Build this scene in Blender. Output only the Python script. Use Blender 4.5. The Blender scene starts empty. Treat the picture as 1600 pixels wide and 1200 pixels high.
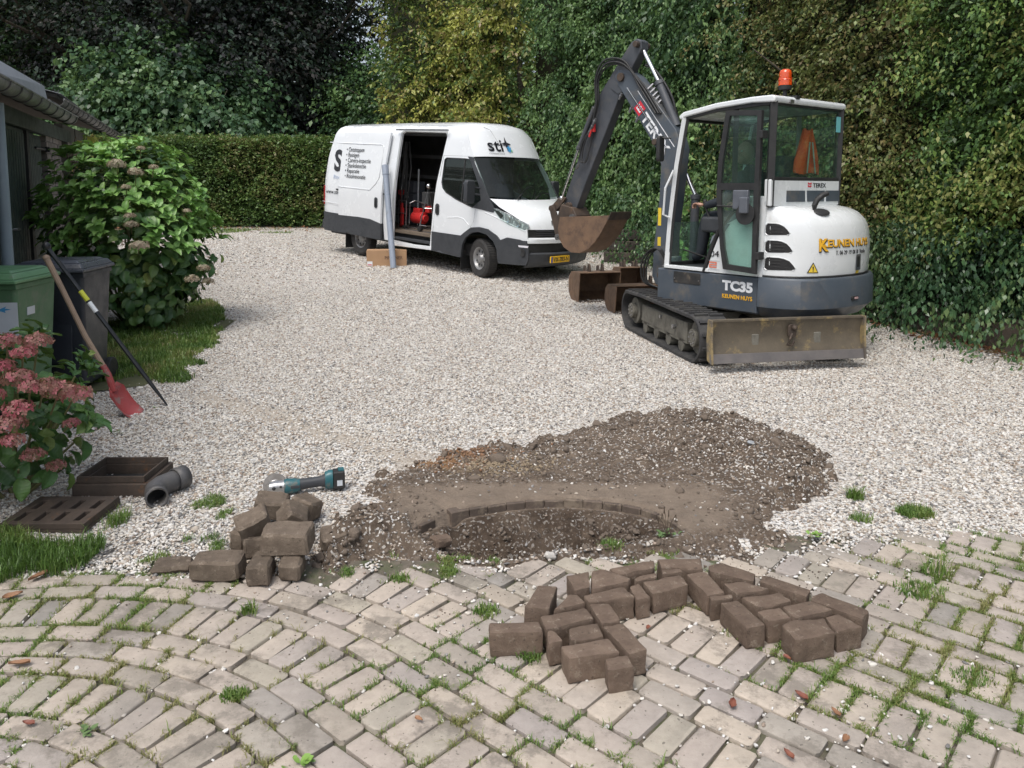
import bpy, bmesh, math, random
import numpy as np
from mathutils import Vector, Matrix, noise, geometry
random.seed(7); rng = np.random.default_rng(7)
R = math.radians
S = bpy.context.scene
COL = S.collection
# ---------------------------------------------------------------- camera
cd = bpy.data.cameras.new('camera'); cam = bpy.data.objects.new('camera', cd); COL.objects.link(cam)
cam.location = (0, 0, 1.6); cam.rotation_euler = (R(84), 0, 0)
cd.sensor_width = 36; cd.lens = 27.675; cd.shift_y = -0.1086; cd.clip_start = .05; cd.clip_end = 600
S.camera = cam
# ---------------------------------------------------------------- sky and sun (soft, thinly overcast day)
SUN_EL, SUN_AZ = 62, -150          # azimuth from +Y towards +X
w = bpy.data.worlds.new('World'); S.world = w; w.use_nodes = True
nt = w.node_tree; bg = nt.nodes['Background']
sk = nt.nodes.new('ShaderNodeTexSky'); sk.sky_type = 'NISHITA'; sk.sun_disc = False
sk.sun_elevation = R(SUN_EL); sk.sun_rotation = R(SUN_AZ); sk.air_density = 1.0; sk.dust_density = 4.0; sk.ozone_density = .6
hs = nt.nodes.new('ShaderNodeHueSaturation'); hs.inputs['Saturation'].default_value = .55
nt.links.new(sk.outputs[0], hs.inputs['Color']); nt.links.new(hs.outputs[0], bg.inputs[0]); bg.inputs[1].default_value = .15
sd = bpy.data.lights.new('sun', 'SUN'); sd.energy = 1.35; sd.angle = R(24); sd.color = (1, .96, .9)
sun = bpy.data.objects.new('sun', sd); COL.objects.link(sun)
_d = Vector((math.sin(R(SUN_AZ)) * math.cos(R(SUN_EL)), math.cos(R(SUN_AZ)) * math.cos(R(SUN_EL)), math.sin(R(SUN_EL))))
sun.rotation_euler = _d.to_track_quat('Z', 'Y').to_euler(); sun.location = (0, 0, 20)
S.view_settings.view_transform = 'Standard'; S.view_settings.look = 'None'
S.view_settings.exposure = 0.42; S.view_settings.gamma = 1; S.view_settings.use_curve_mapping = False
S.render.engine = 'CYCLES'
S.cycles.max_bounces = 7; S.cycles.transparent_max_bounces = 16; S.cycles.diffuse_bounces = 3; S.cycles.glossy_bounces = 3

# ---------------------------------------------------------------- ground shape
def gz(y):                              # the yard is level near the house and rises gently behind the van
    t = min(max(y - 12.6, 0), 11.4)
    return .058 * t * min(1, t / 1.0 + .3) if t > 0 else 0.0
F_, TH, CYP = 1230., R(6), 426.3
def G(x, y, z=0.0):                     # survey point: place on the ground seen at a spot of the photograph
    u = (x - 800) / F_; v = (CYP - y) / F_
    dy = math.cos(TH) + v * math.sin(TH); dz = -math.sin(TH) + v * math.cos(TH)
    t = (z - 1.6) / dz
    return Vector((u * t, dy * t, z))

# ---------------------------------------------------------------- helpers: materials
def N(nt, typ, **k):
    n = nt.nodes.new(typ)
    for a, b in k.items():
        if a.startswith('i_'): n.inputs[a[2:].replace('_', ' ')].default_value = b
        else: setattr(n, a, b)
    return n
def L(nt, a, b): nt.links.new(a, b)
def rgb(c): return (c[0], c[1], c[2], 1)
def mixc(nt, fac, a, b, blend='MIX'):
    m = N(nt, 'ShaderNodeMix', data_type='RGBA', blend_type=blend)
    for s, v in ((0, fac), (6, a), (7, b)):
        if hasattr(v, 'is_linked') or hasattr(v, 'links'): L(nt, v, m.inputs[s])
        elif isinstance(v, (int, float)): m.inputs[s].default_value = v
        else: m.inputs[s].default_value = rgb(v)
    return m.outputs[2]
def ramp(nt, fac, stops):
    r = N(nt, 'ShaderNodeValToRGB'); L(nt, fac, r.inputs[0]); e = r.color_ramp.elements
    while len(e) < len(stops): e.new(.5)
    for q, (p, c) in zip(e, stops):
        q.position = p; q.color = rgb(c) if not isinstance(c, (int, float)) else (c, c, c, 1)
    return r.outputs[0]
def noi(nt, co, scale, detail=5, rough=.6, out=0, **k):
    n = N(nt, 'ShaderNodeTexNoise'); n.inputs['Scale'].default_value = scale; n.inputs['Detail'].default_value = detail
    n.inputs['Roughness'].default_value = rough; L(nt, co, n.inputs['Vector']); return n.outputs[out]
def newmat(name):
    m = bpy.data.materials.new(name); m.use_nodes = True; t = m.node_tree
    b = t.nodes['Principled BSDF']; co = N(t, 'ShaderNodeTexCoord'); return m, t, b, co.outputs['Object']
def bump(nt, b, h, strength, dist=.01):
    n = N(nt, 'ShaderNodeBump'); n.inputs['Strength'].default_value = strength; n.inputs['Distance'].default_value = dist
    L(nt, h, n.inputs['Height']); L(nt, n.outputs[0], b.inputs['Normal'])
MATS = {}; LEAFGAIN = 2.15
def pm(name, c, c2=None, scale=8, rough=.5, metal=0, rv=.12, bmp=0, bs=60, coat=0, dirt=None, dscale=3, dpos=.55, dwid=.12, spec=.5, ovar=0):
    """painted / plain surface: colour with mild variation, optional dirt patches, uneven gloss, fine relief"""
    if name in MATS: return MATS[name]
    m, t, b, co = newmat(name)
    c2 = c2 or tuple(x * .86 for x in c)
    n1 = noi(t, co, scale, 6, .65)
    col = ramp(t, n1, [(.35, c), (.68, c2)])
    if ovar:
        oi = N(t, 'ShaderNodeObjectInfo'); mr = N(t, 'ShaderNodeMapRange'); L(t, oi.outputs['Random'], mr.inputs[0])
        mr.inputs[3].default_value = 1 - ovar; mr.inputs[4].default_value = 1 + ovar
        hv = N(t, 'ShaderNodeHueSaturation'); L(t, mr.outputs[0], hv.inputs['Value']); L(t, col, hv.inputs['Color']); col = hv.outputs[0]
    if dirt:
        n2 = noi(t, co, dscale, 8, .7)
        col = mixc(t, ramp(t, n2, [(dpos, 0.), (dpos + dwid, 1.)]), col, dirt)
    L(t, col, b.inputs['Base Color'])
    n3 = noi(t, co, scale * 2.3, 5, .6)
    mr = N(t, 'ShaderNodeMapRange'); L(t, n3, mr.inputs[0]); mr.inputs[1].default_value = .3; mr.inputs[2].default_value = .7
    mr.inputs[3].default_value = max(.02, rough - rv); mr.inputs[4].default_value = min(1, rough + rv); L(t, mr.outputs[0], b.inputs['Roughness'])
    b.inputs['Metallic'].default_value = metal; b.inputs['Coat Weight'].default_value = coat; b.inputs['Coat Roughness'].default_value = .08
    b.inputs['Specular IOR Level'].default_value = spec
    if bmp: bump(t, b, noi(t, co, bs, 6, .7), bmp, .006)
    MATS[name] = m; return m
def glassm(name, tint, dens=.0, rough=.02, dust=.06):
    if name in MATS: return MATS[name]
    m, t, b, co = newmat(name); t.nodes.remove(b); out = t.nodes['Material Output']
    tr = N(t, 'ShaderNodeBsdfTransparent'); tr.inputs[0].default_value = rgb(tint)
    gl = N(t, 'ShaderNodeBsdfGlossy'); gl.inputs['Roughness'].default_value = rough; gl.inputs[0].default_value = (.95, 1, .98, 1)
    ge = N(t, 'ShaderNodeNewGeometry'); dt = N(t, 'ShaderNodeVectorMath', operation='DOT_PRODUCT'); L(t, ge.outputs['Incoming'], dt.inputs[0]); L(t, ge.outputs['Normal'], dt.inputs[1])
    ab = N(t, 'ShaderNodeMath', operation='ABSOLUTE'); L(t, dt.outputs['Value'], ab.inputs[0]); om = N(t, 'ShaderNodeMath', operation='SUBTRACT'); om.inputs[0].default_value = 1; L(t, ab.outputs[0], om.inputs[1])
    pw = N(t, 'ShaderNodeMath', operation='POWER'); L(t, om.outputs[0], pw.inputs[0]); pw.inputs[1].default_value = 5; fr = N(t, 'ShaderNodeMath', operation='MULTIPLY_ADD'); L(t, pw.outputs[0], fr.inputs[0]); fr.inputs[1].default_value = .95; fr.inputs[2].default_value = .045
    mx = N(t, 'ShaderNodeMixShader'); L(t, fr.outputs[0], mx.inputs[0]); L(t, tr.outputs[0], mx.inputs[1]); L(t, gl.outputs[0], mx.inputs[2])
    df = N(t, 'ShaderNodeBsdfDiffuse'); df.inputs[0].default_value = (.5, .55, .5, 1)
    mm = N(t, 'ShaderNodeMath', operation='MULTIPLY'); L(t, noi(t, co, 5, 6), mm.inputs[0]); mm.inputs[1].default_value = dust
    m2 = N(t, 'ShaderNodeMixShader'); L(t, mm.outputs[0], m2.inputs[0]); L(t, mx.outputs[0], m2.inputs[1]); L(t, df.outputs[0], m2.inputs[2])
    L(t, m2.outputs[0], out.inputs['Surface']); MATS[name] = m; return m
def leafm(name, cols, rough=.42, trans=.25, spec=.4):
    """leaf: colour chosen leaf by leaf from the palette (attribute 'tint', 0..1), light shining through"""
    m, t, b, co = newmat(name); out = t.nodes['Material Output']
    at = N(t, 'ShaderNodeAttribute', attribute_name='tint')
    k = len(cols); cols = [tuple(min(.8, v * (LEAFGAIN if not name.startswith('grass') and 'petals' not in name and 'fallen' not in name else 1.25 if name.startswith('grass') else 1)) for v in c) for c in cols]
    col = ramp(t, at.outputs['Fac'], [(i / max(1, k - 1), c) for i, c in enumerate(cols)])
    n1 = noi(t, co, 35, 3); col = mixc(t, .35, col, ramp(t, n1, [(.35, (.5, .5, .5)), (.65, (1, 1, 1))]), 'MULTIPLY')
    L(t, col, b.inputs['Base Color']); b.inputs['Roughness'].default_value = rough; b.inputs['Specular IOR Level'].default_value = spec
    tl = N(t, 'ShaderNodeBsdfTranslucent'); tc = mixc(t, .5, col, (.25, .35, .04), 'MIX'); L(t, mixc(t, .6, tc, col), tl.inputs[0])
    mx = N(t, 'ShaderNodeMixShader'); mx.inputs[0].default_value = trans
    L(t, b.outputs[0], mx.inputs[1]); L(t, tl.outputs[0], mx.inputs[2]); L(t, mx.outputs[0], out.inputs['Surface'])
    MATS[name] = m; return m

# ---------------------------------------------------------------- helpers: objects
def tag(o, label=None, cat=None, group=None, kind=None):
    if label: o['label'] = label
    if cat: o['category'] = cat
    if group: o['group'] = group
    if kind: o['kind'] = kind
    return o
def empty(name, loc, rot=(0, 0, 0), label=None, cat=None, group=None):
    o = bpy.data.objects.new(name, None); COL.objects.link(o); o.location = loc; o.rotation_euler = rot
    o.empty_display_size = .1; tag(o, label, cat, group); bpy.context.view_layer.update(); return o
def mesh_obj(name, me, mats, parent=None):
    o = bpy.data.objects.new(name, me); COL.objects.link(o)
    if not isinstance(mats, (list, tuple)): mats = [mats]
    for m in mats: me.materials.append(m)
    if parent: o.parent = parent
    return o
def np_mesh(name, V, Fq, mats, parent=None, tint=None, smooth=False):
    """fast mesh from arrays; Fq: (n,3) or (n,4) indices; tint: per-face number"""
    V = np.asarray(V, np.float32).reshape(-1, 3); Fq = np.asarray(Fq, np.int32); k = Fq.shape[1]; n = len(Fq)
    me = bpy.data.meshes.new(name); me.vertices.add(len(V)); me.vertices.foreach_set('co', V.ravel())
    me.loops.add(n * k); me.loops.foreach_set('vertex_index', Fq.ravel()); me.polygons.add(n)
    me.polygons.foreach_set('loop_start', np.arange(0, n * k, k, dtype=np.int32))
    if smooth: me.polygons.foreach_set('use_smooth', np.ones(n, bool))
    me.update(calc_edges=True)
    if tint is not None:
        a = me.attributes.new('tint', 'FLOAT', 'FACE'); a.data.foreach_set('value', np.asarray(tint, np.float32))
    return mesh_obj(name, me, mats, parent)
def fr(o, x, y=None, z=None):
    """frame matrix with origin o and axes x, y, z (columns)"""
    x = Vector(x).normalized(); y = Vector(y).normalized(); z = Vector(z).normalized() if z else x.cross(y)
    return Matrix(((x.x, y.x, z.x, o[0]), (x.y, y.y, z.y, o[1]), (x.z, y.z, z.z, o[2]), (0, 0, 0, 1)))
def T(x, y, z): return Matrix.Translation((x, y, z))
def RX(a): return Matrix.Rotation(R(a), 4, 'X')
def RY(a): return Matrix.Rotation(R(a), 4, 'Y')
def RZ(a): return Matrix.Rotation(R(a), 4, 'Z')
class MB:
    def __init__(s, M=None): s.b = bmesh.new(); s.M = M or Matrix.Identity(4)
    def add(s, vs, fs, M=None, mi=0):
        M = s.M @ (M or Matrix.Identity(4)); vv = [s.b.verts.new(M @ Vector(v)) for v in vs]
        for f in fs:
            try: q = s.b.faces.new([vv[i] for i in f]); q.material_index = mi
            except ValueError: pass
        return s
    def box(s, c, d, M=None, mi=0, taper=1.0):
        x, y, z = d[0] / 2, d[1] / 2, d[2] / 2; k = taper
        vs = [(-x, -y, -z), (x, -y, -z), (x, y, -z), (-x, y, -z), (-x * k, -y * k, z), (x * k, -y * k, z), (x * k, y * k, z), (-x * k, y * k, z)]
        m = T(*c) @ (M or Matrix.Identity(4))
        return s.add(vs, [(3, 2, 1, 0), (4, 5, 6, 7), (0, 1, 5, 4), (1, 2, 6, 5), (2, 3, 7, 6), (3, 0, 4, 7)], m, mi)
    def prism(s, poly, a, b, M=None, mi=0, top=None):
        """polygon in xy, extruded from z=a to z=b (top polygon may differ)"""
        n = len(poly); tp = top or poly
        vs = [(p[0], p[1], a) for p in poly] + [(p[0], p[1], b) for p in tp]
        ar = sum(poly[i][0] * poly[(i + 1) % n][1] - poly[(i + 1) % n][0] * poly[i][1] for i in range(n))
        fs = [tuple(range(n))[::-1], tuple(range(n, 2 * n))] + [(i, (i + 1) % n, n + (i + 1) % n, n + i) for i in range(n)]
        if ar < 0: fs = [f[::-1] for f in fs]
        return s.add(vs, fs, M, mi)
    def lathe(s, prof, M=None, seg=20, mi=0, caps=False):
        """profile of (r, z) round z"""
        vs = []; fs = []; n = len(prof)
        for r, z in prof:
            for k in range(seg): a = 2 * math.pi * k / seg; vs.append((r * math.cos(a), r * math.sin(a), z))
        for i in range(n - 1):
            for k in range(seg): k2 = (k + 1) % seg; fs.append((i * seg + k, i * seg + k2, (i + 1) * seg + k2, (i + 1) * seg + k))
        if caps and prof[0][0] > 1e-6: fs.append(tuple(range(seg))[::-1])
        if caps and prof[-1][0] > 1e-6: fs.append(tuple(range((n - 1) * seg, n * seg)))
        return s.add(vs, fs, M, mi)
    def cyl(s, p, q, r, r2=None, seg=14, mi=0):
        p, q = Vector(p), Vector(q); d = q - p; M = T(*p) @ d.to_track_quat('Z', 'Y').to_matrix().to_4x4()
        return s.lathe([(r, 0), (r if r2 is None else r2, d.length)], M, seg, mi, True)
    def tube(s, pts, r, seg=8, mi=0, closed=False):
        pts = [Vector(p) for p in pts]; n = len(pts); vs = []; fs = []
        rr = r if isinstance(r, (list, tuple)) else [r] * n; up = Vector((.01, .02, 1))
        for i, p in enumerate(pts):
            a = pts[(i - 1) % n] if (i or closed) else p; c = pts[(i + 1) % n] if (i < n - 1 or closed) else p
            t = (c - a).normalized(); x = t.cross(up)
            if x.length < .05: x = t.cross(Vector((1, 0, 0)))
            x.normalize(); y = x.cross(t)
            for k in range(seg): an = 2 * math.pi * k / seg; vs.append(p + (x * math.cos(an) + y * math.sin(an)) * rr[i])
        for i in range(n if closed else n - 1):
            j = (i + 1) % n
            for k in range(seg): k2 = (k + 1) % seg; fs.append((i * seg + k2, i * seg + k, j * seg + k, j * seg + k2))
        if not closed: fs += [tuple(range(seg)), tuple(range((n - 1) * seg, n * seg))[::-1]]
        return s.add(vs, fs, None, mi)
    def ball(s, c, r, M=None, seg=14, rings=9, mi=0):
        rx = r if isinstance(r, (tuple, list)) else (r, r, r)
        prof = [(math.sin(math.pi * i / rings), -math.cos(math.pi * i / rings)) for i in range(rings + 1)]
        return s.lathe([(max(0, a), b) for a, b in prof], T(*c) @ (M or Matrix.Identity(4)) @ Matrix.Diagonal((rx[0], rx[1], rx[2], 1)), seg, mi)
    def grid(s, P, mi=0, flip=False):
        """P[i][j] grid of points"""
        n, m = len(P), len(P[0]); vs = [p for row in P for p in row]
        fs = [(i * m + j, i * m + j + 1, (i + 1) * m + j + 1, (i + 1) * m + j) for i in range(n - 1) for j in range(m - 1)]
        if flip: fs = [f[::-1] for f in fs]
        return s.add(vs, fs, None, mi)
    def panel(s, outline, holes=(), fn=None, step=.12, thick=0, mi=0, flip=False, arc=True):
        """flat outline with holes, filled with a constrained triangulation and bent by fn(x, y) -> point"""
        pts = []; edges = []
        def ring(r):
            b0 = len(pts); out = []
            for i, p in enumerate(r):
                q = r[(i + 1) % len(r)]; d = math.hypot(q[0] - p[0], q[1] - p[1]); k = max(1, int(math.ceil(d / step)))
                for j in range(k): out.append((p[0] + (q[0] - p[0]) * j / k, p[1] + (q[1] - p[1]) * j / k))
            pts.extend(out); n = len(out); edges.extend([(b0 + i, b0 + (i + 1) % n) for i in range(n)]); return out
        o = ring(outline); hs_ = [ring(h) for h in holes]
        def inside(p, poly):
            c = False; n = len(poly)
            for i in range(n):
                a, b_ = poly[i], poly[i - 1]
                if (a[1] > p[1]) != (b_[1] > p[1]) and p[0] < (b_[0] - a[0]) * (p[1] - a[1]) / (b_[1] - a[1]) + a[0]: c = not c
            return c
        allp = list(pts); xs = [p[0] for p in o]; ys = [p[1] for p in o]
        nx = int((max(xs) - min(xs)) / step); ny = int((max(ys) - min(ys)) / step)
        for i in range(nx + 1):
            for j in range(ny + 1):
                p = (min(xs) + (i + .5 + .2 * (j % 2)) * step, min(ys) + (j + .5) * step)
                if inside(p, o) and not any(inside(p, h) for h in hs_) and min((p[0] - a[0]) ** 2 + (p[1] - a[1]) ** 2 for a in pts) > (step * .4) ** 2: allp.append(p)
        v, e, f, *_ = geometry.delaunay_2d_cdt([Vector(p) for p in allp], edges, [], 0, 1e-6)
        tri = []
        for q in f:
            c = (sum(v[i][0] for i in q) / len(q), sum(v[i][1] for i in q) / len(q))
            if inside(c, o) and not any(inside(c, h) for h in hs_): tri.append(tuple(q) if not flip else tuple(q)[::-1])
        fn = fn or (lambda x, y: (x, y, 0))
        if not thick: return s.add([fn(*p) for p in v], tri, None, mi)
        P0 = [Vector(fn(*p)) for p in v]; nv = len(P0); nr = Vector((0, 0, 0))
        nrm = [Vector((0, 0, 0)) for _ in P0]
        for q in tri:
            k = (P0[q[1]] - P0[q[0]]).cross(P0[q[2]] - P0[q[0]])
            for i in q: nrm[i] += k
        P1 = [p - (n_.normalized() if n_.length > 0 else n_) * thick for p, n_ in zip(P0, nrm)]
        cnt = {}
        for q in tri:
            for i in range(len(q)): a, b_ = q[i], q[(i + 1) % len(q)]; cnt[(a, b_)] = 1
        side = [(b_, a, nv + a, nv + b_) for (a, b_) in cnt if (b_, a) not in cnt]
        return s.add(P0 + P1, tri + [tuple(nv + i for i in q)[::-1] for q in tri] + side, None, mi)
    def build(s, name, mats, parent=None, bevel=0, smooth=35, seg=2, sub=0):
        b = s.b
        if bevel or smooth: bmesh.ops.remove_doubles(b, verts=b.verts, dist=1e-5)
        me = bpy.data.meshes.new(name); b.to_mesh(me); b.free()
        if smooth:
            me.polygons.foreach_set('use_smooth', [True] * len(me.polygons)); me.set_sharp_from_angle(angle=R(smooth))
        o = mesh_obj(name, me, mats, parent)
        if bevel:
            q = o.modifiers.new('bevel', 'BEVEL'); q.width = bevel; q.segments = seg; q.limit_method = 'ANGLE'; q.angle_limit = R(35); q.harden_normals = True
        if sub:
            q = o.modifiers.new('sub', 'SUBSURF'); q.levels = q.render_levels = sub
        return o
def rrect(x0, y0, x1, y1, r, n=4):
    out = []
    for cx, cy, a0 in ((x1 - r, y0 + r, -90), (x1 - r, y1 - r, 0), (x0 + r, y1 - r, 90), (x0 + r, y0 + r, 180)):
        for i in range(n + 1): a = R(a0 + 90 * i / n); out.append((cx + r * math.cos(a), cy + r * math.sin(a)))
    return out
def arc(cx, cy, r, a0, a1, n=10, ry=None):
    return [(cx + r * math.cos(R(a0 + (a1 - a0) * i / n)), cy + (ry or r) * math.sin(R(a0 + (a1 - a0) * i / n))) for i in range(n + 1)]
def text(s, size, M, mat, parent, name='lettering', bold=0., shear=0., width=None, align='LEFT', spacing=1.0, fn=None, ext=.0012):
    """lettering: raised letters of thin film, baseline along x of M; fn may bend it onto a surface"""
    c = bpy.data.curves.new(name, 'FONT'); c.body = s; c.size = size; c.offset = bold * size; c.shear = shear; c.align_x = align
    c.space_character = spacing; c.extrude = ext; c.resolution_u = 3
    o = bpy.data.objects.new('tmp', c); COL.objects.link(o); bpy.context.view_layer.update()
    dg = bpy.context.evaluated_depsgraph_get(); me = bpy.data.meshes.new_from_object(o.evaluated_get(dg))
    bpy.data.objects.remove(o); bpy.data.curves.remove(c)
    if width:
        xs = [v.co.x for v in me.vertices]; k = width / (max(xs) - min(xs))
        for v in me.vertices: v.co.x *= k
    for v in me.vertices: v.co = (M @ v.co) if fn is None else Vector(fn(v.co))
    me.name = name; me.materials.clear(); return mesh_obj(name, me, mat, parent)
def copy_tree(o, parent=None):
    c = o.copy(); COL.objects.link(c); c.parent = parent
    for ch in list(o.children): copy_tree(ch, c)
    return c

# ---------------------------------------------------------------- shared materials
WHITE = pm('white_paint', (.74, .77, .78), (.70, .73, .745), 2.5, .28, coat=.5, rv=.06, dirt=(.48, .46, .41), dscale=2.6, dpos=.58, dwid=.3)
VANW = pm('van_white', (.76, .79, .81), (.73, .76, .785), 2, .25, coat=.6, rv=.05)
DARKPL = pm('dark_plastic', (.035, .039, .045), (.05, .054, .06), 6, .55, bmp=.15, bs=300)
BLACK = pm('black_rubber', (.016, .017, .018), (.03, .03, .03), 9, .6)
TYRE = pm('tyre_rubber', (.022, .022, .023), (.045, .043, .04), 12, .8, bmp=.3, bs=120)
STEEL = pm('bare_steel', (.42, .42, .43), (.3, .3, .3), 12, .35, metal=.9)
CHROME = pm('chrome_rod', (.75, .76, .78), (.68, .69, .7), 6, .14, metal=1, rv=.04)
GREYBL = pm('grey_blue_paint', (.062, .078, .098), (.085, .10, .12), 3, .42, dirt=(.17, .15, .12), dscale=3.2, dpos=.51, dwid=.22, bmp=.1, bs=90)
BOOMP = pm('boom_paint', (.052, .058, .068), (.08, .085, .095), 5, .45, dirt=(.13, .12, .105), dscale=4, dpos=.55, dwid=.25, bmp=.15, bs=70)
RUST = pm('rusty_steel', (.13, .085, .058), (.21, .13, .08), 5, .7, metal=.15, dirt=(.09, .06, .045), dscale=9, dpos=.5, dwid=.2, bmp=.5, bs=60)
RUSTD = pm('dark_rusty_steel', (.05, .04, .035), (.10, .07, .05), 6, .65, metal=.2, dirt=(.2, .11, .05), dscale=6, dpos=.62, dwid=.12, bmp=.4, bs=70)
MUD = pm('muddy_steel', (.13, .125, .105), (.19, .18, .15), 9, .85, dirt=(.07, .065, .055), dscale=7, dpos=.5, dwid=.2, bmp=.5, bs=60)
# ================================================================ GROUND
def smooth01(x): x = np.clip(x, 0, 1); return x * x * (3 - 2 * x)
def vnoise(x, y, sc, seed=0, octv=3):
    """value noise on numpy arrays"""
    out = np.zeros_like(x, dtype=float); amp = 1; tot = 0; s = sc
    for o in range(octv):
        X = x * s + 17.3 * seed + 5.1 * o; Y = y * s - 9.7 * seed + 3.3 * o
        xi = np.floor(X).astype(np.int64); yi = np.floor(Y).astype(np.int64); fx = X - xi; fy = Y - yi
        h = lambda a, b: (((a * 374761393 + b * 668265263 + seed * 974711) ^ ((a * 1274126177) >> 3)) * 1103515245 % 1000003) / 1000003.
        fx = fx * fx * (3 - 2 * fx); fy = fy * fy * (3 - 2 * fy)
        out += amp * ((h(xi, yi) * (1 - fx) + h(xi + 1, yi) * fx) * (1 - fy) + (h(xi, yi + 1) * (1 - fx) + h(xi + 1, yi + 1) * fx) * fy)
        tot += amp; amp *= .5; s *= 2.03
    return out / tot
GZ = np.vectorize(gz)
def inpoly(X, Y, poly):
    c = np.zeros(X.shape, bool); n = len(poly)
    for i in range(n):
        x1, y1 = poly[i][0], poly[i][1]; x2, y2 = poly[i - 1][0], poly[i - 1][1]
        m = ((y1 > Y) != (y2 > Y)) & (X < (x2 - x1) * (Y - y1) / ((y2 - y1) or 1e-9) + x1); c ^= m
    return c
def dpoly(X, Y, poly):
    d = np.full(X.shape, 1e9); n = len(poly)
    for i in range(n):
        ax, ay = poly[i][0], poly[i][1]; bx, by = poly[(i + 1) % n][0], poly[(i + 1) % n][1]; dx, dy = bx - ax, by - ay
        t = np.clip(((X - ax) * dx + (Y - ay) * dy) / (dx * dx + dy * dy), 0, 1); d = np.minimum(d, np.hypot(X - ax - t * dx, Y - ay - t * dy))
    return np.where(inpoly(X, Y, poly), d, -d)
def stone_cells(t, co, scale, pal, dark=(.10, .09, .08), gap=.56):
    """pebbles as voronoi cells: colour per pebble, dark gaps, height"""
    v = N(t, 'ShaderNodeTexVoronoi', feature='F1'); v.inputs['Scale'].default_value = scale; v.inputs['Randomness'].default_value = .95; L(t, co, v.inputs['Vector'])
    sp = N(t, 'ShaderNodeSeparateColor'); L(t, v.outputs['Color'], sp.inputs[0])
    pal = [tuple(v * .86 for v in c) for c in pal]; k = len(pal); st = [(i / k, c) for i, c in enumerate(pal)]
    r = ramp(t, sp.outputs[0], st); r.node.color_ramp.interpolation = 'CONSTANT'
    g = ramp(t, v.outputs['Distance'], [(gap, 1.), (gap + .22, 0.)])
    return mixc(t, g, dark, r), g, v.outputs['Distance']
PEB = [(.62, .6, .57), (.72, .71, .69), (.5, .46, .41), (.66, .65, .63), (.40, .33, .26), (.72, .69, .64), (.36, .34, .32), (.60, .56, .50), (.70, .67, .61), (.48, .42, .35), (.76, .74, .70), (.38, .30, .24), (.62, .6, .56), (.22, .21, .20), (.68, .63, .56)]; PEB[6] = (.30, .29, .28); PEB[13] = (.18, .175, .17); PEB[11] = (.34, .27, .215)
def gravel_mat():
    m, t, b, co = newmat('gravel')
    c1, g1, d1 = stone_cells(t, co, 62, PEB); c2, g2, d2 = stone_cells(t, co, 95, PEB[::-1])
    c = mixc(t, ramp(t, noi(t, co, 30, 2), [(.48, 0.), (.52, 1.)]), c1, c2)
    # dusty, trodden and mossy patches
    big = noi(t, co, .55, 5, .6); c = mixc(t, ramp(t, big, [(.5, 0.), (.72, .4)]), c, (.40, .37, .32))
    wn = N(t, 'ShaderNodeAttribute', attribute_name='worn'); mw = N(t, 'ShaderNodeMath', operation='MULTIPLY'); L(t, wn.outputs['Fac'], mw.inputs[0]); mw.inputs[1].default_value = .6; c = mixc(t, mw.outputs[0], c, (.34, .29, .23))
    mo = noi(t, co, 1.3, 7, .7); c = mixc(t, ramp(t, mo, [(.66, 0.), (.74, .5)]), c, (.12, .13, .06))
    L(t, c, b.inputs['Base Color']); b.inputs['Roughness'].default_value = .8
    bump(t, b, d1, -.6, .012); return m
def soil_mat():
    m, t, b, co = newmat('soil')
    at = N(t, 'ShaderNodeAttribute', attribute_name='kindmix')
    n1 = noi(t, co, 9, 8, .7); n2 = noi(t, co, 45, 6, .75)
    c = ramp(t, n1, [(.3, (.10, .078, .06)), (.5, (.15, .118, .092)), (.7, (.22, .178, .138))])
    c = mixc(t, .45, c, ramp(t, n2, [(.35, (.45, .42, .4)), (.65, (1.25, 1.2, 1.15))]), 'MULTIPLY')
    sep = N(t, 'ShaderNodeSeparateColor'); L(t, at.outputs['Color'], sep.inputs[0])
    c = mixc(t, sep.outputs[0], c, ramp(t, n1, [(.3, (.19, .15, .118)), (.7, (.27, .22, .172))]))       # dry smooth sandy soil
    c = mixc(t, sep.outputs[1], c, ramp(t, n1, [(.3, (.24, .115, .05)), (.7, (.33, .19, .09))]))       # orange sand
    c = mixc(t, at.outputs['Alpha'], c, mixc(t, .85, c, (.40, .37, .35), 'MULTIPLY'))        # shade of the pit painted in, plus random patches of darker turned soil
    v, g, d = stone_cells(t, co, 70, PEB); pick = ramp(t, noi(t, co, 70, 0), [(.60, 0.), (.62, 1.)])
    mu = N(t, 'ShaderNodeMath', operation='MULTIPLY'); L(t, g, mu.inputs[0]); L(t, pick, mu.inputs[1])
    inv = N(t, 'ShaderNodeMath', operation='MULTIPLY'); L(t, mu.outputs[0], inv.inputs[0]); L(t, sep.outputs[2], inv.inputs[1])
    c = mixc(t, inv.outputs[0], c, v)
    L(t, c, b.inputs['Base Color']); b.inputs['Roughness'].default_value = .95; b.inputs['Specular IOR Level'].default_value = .2
    bump(t, b, n2, .9, .02); return m
GRAVEL, SOIL = gravel_mat(), soil_mat()
EARTH = pm('earth', (.06, .045, .032), (.11, .08, .055), 6, .95, bmp=.8, bs=25, dirt=(.16, .09, .05), dscale=5, dpos=.5, dwid=.2)
# far ground sheet under everything, out to the horizon
ys = [-30, -6, 0, 2, 6, 12.6] + [13 + i for i in range(13)] + [40, 90, 260]; xs_ = [-260, -60, -25, -12, -8, -3.5]
g = MB()
def sheet(name, x0, x1, y0, y1, dz, nx, ys2, mat, kind='structure'):
    mb = MB(); mb.grid([[(x0 + (x1 - x0) * i / nx, y, gz(y) + dz) for y in ys2] for i in range(nx + 1)], flip=True)
    return tag(mb.build(name, mat, smooth=60), kind=kind)
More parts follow.
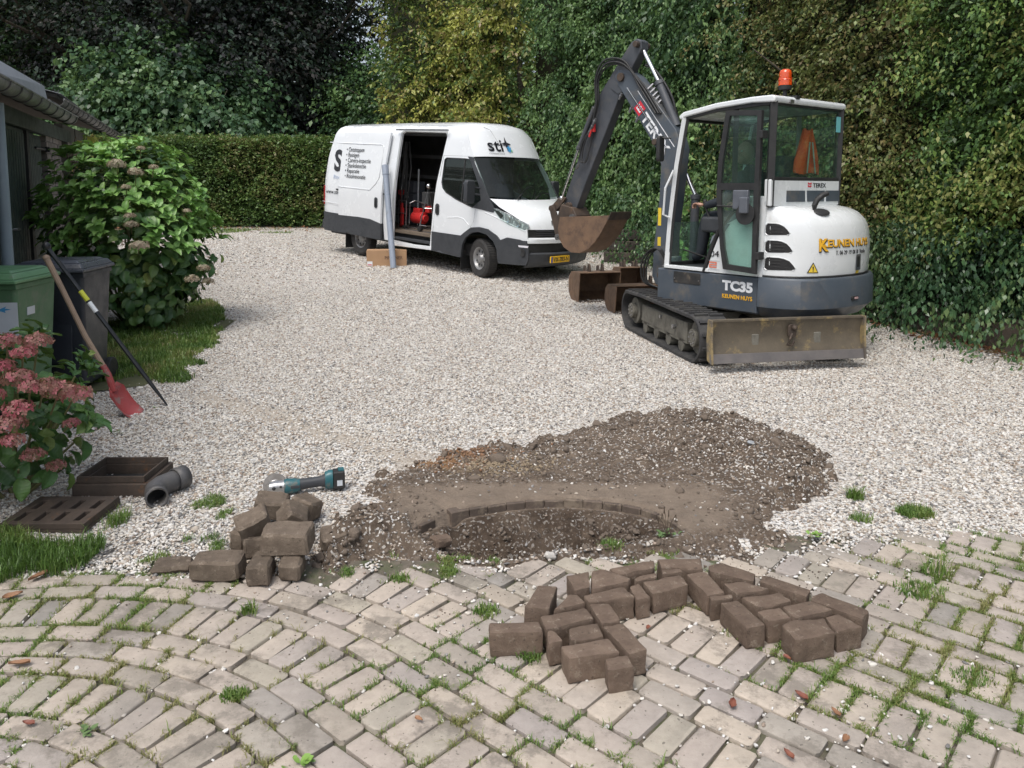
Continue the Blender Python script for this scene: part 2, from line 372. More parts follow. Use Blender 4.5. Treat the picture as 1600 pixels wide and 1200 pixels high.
# pit edge (world metres) and soil area, read off the photograph's ground plan
pit = [G(*p) for p in ((662, 836), (656, 822), (700, 803), (740, 795), (790, 787), (830, 783), (880, 781), (930, 784), (980, 790), (1015, 798), (1045, 812), (1068, 828), (1040, 846), (975, 848), (905, 856), (850, 862), (800, 874), (755, 876), (705, 868))]
soilp = [G(*p) for p in ((480, 905), (480, 860), (535, 800), (560, 752), (610, 724), (650, 716), (720, 695), (800, 688), (880, 668), (960, 648), (1030, 640), (1100, 640), (1150, 652), (1220, 672), (1300, 698), (1340, 718), (1310, 748), (1290, 790), (1262, 815), (1262, 842), (1180, 868), (1050, 868), (905, 868), (820, 884), (705, 884), (620, 876), (540, 890))]
# the base sheet has an opening where the pit, soil and paving are, so nothing hangs in the pit
mb = MB(); X0, X1 = [-260, -60, -20, -9, -3.2, 3.2, 9, 20, 60, 260], [-40, -8, -1, 5.9, 9, 12.6, 14, 17, 20, 24, 40, 100, 300]
for i in range(len(X0) - 1):
    for j in range(len(X1) - 1):
        if X0[i] >= -3.3 and X0[i + 1] <= 3.3 and X1[j] >= -1.1 and X1[j + 1] <= 6: continue
        q = [(X0[i], X1[j]), (X0[i + 1], X1[j]), (X0[i + 1], X1[j + 1]), (X0[i], X1[j + 1])]
        mb.add([(a, b_, gz(b_) - .03 if b_ < 300 else gz(b_)) for a, b_ in q], [(0, 1, 2, 3)])
tag(mb.build('ground', EARTH, smooth=60), kind='structure')
# gravel drive
gx = np.arange(-9.0, 6.4, .10); gy = np.concatenate([np.arange(2.8, 8, .05), np.arange(8, 23.6, .2)])
XX, YY = np.meshgrid(gx, gy, indexing='ij')
hedge_line = [(6.4, 3.2), (5.35, 6.3), (4.95, 7.4), (4.40, 9.2), (3.7, 12.0), (3.1, 14.6), (2.2, 17.2), (.6, 19.6), (-2, 22.6), (-12, 23.6), (-13, 15), (-7.3, 12.6), (-5.2, 9.0), (-3.9, 5.8), (-3.1, 4.4), (-2.6, 3.2), (-2.3, 2.95), (0, 2.95), (2.6, 3.3), (6.4, 3.2)]
ZZ = GZ(YY) + (vnoise(XX, YY, .8, 3) - .5) * .035
ZZ = ZZ - .05 * smooth01((3.7 - YY) / .5)
inside = inpoly(XX, YY, hedge_line); ip = dpoly(XX, YY, [(p.x, p.y) for p in pit]) > -.12
idx = -np.ones(XX.shape, int); keep = ~ip; V = []; n = 0
ii = np.arange(XX.size).reshape(XX.shape)
q = np.stack([ii[:-1, :-1], ii[1:, :-1], ii[1:, 1:], ii[:-1, 1:]], -1).reshape(-1, 4)
ok = (inside & ~ip).ravel()[q].all(1); q = q[ok]; used_, inv = np.unique(q, return_inverse=True)
V = np.stack([XX.ravel(), YY.ravel(), ZZ.ravel()], -1)[used_]
gd = np_mesh('gravel_drive', V, inv.reshape(-1, 4), GRAVEL, smooth=True); tag(gd, kind='structure')
_a, _b = G(325, 622), G(650, 722); dx_, dy_ = _b.x - _a.x, _b.y - _a.y; t_ = np.clip(((V[:, 0] - _a.x) * dx_ + (V[:, 1] - _a.y) * dy_) / (dx_ * dx_ + dy_ * dy_), 0, 1); d_ = np.hypot(V[:, 0] - _a.x - t_ * dx_, V[:, 1] - _a.y - t_ * dy_)
wa = smooth01((.26 + .35 * (vnoise(V[:, 0], V[:, 1], 2.5, 71) - .5) - d_) / .2); at_ = gd.data.attributes.new('worn', 'FLOAT', 'POINT'); at_.data.foreach_set('value', wa.astype(np.float32))

# soil: spoil spread over the gravel and the pit dug into it
sx = np.arange(-1.45, 2.35, .016); sy = np.arange(2.95, 5.95, .016)
SX, SY = np.meshgrid(sx, sy, indexing='ij')
def soil_h(SX, SY):
    d = dpoly(SX, SY, [(p.x, p.y) for p in soilp]); dp = dpoly(SX, SY, [(p.x, p.y) for p in pit])
    n = vnoise(SX, SY, 7, 5, 4) - .5; n = n * 1.0; nf = vnoise(SX, SY, 30, 6, 3) - .5; nb = vnoise(SX, SY, 2.2, 9, 3) - .5
    e = smooth01((d + n * .34 + nf * .12) / .26)
    ridge = np.exp(-(((SX - 1.25) / .62) ** 2 + ((SY - 5.0) / .48) ** 2)) * .10 + np.exp(-(((SX + .05) / .9) ** 2 + ((SY - 4.55) / .28) ** 2)) * .035 \
        + np.exp(-(((SX - 1.5) / .35) ** 2 + ((SY - 4.25) / .5) ** 2)) * .09 + np.exp(-(((SX + .72) / .28) ** 2 + ((SY - 3.5) / .22) ** 2)) * .10 + np.exp(-(((SX + .7) / .3) ** 2 + ((SY - 4.2) / .3) ** 2)) * .03
    apron = .85 * np.clip(1.25 * np.exp(-(((SX - .25) / 1.0) ** 4 + ((SY - 3.83) / .36) ** 4)), 0, 1)          # trodden smooth soil around the pit
    rough = 1 - .8 * np.clip(apron, 0, 1)
    h = .012 + ridge + rough * (n * .05 + nf * .03 * (1 + 1.5 * np.clip(ridge * 8, 0, 1))) + nb * .02
    h = h * e - .04 * (1 - e)
    front = smooth01((SY - 3.12) / .3)
    pd = smooth01((dp + .022) / .02) * (.15 + .85 * front)
    depth = .038 + .05 * smooth01((dp - .03) / .10) + .20 * np.exp(-(((SX - .13) / .36) ** 4 + ((SY - 3.50) / .16) ** 4)) * (1 + .5 * (nb)) + .24 * np.exp(-(((SX + .07) / .085) ** 4 + ((SY - 3.46) / .10) ** 4))  - .05 * np.exp(-(((SX - .6) / .2) ** 2 + ((SY - 3.5) / .2) ** 2))
    h = np.where(dp > -.06, np.clip(h, .009, .016) + nf * .004, h) * (1 - pd) + pd * (-depth + (n * .12 + nf * .085) * smooth01((dp - .02) / .07))
    # low channel cut through the rim on the left
    ch = np.exp(-(((SX + .17 + (SY - 3.55) * .55) / .045) ** 2)) * smooth01((SY - 3.25) / .1) * smooth01((3.95 - SY) / .12)
    h = h - ch * .035
    return h, apron, ridge, d, dp
SH, AP, RG, SD, DP = soil_h(SX, SY)
def soil_z(x, y):
    h = soil_h(np.array([[x]]), np.array([[y]])); return float(h[0][0, 0]) if h[3][0, 0] > -.1 else 0.0
ok = (SD > -.16)
ii = np.arange(SX.size).reshape(SX.shape); q = np.stack([ii[:-1, :-1], ii[1:, :-1], ii[1:, 1:], ii[:-1, 1:]], -1).reshape(-1, 4)
q = q[ok.ravel()[q].all(1)]; used_, inv = np.unique(q, return_inverse=True)
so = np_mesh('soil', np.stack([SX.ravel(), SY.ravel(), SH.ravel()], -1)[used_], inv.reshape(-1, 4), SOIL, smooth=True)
m1 = np.clip(smooth01((AP - .45) / .35) * (1 - smooth01(DP / .03)), 0, 1)
m2 = np.clip(np.exp(-(((SX + .42) / .3) ** 2 + ((SY - 4.55) / .22) ** 2)) * 1.6 + .9 * np.exp(-(((SX + .02) / .10) ** 2 + ((SY - 3.42) / .09) ** 2)) - .25, 0, 1) * vnoise(SX, SY, 6, 12)*1.5
m3 = np.clip((1 - m1) * (.35 + RG * 9), 0, 1)
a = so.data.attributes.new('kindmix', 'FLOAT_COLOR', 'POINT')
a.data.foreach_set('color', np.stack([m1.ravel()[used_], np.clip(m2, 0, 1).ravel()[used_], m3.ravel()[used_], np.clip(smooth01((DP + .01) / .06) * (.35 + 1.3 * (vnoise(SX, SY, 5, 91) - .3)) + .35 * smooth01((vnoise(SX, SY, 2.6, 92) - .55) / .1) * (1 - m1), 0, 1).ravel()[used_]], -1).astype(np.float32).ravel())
tag(so, kind='structure')
# kerb of dark bricks on edge round the pit
KB = pm('kerb_brick', (.075, .057, .045), (.115, .088, .07), 14, .9, bmp=.6, bs=50, dirt=(.2, .16, .12), dscale=6, dpos=.5, ovar=.2)
kp = [Vector((p.x, p.y, 0)) for p in pit[1:12]]
seglen = [(kp[i + 1] - kp[i]).length for i in range(len(kp) - 1)]; tot = sum(seglen)
def along(s_):
    for i, l in enumerate(seglen):
        if s_ <= l or i == len(seglen) - 1: return kp[i] + (kp[i + 1] - kp[i]) * (s_ / l)
        s_ -= l
nk = 15
for k in range(nk):
    if k in (1,): continue
    p, q_ = along(tot * k / nk + .0015), along(tot * (k + 1) / nk - .0015); dr = (q_ - p).normalized(); nn = Vector((-dr.y, dr.x, 0))
    mb = MB(); zt = .001 + rng.uniform(-.004, .003)
    mb.prism([tuple((p - nn * .006).xy), tuple((q_ - nn * .006).xy), tuple((q_ + nn * .06).xy), tuple((p + nn * .06).xy)], -.13, zt)
    mb.build('kerb_brick', KB, so, bevel=.005)

# ---------------------------------------------------------------- paving of clay bricks laid in rings
def brick_mat():
    m, t, b, co = newmat('paving_brick'); geo = N(t, 'ShaderNodeNewGeometry')
    oi = N(t, 'ShaderNodeObjectInfo'); wp = geo.outputs['Position']
    c = ramp(t, oi.outputs['Random'], [(0, (.455, .40, .34)), (.2, (.40, .352, .315)), (.38, (.485, .425, .355)), (.55, (.36, .325, .305)), (.7, (.40, .365, .30)), (.82, (.34, .315, .29)), (.92, (.40, .35, .29)), (1, (.28, .265, .245))])
    n1 = noi(t, wp, 22, 6, .65); c = mixc(t, .55, c, ramp(t, n1, [(.3, (.72, .7, .68)), (.7, (1.12, 1.1, 1.08))]), 'MULTIPLY')
    n2 = noi(t, wp, 3.0, 8, .75); c = mixc(t, ramp(t, n2, [(.52, 0.), (.60, .7)]), c, (.18, .16, .135)); c = mixc(t, ramp(t, noi(t, wp, 1.1, 6, .7), [(.5, 0.), (.66, .45)]), c, (.22, .205, .175))       # grey algae and dirt stains
    n4 = noi(t, wp, 60, 2, .5); c = mixc(t, ramp(t, n4, [(.68, 0.), (.72, .7)]), c, (.10, .09, .075))           # dark specks
    n5 = noi(t, wp, 8, 5, .7); c = mixc(t, ramp(t, n5, [(.62, 0.), (.7, .22)]), c, (.2, .205, .13))
    L(t, c, b.inputs['Base Color']); b.inputs['Roughness'].default_value = .78; b.inputs['Specular IOR Level'].default_value = .35
    n3 = noi(t, wp, 90, 6, .7); bump(t, b, n3, .55, .006); return m
PBRICK = brick_mat()
BEDM = pm('joint_sand', (.11, .095, .075), (.165, .14, .11), 30, .95, bmp=.9, bs=90, dirt=(.07, .09, .035), dscale=5, dpos=.44, dwid=.2)
tag(MB().grid([[(x, y, -.016 - (.1 if y > 3.45 else 0)) for y in (-1.2, 0, 1, 2, 2.6, 3.0, 3.2, 3.3)] for x in (-3.3, -2, -1, 0, 1, 2, 3.3)], flip=True).build('paving_bed', BEDM, smooth=0), kind='structure')
tag(MB().grid([[(x, y, -.018) for y in (3.3, 3.5, 3.8)] for x in (1.15, 2, 2.6, 3.3)], flip=True).build('paving_bed', BEDM, smooth=0), kind='structure')
paving = empty('brick_paving', (0, 0, 0)); paving['kind'] = 'structure'
def paver_mesh(l, w_, k):
    """brick with worn, rounded top edges; l x w, 60 mm deep"""
    rn = random.Random(k); j = lambda s=.002: rn.uniform(-s, s)
    def ring(dx, z, cr):
        hx, hy = l / 2 - dx, w_ / 2 - dx; out = []
        for sx_, sy_ in ((1, -1), (1, 1), (-1, 1), (-1, -1)):
            a = (sx_ * hx, sy_ * (hy - cr)), (sx_ * (hx - cr), sy_ * hy)
            out += [a[0], a[1]] if sx_ * sy_ > 0 else [a[1], a[0]]
        return [(p[0] + j(), p[1] + j(), z + j(.0008)) for p in out]
    rs = [ring(.001, -.05, .004), ring(0, -.006, .005 + rn.uniform(0, .009)), ring(.0018, -.0018, .007), ring(.0065, 0, .009)]
    vs = [p for r_ in rs for p in r_]; fs = [tuple(range(24, 32))]
    for a_ in range(3):
        for i in range(8): fs.append((a_ * 8 + i, a_ * 8 + (i + 1) % 8, a_ * 8 + 8 + (i + 1) % 8, a_ * 8 + 8 + i))
    me = bpy.data.meshes.new('brick'); me.from_pydata(vs, [], fs); me.polygons.foreach_set('use_smooth', [True] * len(me.polygons)); me.set_sharp_from_angle(angle=R(50)); me.materials.append(PBRICK); return me
C0 = Vector((-1.66, 1.16, 0)); A0 = 48.7
# kinds of ring from the centre out: t = bricks along the ring, s = bricks across it
rings = []; r_ = .45
for kd in 'sttsttt':
    rings.append([r_, kd]); r_ += .197 if kd == 's' else .0965
r_end = r_
rings = []; r_ = 1.6
for kd in 'sttt' 'sttt' 'stt' 'stt' 'stt' 'stt' 'stt': rings.append((r_, kd)); r_ += .197 if kd == 's' else .0975
r_ = 1.6
for kd in 'ttt' 's' 'ttt' 's' 'tt' 's':
    r_ -= .197 if kd == 's' else .0965
    if r_ > .1: rings.append((r_, kd))
pavepoly = [(-3.2, -1.1), (3.2, -1.1), (3.2, 3.55), (2.6, 3.52), (1.9, 3.56), (1.55, 3.42), (1.3, 3.32), (.8, 3.32), (.2, 3.26), (-.1, 3.20), (-.5, 3.22), (-.9, 3.12), (-1.4, 3.12), (-2.2, 3.18), (-3.2, 3.2)]
DIRn = Vector((math.cos(R(A0)), math.sin(R(A0)), 0)); DIRt = Vector((DIRn.y, -DIRn.x, 0))
bricks = []
for rr, kd in rings:
    wid = .197 if kd == 's' else .0965; rm = rr + wid / 2; ln = .0985 if kd == 's' else .1975
    a_end = 200 if rr < 1.6 else 150                                     # arc part counted from A0 counter-clockwise, straight part clockwise
    arcl = R(a_end - A0) * rm; off = random.uniform(0, ln); s_ = -7.5 + off
    if rr < 1.2: s_ = -1.2 + off
    while s_ < arcl:
        l_ = ln; half = kd == 't' and random.random() < .09
        if half: l_ = ln * .52
        sm = s_ + l_ / 2
        if sm > 0: an = R(A0) + sm / rm; p = C0 + Vector((math.cos(an), math.sin(an), 0)) * rm; ang = an + math.pi / 2
        else: p = C0 + DIRn * (rm + (.02 * math.sin(sm * 1.3))) - DIRt * sm; ang = math.atan2(-DIRt.y, -DIRt.x)
        if kd == 's': ang += math.pi / 2
        bricks.append((p.x, p.y, ang, (.186 if kd == 's' else l_ - .011), (.0975 - .0095 if kd == 's' else .0965 - .009)))
        s_ += l_
bx = np.array([(b[0], b[1]) for b in bricks]); ins = inpoly(bx[:, 0], bx[:, 1], pavepoly) 
pp_ = dpoly(bx[:, 0], bx[:, 1], [(p.x, p.y) for p in pit]) < -.07
bricks = [b for b, i1, i2 in zip(bricks, ins, pp_) if i1 and i2]
# drop overlaps
kept = []; cell = {}
for b in bricks:
    k = (int(b[0] / .1), int(b[1] / .1)); bad = False
    for dx in (-1, 0, 1):
        for dy in (-1, 0, 1):
            for o_ in cell.get((k[0] + dx, k[1] + dy), ()):
                if math.hypot(o_[0] - b[0], o_[1] - b[1]) < .07: bad = True
    if not bad: kept.append(b); cell.setdefault(k, []).append(b)
bricks = kept
def seen(x, y):
    d = y * math.cos(TH) + 1.6 * math.sin(TH); px = 800 + F_ * x / max(d, .01); py = CYP - F_ * (y * math.sin(TH) - 1.6 * math.cos(TH)) / max(d, .01)
    return -40 < px < 1640 and py < 1240 and y > .5, y
vis = [b for b in bricks if seen(b[0], b[1])[0]]; vis.sort(key=lambda b: b[0] ** 2 + b[1] ** 2)
single = vis[:298]; sid = set(id(b) for b in single); rest = [b for b in bricks if id(b) not in sid]
variants = {}
def pv(l, w_, v):
    k = (round(l, 3), round(w_, 3), v)
    if k not in variants: variants[k] = paver_mesh(l, w_, hash(k) % 1000)
    return variants[k]
def brick_xf(b):
    return T(b[0] + random.uniform(-.003, .003), b[1] + random.uniform(-.003, .003), random.uniform(-.004, .003) - .03 * max(0, (b[1] - 3.25)) * (b[0] < 1)) @ Matrix.Rotation(b[2] + random.uniform(-.025, .025), 4, 'Z') @ RX(random.uniform(-1.5, 1.5)) @ RY(random.uniform(-.8, .8))
for b in single:
    o = bpy.data.objects.new('brick', pv(b[3], b[4], random.randrange(5))); COL.objects.link(o); o.parent = paving; o.matrix_local = brick_xf(b)
V = []; Fq = []
for b in rest:
    me = pv(b[3], b[4], random.randrange(5)); M = brick_xf(b); b0 = len(V)
    V += [tuple(M @ v.co) for v in me.vertices]; Fq += [tuple(b0 + i for i in p.vertices) for p in me.polygons]
me = bpy.data.meshes.new('brick'); me.from_pydata(V, [], Fq); rb = mesh_obj('brick', me, PBRICK, paving); rb['kind'] = 'stuff'

# ---------------------------------------------------------------- loose pebbles (instanced stones)
def pebble_mat():
    m, t, b, co = newmat('pebble'); at = N(t, 'ShaderNodeAttribute', attribute_name='pcol', attribute_type='INSTANCER')
    k = len(PEB); c = ramp(t, at.outputs['Fac'], [(i / k, tuple(v * .86 for v in x)) for i, x in enumerate(PEB)]); c.node.color_ramp.interpolation = 'CONSTANT'
    L(t, c, b.inputs['Base Color']); b.inputs['Roughness'].default_value = .62; return m
PEBM = pebble_mat()
def pebbles(name, P, size, flat=.55, mat=PEBM, sub=2, col=None):
    P = np.asarray(P, np.float32); n = len(P); me = bpy.data.meshes.new(name); me.vertices.add(n); me.vertices.foreach_set('co', P.ravel())
    rot = rng.normal(0, .35, (n, 3)); rot[:, 2] = rng.uniform(0, 6.28, n); sc = size * rng.lognormal(0, .28, n)
    scl = np.stack([sc * rng.uniform(.9, 1.5, n), sc * rng.uniform(.75, 1.1, n), sc * rng.uniform(.4, .8, n) * flat / .55], -1)
    for nm, ar in (('prot', rot), ('pscl', scl)):
        at = me.attributes.new(nm, 'FLOAT_VECTOR', 'POINT'); at.data.foreach_set('vector', ar.astype(np.float32).ravel())
    at = me.attributes.new('pcol', 'FLOAT', 'POINT'); at.data.foreach_set('value', (rng.uniform(0, 1, n) if col is None else col).astype(np.float32))
    o = mesh_obj(name, me, mat); o['kind'] = 'stuff'
    ng = bpy.data.node_groups.new('stones', 'GeometryNodeTree'); ng.interface.new_socket('Geometry', in_out='INPUT', socket_type='NodeSocketGeometry'); ng.interface.new_socket('Geometry', in_out='OUTPUT', socket_type='NodeSocketGeometry')
    gi = ng.nodes.new('NodeGroupInput'); go = ng.nodes.new('NodeGroupOutput'); ic = ng.nodes.new('GeometryNodeMeshIcoSphere'); ic.inputs['Radius'].default_value = .5; ic.inputs['Subdivisions'].default_value = sub
    sp = ng.nodes.new('GeometryNodeSetPosition'); nz = ng.nodes.new('ShaderNodeTexNoise'); nz.inputs['Scale'].default_value = 2.2; nz.inputs['Detail'].default_value = 1
    sb = ng.nodes.new('ShaderNodeVectorMath'); sb.operation = 'SUBTRACT'; sb.inputs[1].default_value = (.5, .5, .5); ml = ng.nodes.new('ShaderNodeVectorMath'); ml.operation = 'SCALE'; ml.inputs['Scale'].default_value = .7
    ng.links.new(nz.outputs['Color'], sb.inputs[0]); ng.links.new(sb.outputs[0], ml.inputs[0]); ng.links.new(ml.outputs[0], sp.inputs['Offset']); ng.links.new(ic.outputs[0], sp.inputs['Geometry'])
    sm = ng.nodes.new('GeometryNodeSetShadeSmooth'); ng.links.new(sp.outputs[0], sm.inputs[0]); st = ng.nodes.new('GeometryNodeSetMaterial'); st.inputs['Material'].default_value = mat; ng.links.new(sm.outputs[0], st.inputs[0])
    ip_ = ng.nodes.new('GeometryNodeInstanceOnPoints'); ng.links.new(gi.outputs[0], ip_.inputs['Points']); ng.links.new(st.outputs[0], ip_.inputs['Instance'])
    for nm, sock in (('prot', 'Rotation'), ('pscl', 'Scale')):
        na = ng.nodes.new('GeometryNodeInputNamedAttribute'); na.data_type = 'FLOAT_VECTOR'; na.inputs['Name'].default_value = nm
        ng.links.new([s for s in na.outputs if s.enabled and s.name == 'Attribute'][0], ip_.inputs[sock])
    ng.links.new(ip_.outputs[0], go.inputs[0]); md = o.modifiers.new('stones', 'NODES'); md.node_group = ng; return o
def cloud(n, x0, x1, y0, y1): return rng.uniform(x0, x1, n), rng.uniform(y0, y1, n)
SP = [(p.x, p.y) for p in soilp]; PP = [(p.x, p.y) for p in pit]
def gravel_z(x, y): return np.maximum(GZ(y) + (vnoise(x, y, .8, 3) - .5) * .035 - .05 * smooth01((3.7 - y) / .5), np.where(y < 3.6, -.010, -9))
SA_, SB_ = G(325, 622), G(650, 722)
def worn(x, y):
    dx, dy = SB_.x - SA_.x, SB_.y - SA_.y; t = np.clip(((x - SA_.x) * dx + (y - SA_.y) * dy) / (dx * dx + dy * dy), 0, 1); d = np.hypot(x - SA_.x - t * dx, y - SA_.y - t * dy)
    return smooth01((.24 + .35 * (vnoise(x, y, 2.5, 71) - .5) - d) / .2)
PEB_ = 0
def band(y0, y1, dens, size, extra=.3):
    hw = y1 * .66 + extra; n = int(dens * 2 * hw * (y1 - y0)); x, y = cloud(n, -hw, hw, y0, y1)
    k = (np.abs(x) < y * .66 + extra) & inpoly(x, y, hedge_line); x, y = x[k], y[k]
    ds = dpoly(x, y, SP) + (vnoise(x, y, 7, 5, 4) - .5) * .3
    pe = np.interp(x, [-3, -1.4, -.5, 1.3, 1.9, 2.6, 4], [3.13, 3.1, 3.2, 3.3, 3.5, 3.5, 3.5]) + (vnoise(x, y, 5, 31) - .5) * .25
    grassy = (vnoise(x, y, 1.6, 22) > .66) & (x < -1)
    k = (ds < rng.uniform(-.08, .02, len(x))) & (y > pe) & ~(grassy & (rng.uniform(0, 1, len(x)) < .6)) & (rng.uniform(0, 1, len(x)) > worn(x, y) * .8) & (rng.uniform(0, 1, len(x)) > .5 * smooth01((vnoise(x, y, .55, 73) - .55) / .15)); x, y = x[k], y[k]
    return np.stack([x, y, gravel_z(x, y) + rng.uniform(-.002, .006, len(x))], -1), size
for nm, args in (('gravel', (3.1, 6.2, 8200, .0122)), ('gravel', (6.2, 9, 4600, .0138)), ('gravel', (9, 13, 1900, .0172)), ('gravel', (13, 21, 520, .027))):
    P_, sz_ = band(*args); pebbles(nm, P_, sz_, sub=2 if args[0] < 6 else 1)
# stones over the spoil
n = 42000; x, y = cloud(n, -1.4, 2.3, 3.0, 5.9)
h, ap, rg, d, dp = soil_h(x, y)
pr = np.clip(.10 + rg * 1.6 - ap * .10, .015, .36) + .9 * smooth01((.16 - d) / .2); pr = np.where(dp > 0, .05, pr)
k = (d > -.04) & (rng.uniform(0, 1, n) < pr); pebbles('gravel', np.stack([x[k], y[k], h[k] + .001], -1), .0115, col=np.where(rng.uniform(0, 1, k.sum()) < .55, rng.choice(np.array([.16, .29, .63, .76, .42, .9]), k.sum()), rng.uniform(0, 1, k.sum())))
# clods of soil
CLOD = pm('clod', (.115, .09, .07), (.19, .152, .12), 20, .95, bmp=.5, bs=60)
for n, sz in ((26000, .010), (3200, .022), (420, .040)):
    x, y = cloud(n, -1.4, 2.3, 3.0, 5.9); h, ap, rg, d, dp = soil_h(x, y)
    k = (d > -.02) & (rng.uniform(0, 1, n) < np.clip((.25 + rg * 5 - ap * .27 + .45 * (dp > .12)) * (.3 + 1.4 * (vnoise(x, y, 3.2, 55) > .5)), .02, .9)) & ~((sz > .03) & (ap > .3) & (dp < .1)); pebbles('soil_clod', np.stack([x[k], y[k], h[k] + .002], -1), sz, .8, CLOD, 2)
ORC = pm('orange_clod', (.19, .105, .062), (.25, .15, .09), 20, .95); n = 600; x = rng.normal(-.38, .17, n); y = rng.normal(4.58, .11, n); h = soil_h(x, y)[0]; pebbles('sand_clod', np.stack([x, y, h + .003], -1), .014, .8, ORC, 1)
STC = pm('straw_coloured_sand', (.27, .215, .145), (.23, .18, .12), 20, .95); n = 700; x = rng.normal(-.06, .16, n); y = rng.normal(4.36, .06, n); h = soil_h(x, y)[0]; pebbles('sand_clod', np.stack([x, y, h + .002], -1), .011, .7, STC, 1)
# stones and crumbs caught in the paving joints
jp = []; cp = []; jg = []
for b in bricks:
    if not seen(b[0], b[1])[0]: continue
    ca, sa = math.cos(b[2]), math.sin(b[2]); wn = float(vnoise(np.array([b[0]]), np.array([b[1]]), 1.1, 40)[0])
    edge = max(0, (b[1] - 2.75)) * 14 * (b[0] > .6) + max(0, b[1] - 2.95) * 10
    for _ in range(int(rng.poisson(1.3 + 6 * max(0, wn - .5) * 3 + edge))):
        s1 = rng.integers(4); u_ = rng.uniform(-.5, .5)
        lx, ly = [(u_ * b[3], b[4] / 2 + .006), (u_ * b[3], -b[4] / 2 - .006), (b[3] / 2 + .006, u_ * b[4]), (-b[3] / 2 - .006, u_ * b[4])][s1]
        jp.append((b[0] + lx * ca - ly * sa, b[1] + lx * sa + ly * ca, -.006))
    gn = float(vnoise(np.array([b[0]]), np.array([b[1]]), 1.5, 41)[0]) + (.10 if (b[0] > .8 and b[1] < 2.6) else 0) + (.09 if b[0] < -1.2 else 0)
    for _ in range(int(rng.poisson(max(0, gn - .45) * 85))):
        s1 = rng.integers(4); u_ = rng.uniform(-.5, .5)
        lx, ly = [(u_ * b[3], b[4] / 2 + .005), (u_ * b[3], -b[4] / 2 - .005), (b[3] / 2 + .005, u_ * b[4]), (-b[3] / 2 - .005, u_ * b[4])][s1]
        jg.append((b[0] + lx * ca - ly * sa, b[1] + lx * sa + ly * ca, -.008))
wht = np.array([.08, .36, .69, .2, .56, .02]) ; pebbles('joint_stones', jp, .0105, col=rng.choice(wht, len(jp)))
n = 900; x, y = cloud(n, -2, 2.4, 2, 3.4); k = vnoise(x, y, 1.3, 50) > .5; pebbles('stray_stones', np.stack([x[k], y[k], np.full(k.sum(), .003)], -1), .010)
n = 5000; x, y = cloud(n, -1.5, 1.8, 2.2, 3.4); k = rng.uniform(0, 1, n) < np.clip((y - 2.2) / 1.2, 0, 1) ** 2.2 * .8 * (vnoise(x, y, 2.5, 51) > .4) + .03; pebbles('soil_crumbs', np.stack([x[k], y[k], np.full(k.sum(), .001)], -1), .0055, .7, CLOD, 1)
# ================================================================ VEGETATION
def nrm(a): return a / np.maximum(np.linalg.norm(a, axis=1, keepdims=True), 1e-9)
def leaf_cloud(P, D, size, asp=.55, droop=.3, curl=.18, six=False):
    """one folded leaf at each point P, pointing along D; returns verts, quads (two per leaf when six)"""
    n = len(P); D = nrm(D + rng.normal(0, .35, (n, 3)) + np.array([0, 0, -droop])); U = nrm(rng.normal(0, 1, (n, 3)) * .6 + np.array([0, 0, 1.0]))
    Sd = nrm(np.cross(D, U)); Nn = np.cross(Sd, D); s = (size * rng.lognormal(0, .25, n))[:, None]; w_ = s * asp / 2
    if not six:
        V = np.stack([P, P + D * s * .45 + Sd * w_ + Nn * s * curl * .4, P + D * s - Nn * s * curl, P + D * s * .45 - Sd * w_ + Nn * s * curl * .4], 1)
        return V.reshape(-1, 3), np.arange(4 * n).reshape(-1, 4)
    a = P; b_ = P + D * s * .3 + Sd * w_ + Nn * s * curl * .5; c = P + D * s * .7 + Sd * w_ * .8 + Nn * s * curl * .3; d = P + D * s - Nn * s * curl
    e = P + D * s * .7 - Sd * w_ * .8 + Nn * s * curl * .3; f = P + D * s * .3 - Sd * w_ + Nn * s * curl * .5
    V = np.stack([a, b_, c, d, e, f], 1).reshape(-1, 3); k = np.arange(n)[:, None] * 6
    return V, np.concatenate([k + np.array([0, 1, 2, 3]), k + np.array([0, 3, 4, 5])], 1).reshape(-1, 4)
def sprays(C, D, per, length, size, asp=.55, droop=.3, spread=.5, six=False):
    """leafy twigs: leaves in two ranks along a drooping twig from each centre"""
    n = len(C); D = nrm(D); P = np.repeat(C, per, 0); DD = np.repeat(D, per, 0); t = np.tile(np.linspace(.05, 1, per), n) + rng.uniform(-.04, .04, n * per)
    Ln = np.repeat(length * rng.uniform(.6, 1.3, n), per); side = np.tile(np.where(np.arange(per) % 2, 1., -1.), n)
    sd = nrm(np.cross(DD, np.array([0, 0, 1.]) + rng.normal(0, .2, DD.shape)))
    P = P + DD * (t * Ln)[:, None] + np.array([0, 0, -1.]) * (droop * Ln * t * t)[:, None] + rng.normal(0, size * .35, P.shape)
    ld = nrm(DD * .7 + sd * (side * spread * 1.6)[:, None] - np.array([0, 0, droop]) * t[:, None])
    return leaf_cloud(P, ld, size, asp, droop, six=six)
def foliage(name, V, Fq, mat, parent=None, clump=1.2, bias=0, spread=.22, per=1, grp=7):
    """leaf mesh with each leaf's own place in the palette; neighbours lean the same way"""
    c = V[Fq[:, 0]]; t = vnoise(c[:, 0] + c[:, 2] * .7, c[:, 1] + c[:, 2] * 1.3, clump, 77, 3)
    t = np.clip((t - .5) * 1.6 + .5 + bias + rng.normal(0, spread * .7, len(Fq)) + np.repeat(rng.normal(0, spread, len(Fq) // grp + 1), grp)[:len(Fq)], 0, 1)
    if per == 2: t[1::2] = t[0::2]
    return np_mesh(name, V, Fq, mat, parent, tint=t)
BARK = pm('bark', (.055, .045, .035), (.10, .085, .065), 14, .95, bmp=.9, bs=30)
TWIG = pm('twig', (.05, .036, .024), (.09, .065, .045), 9, .9)
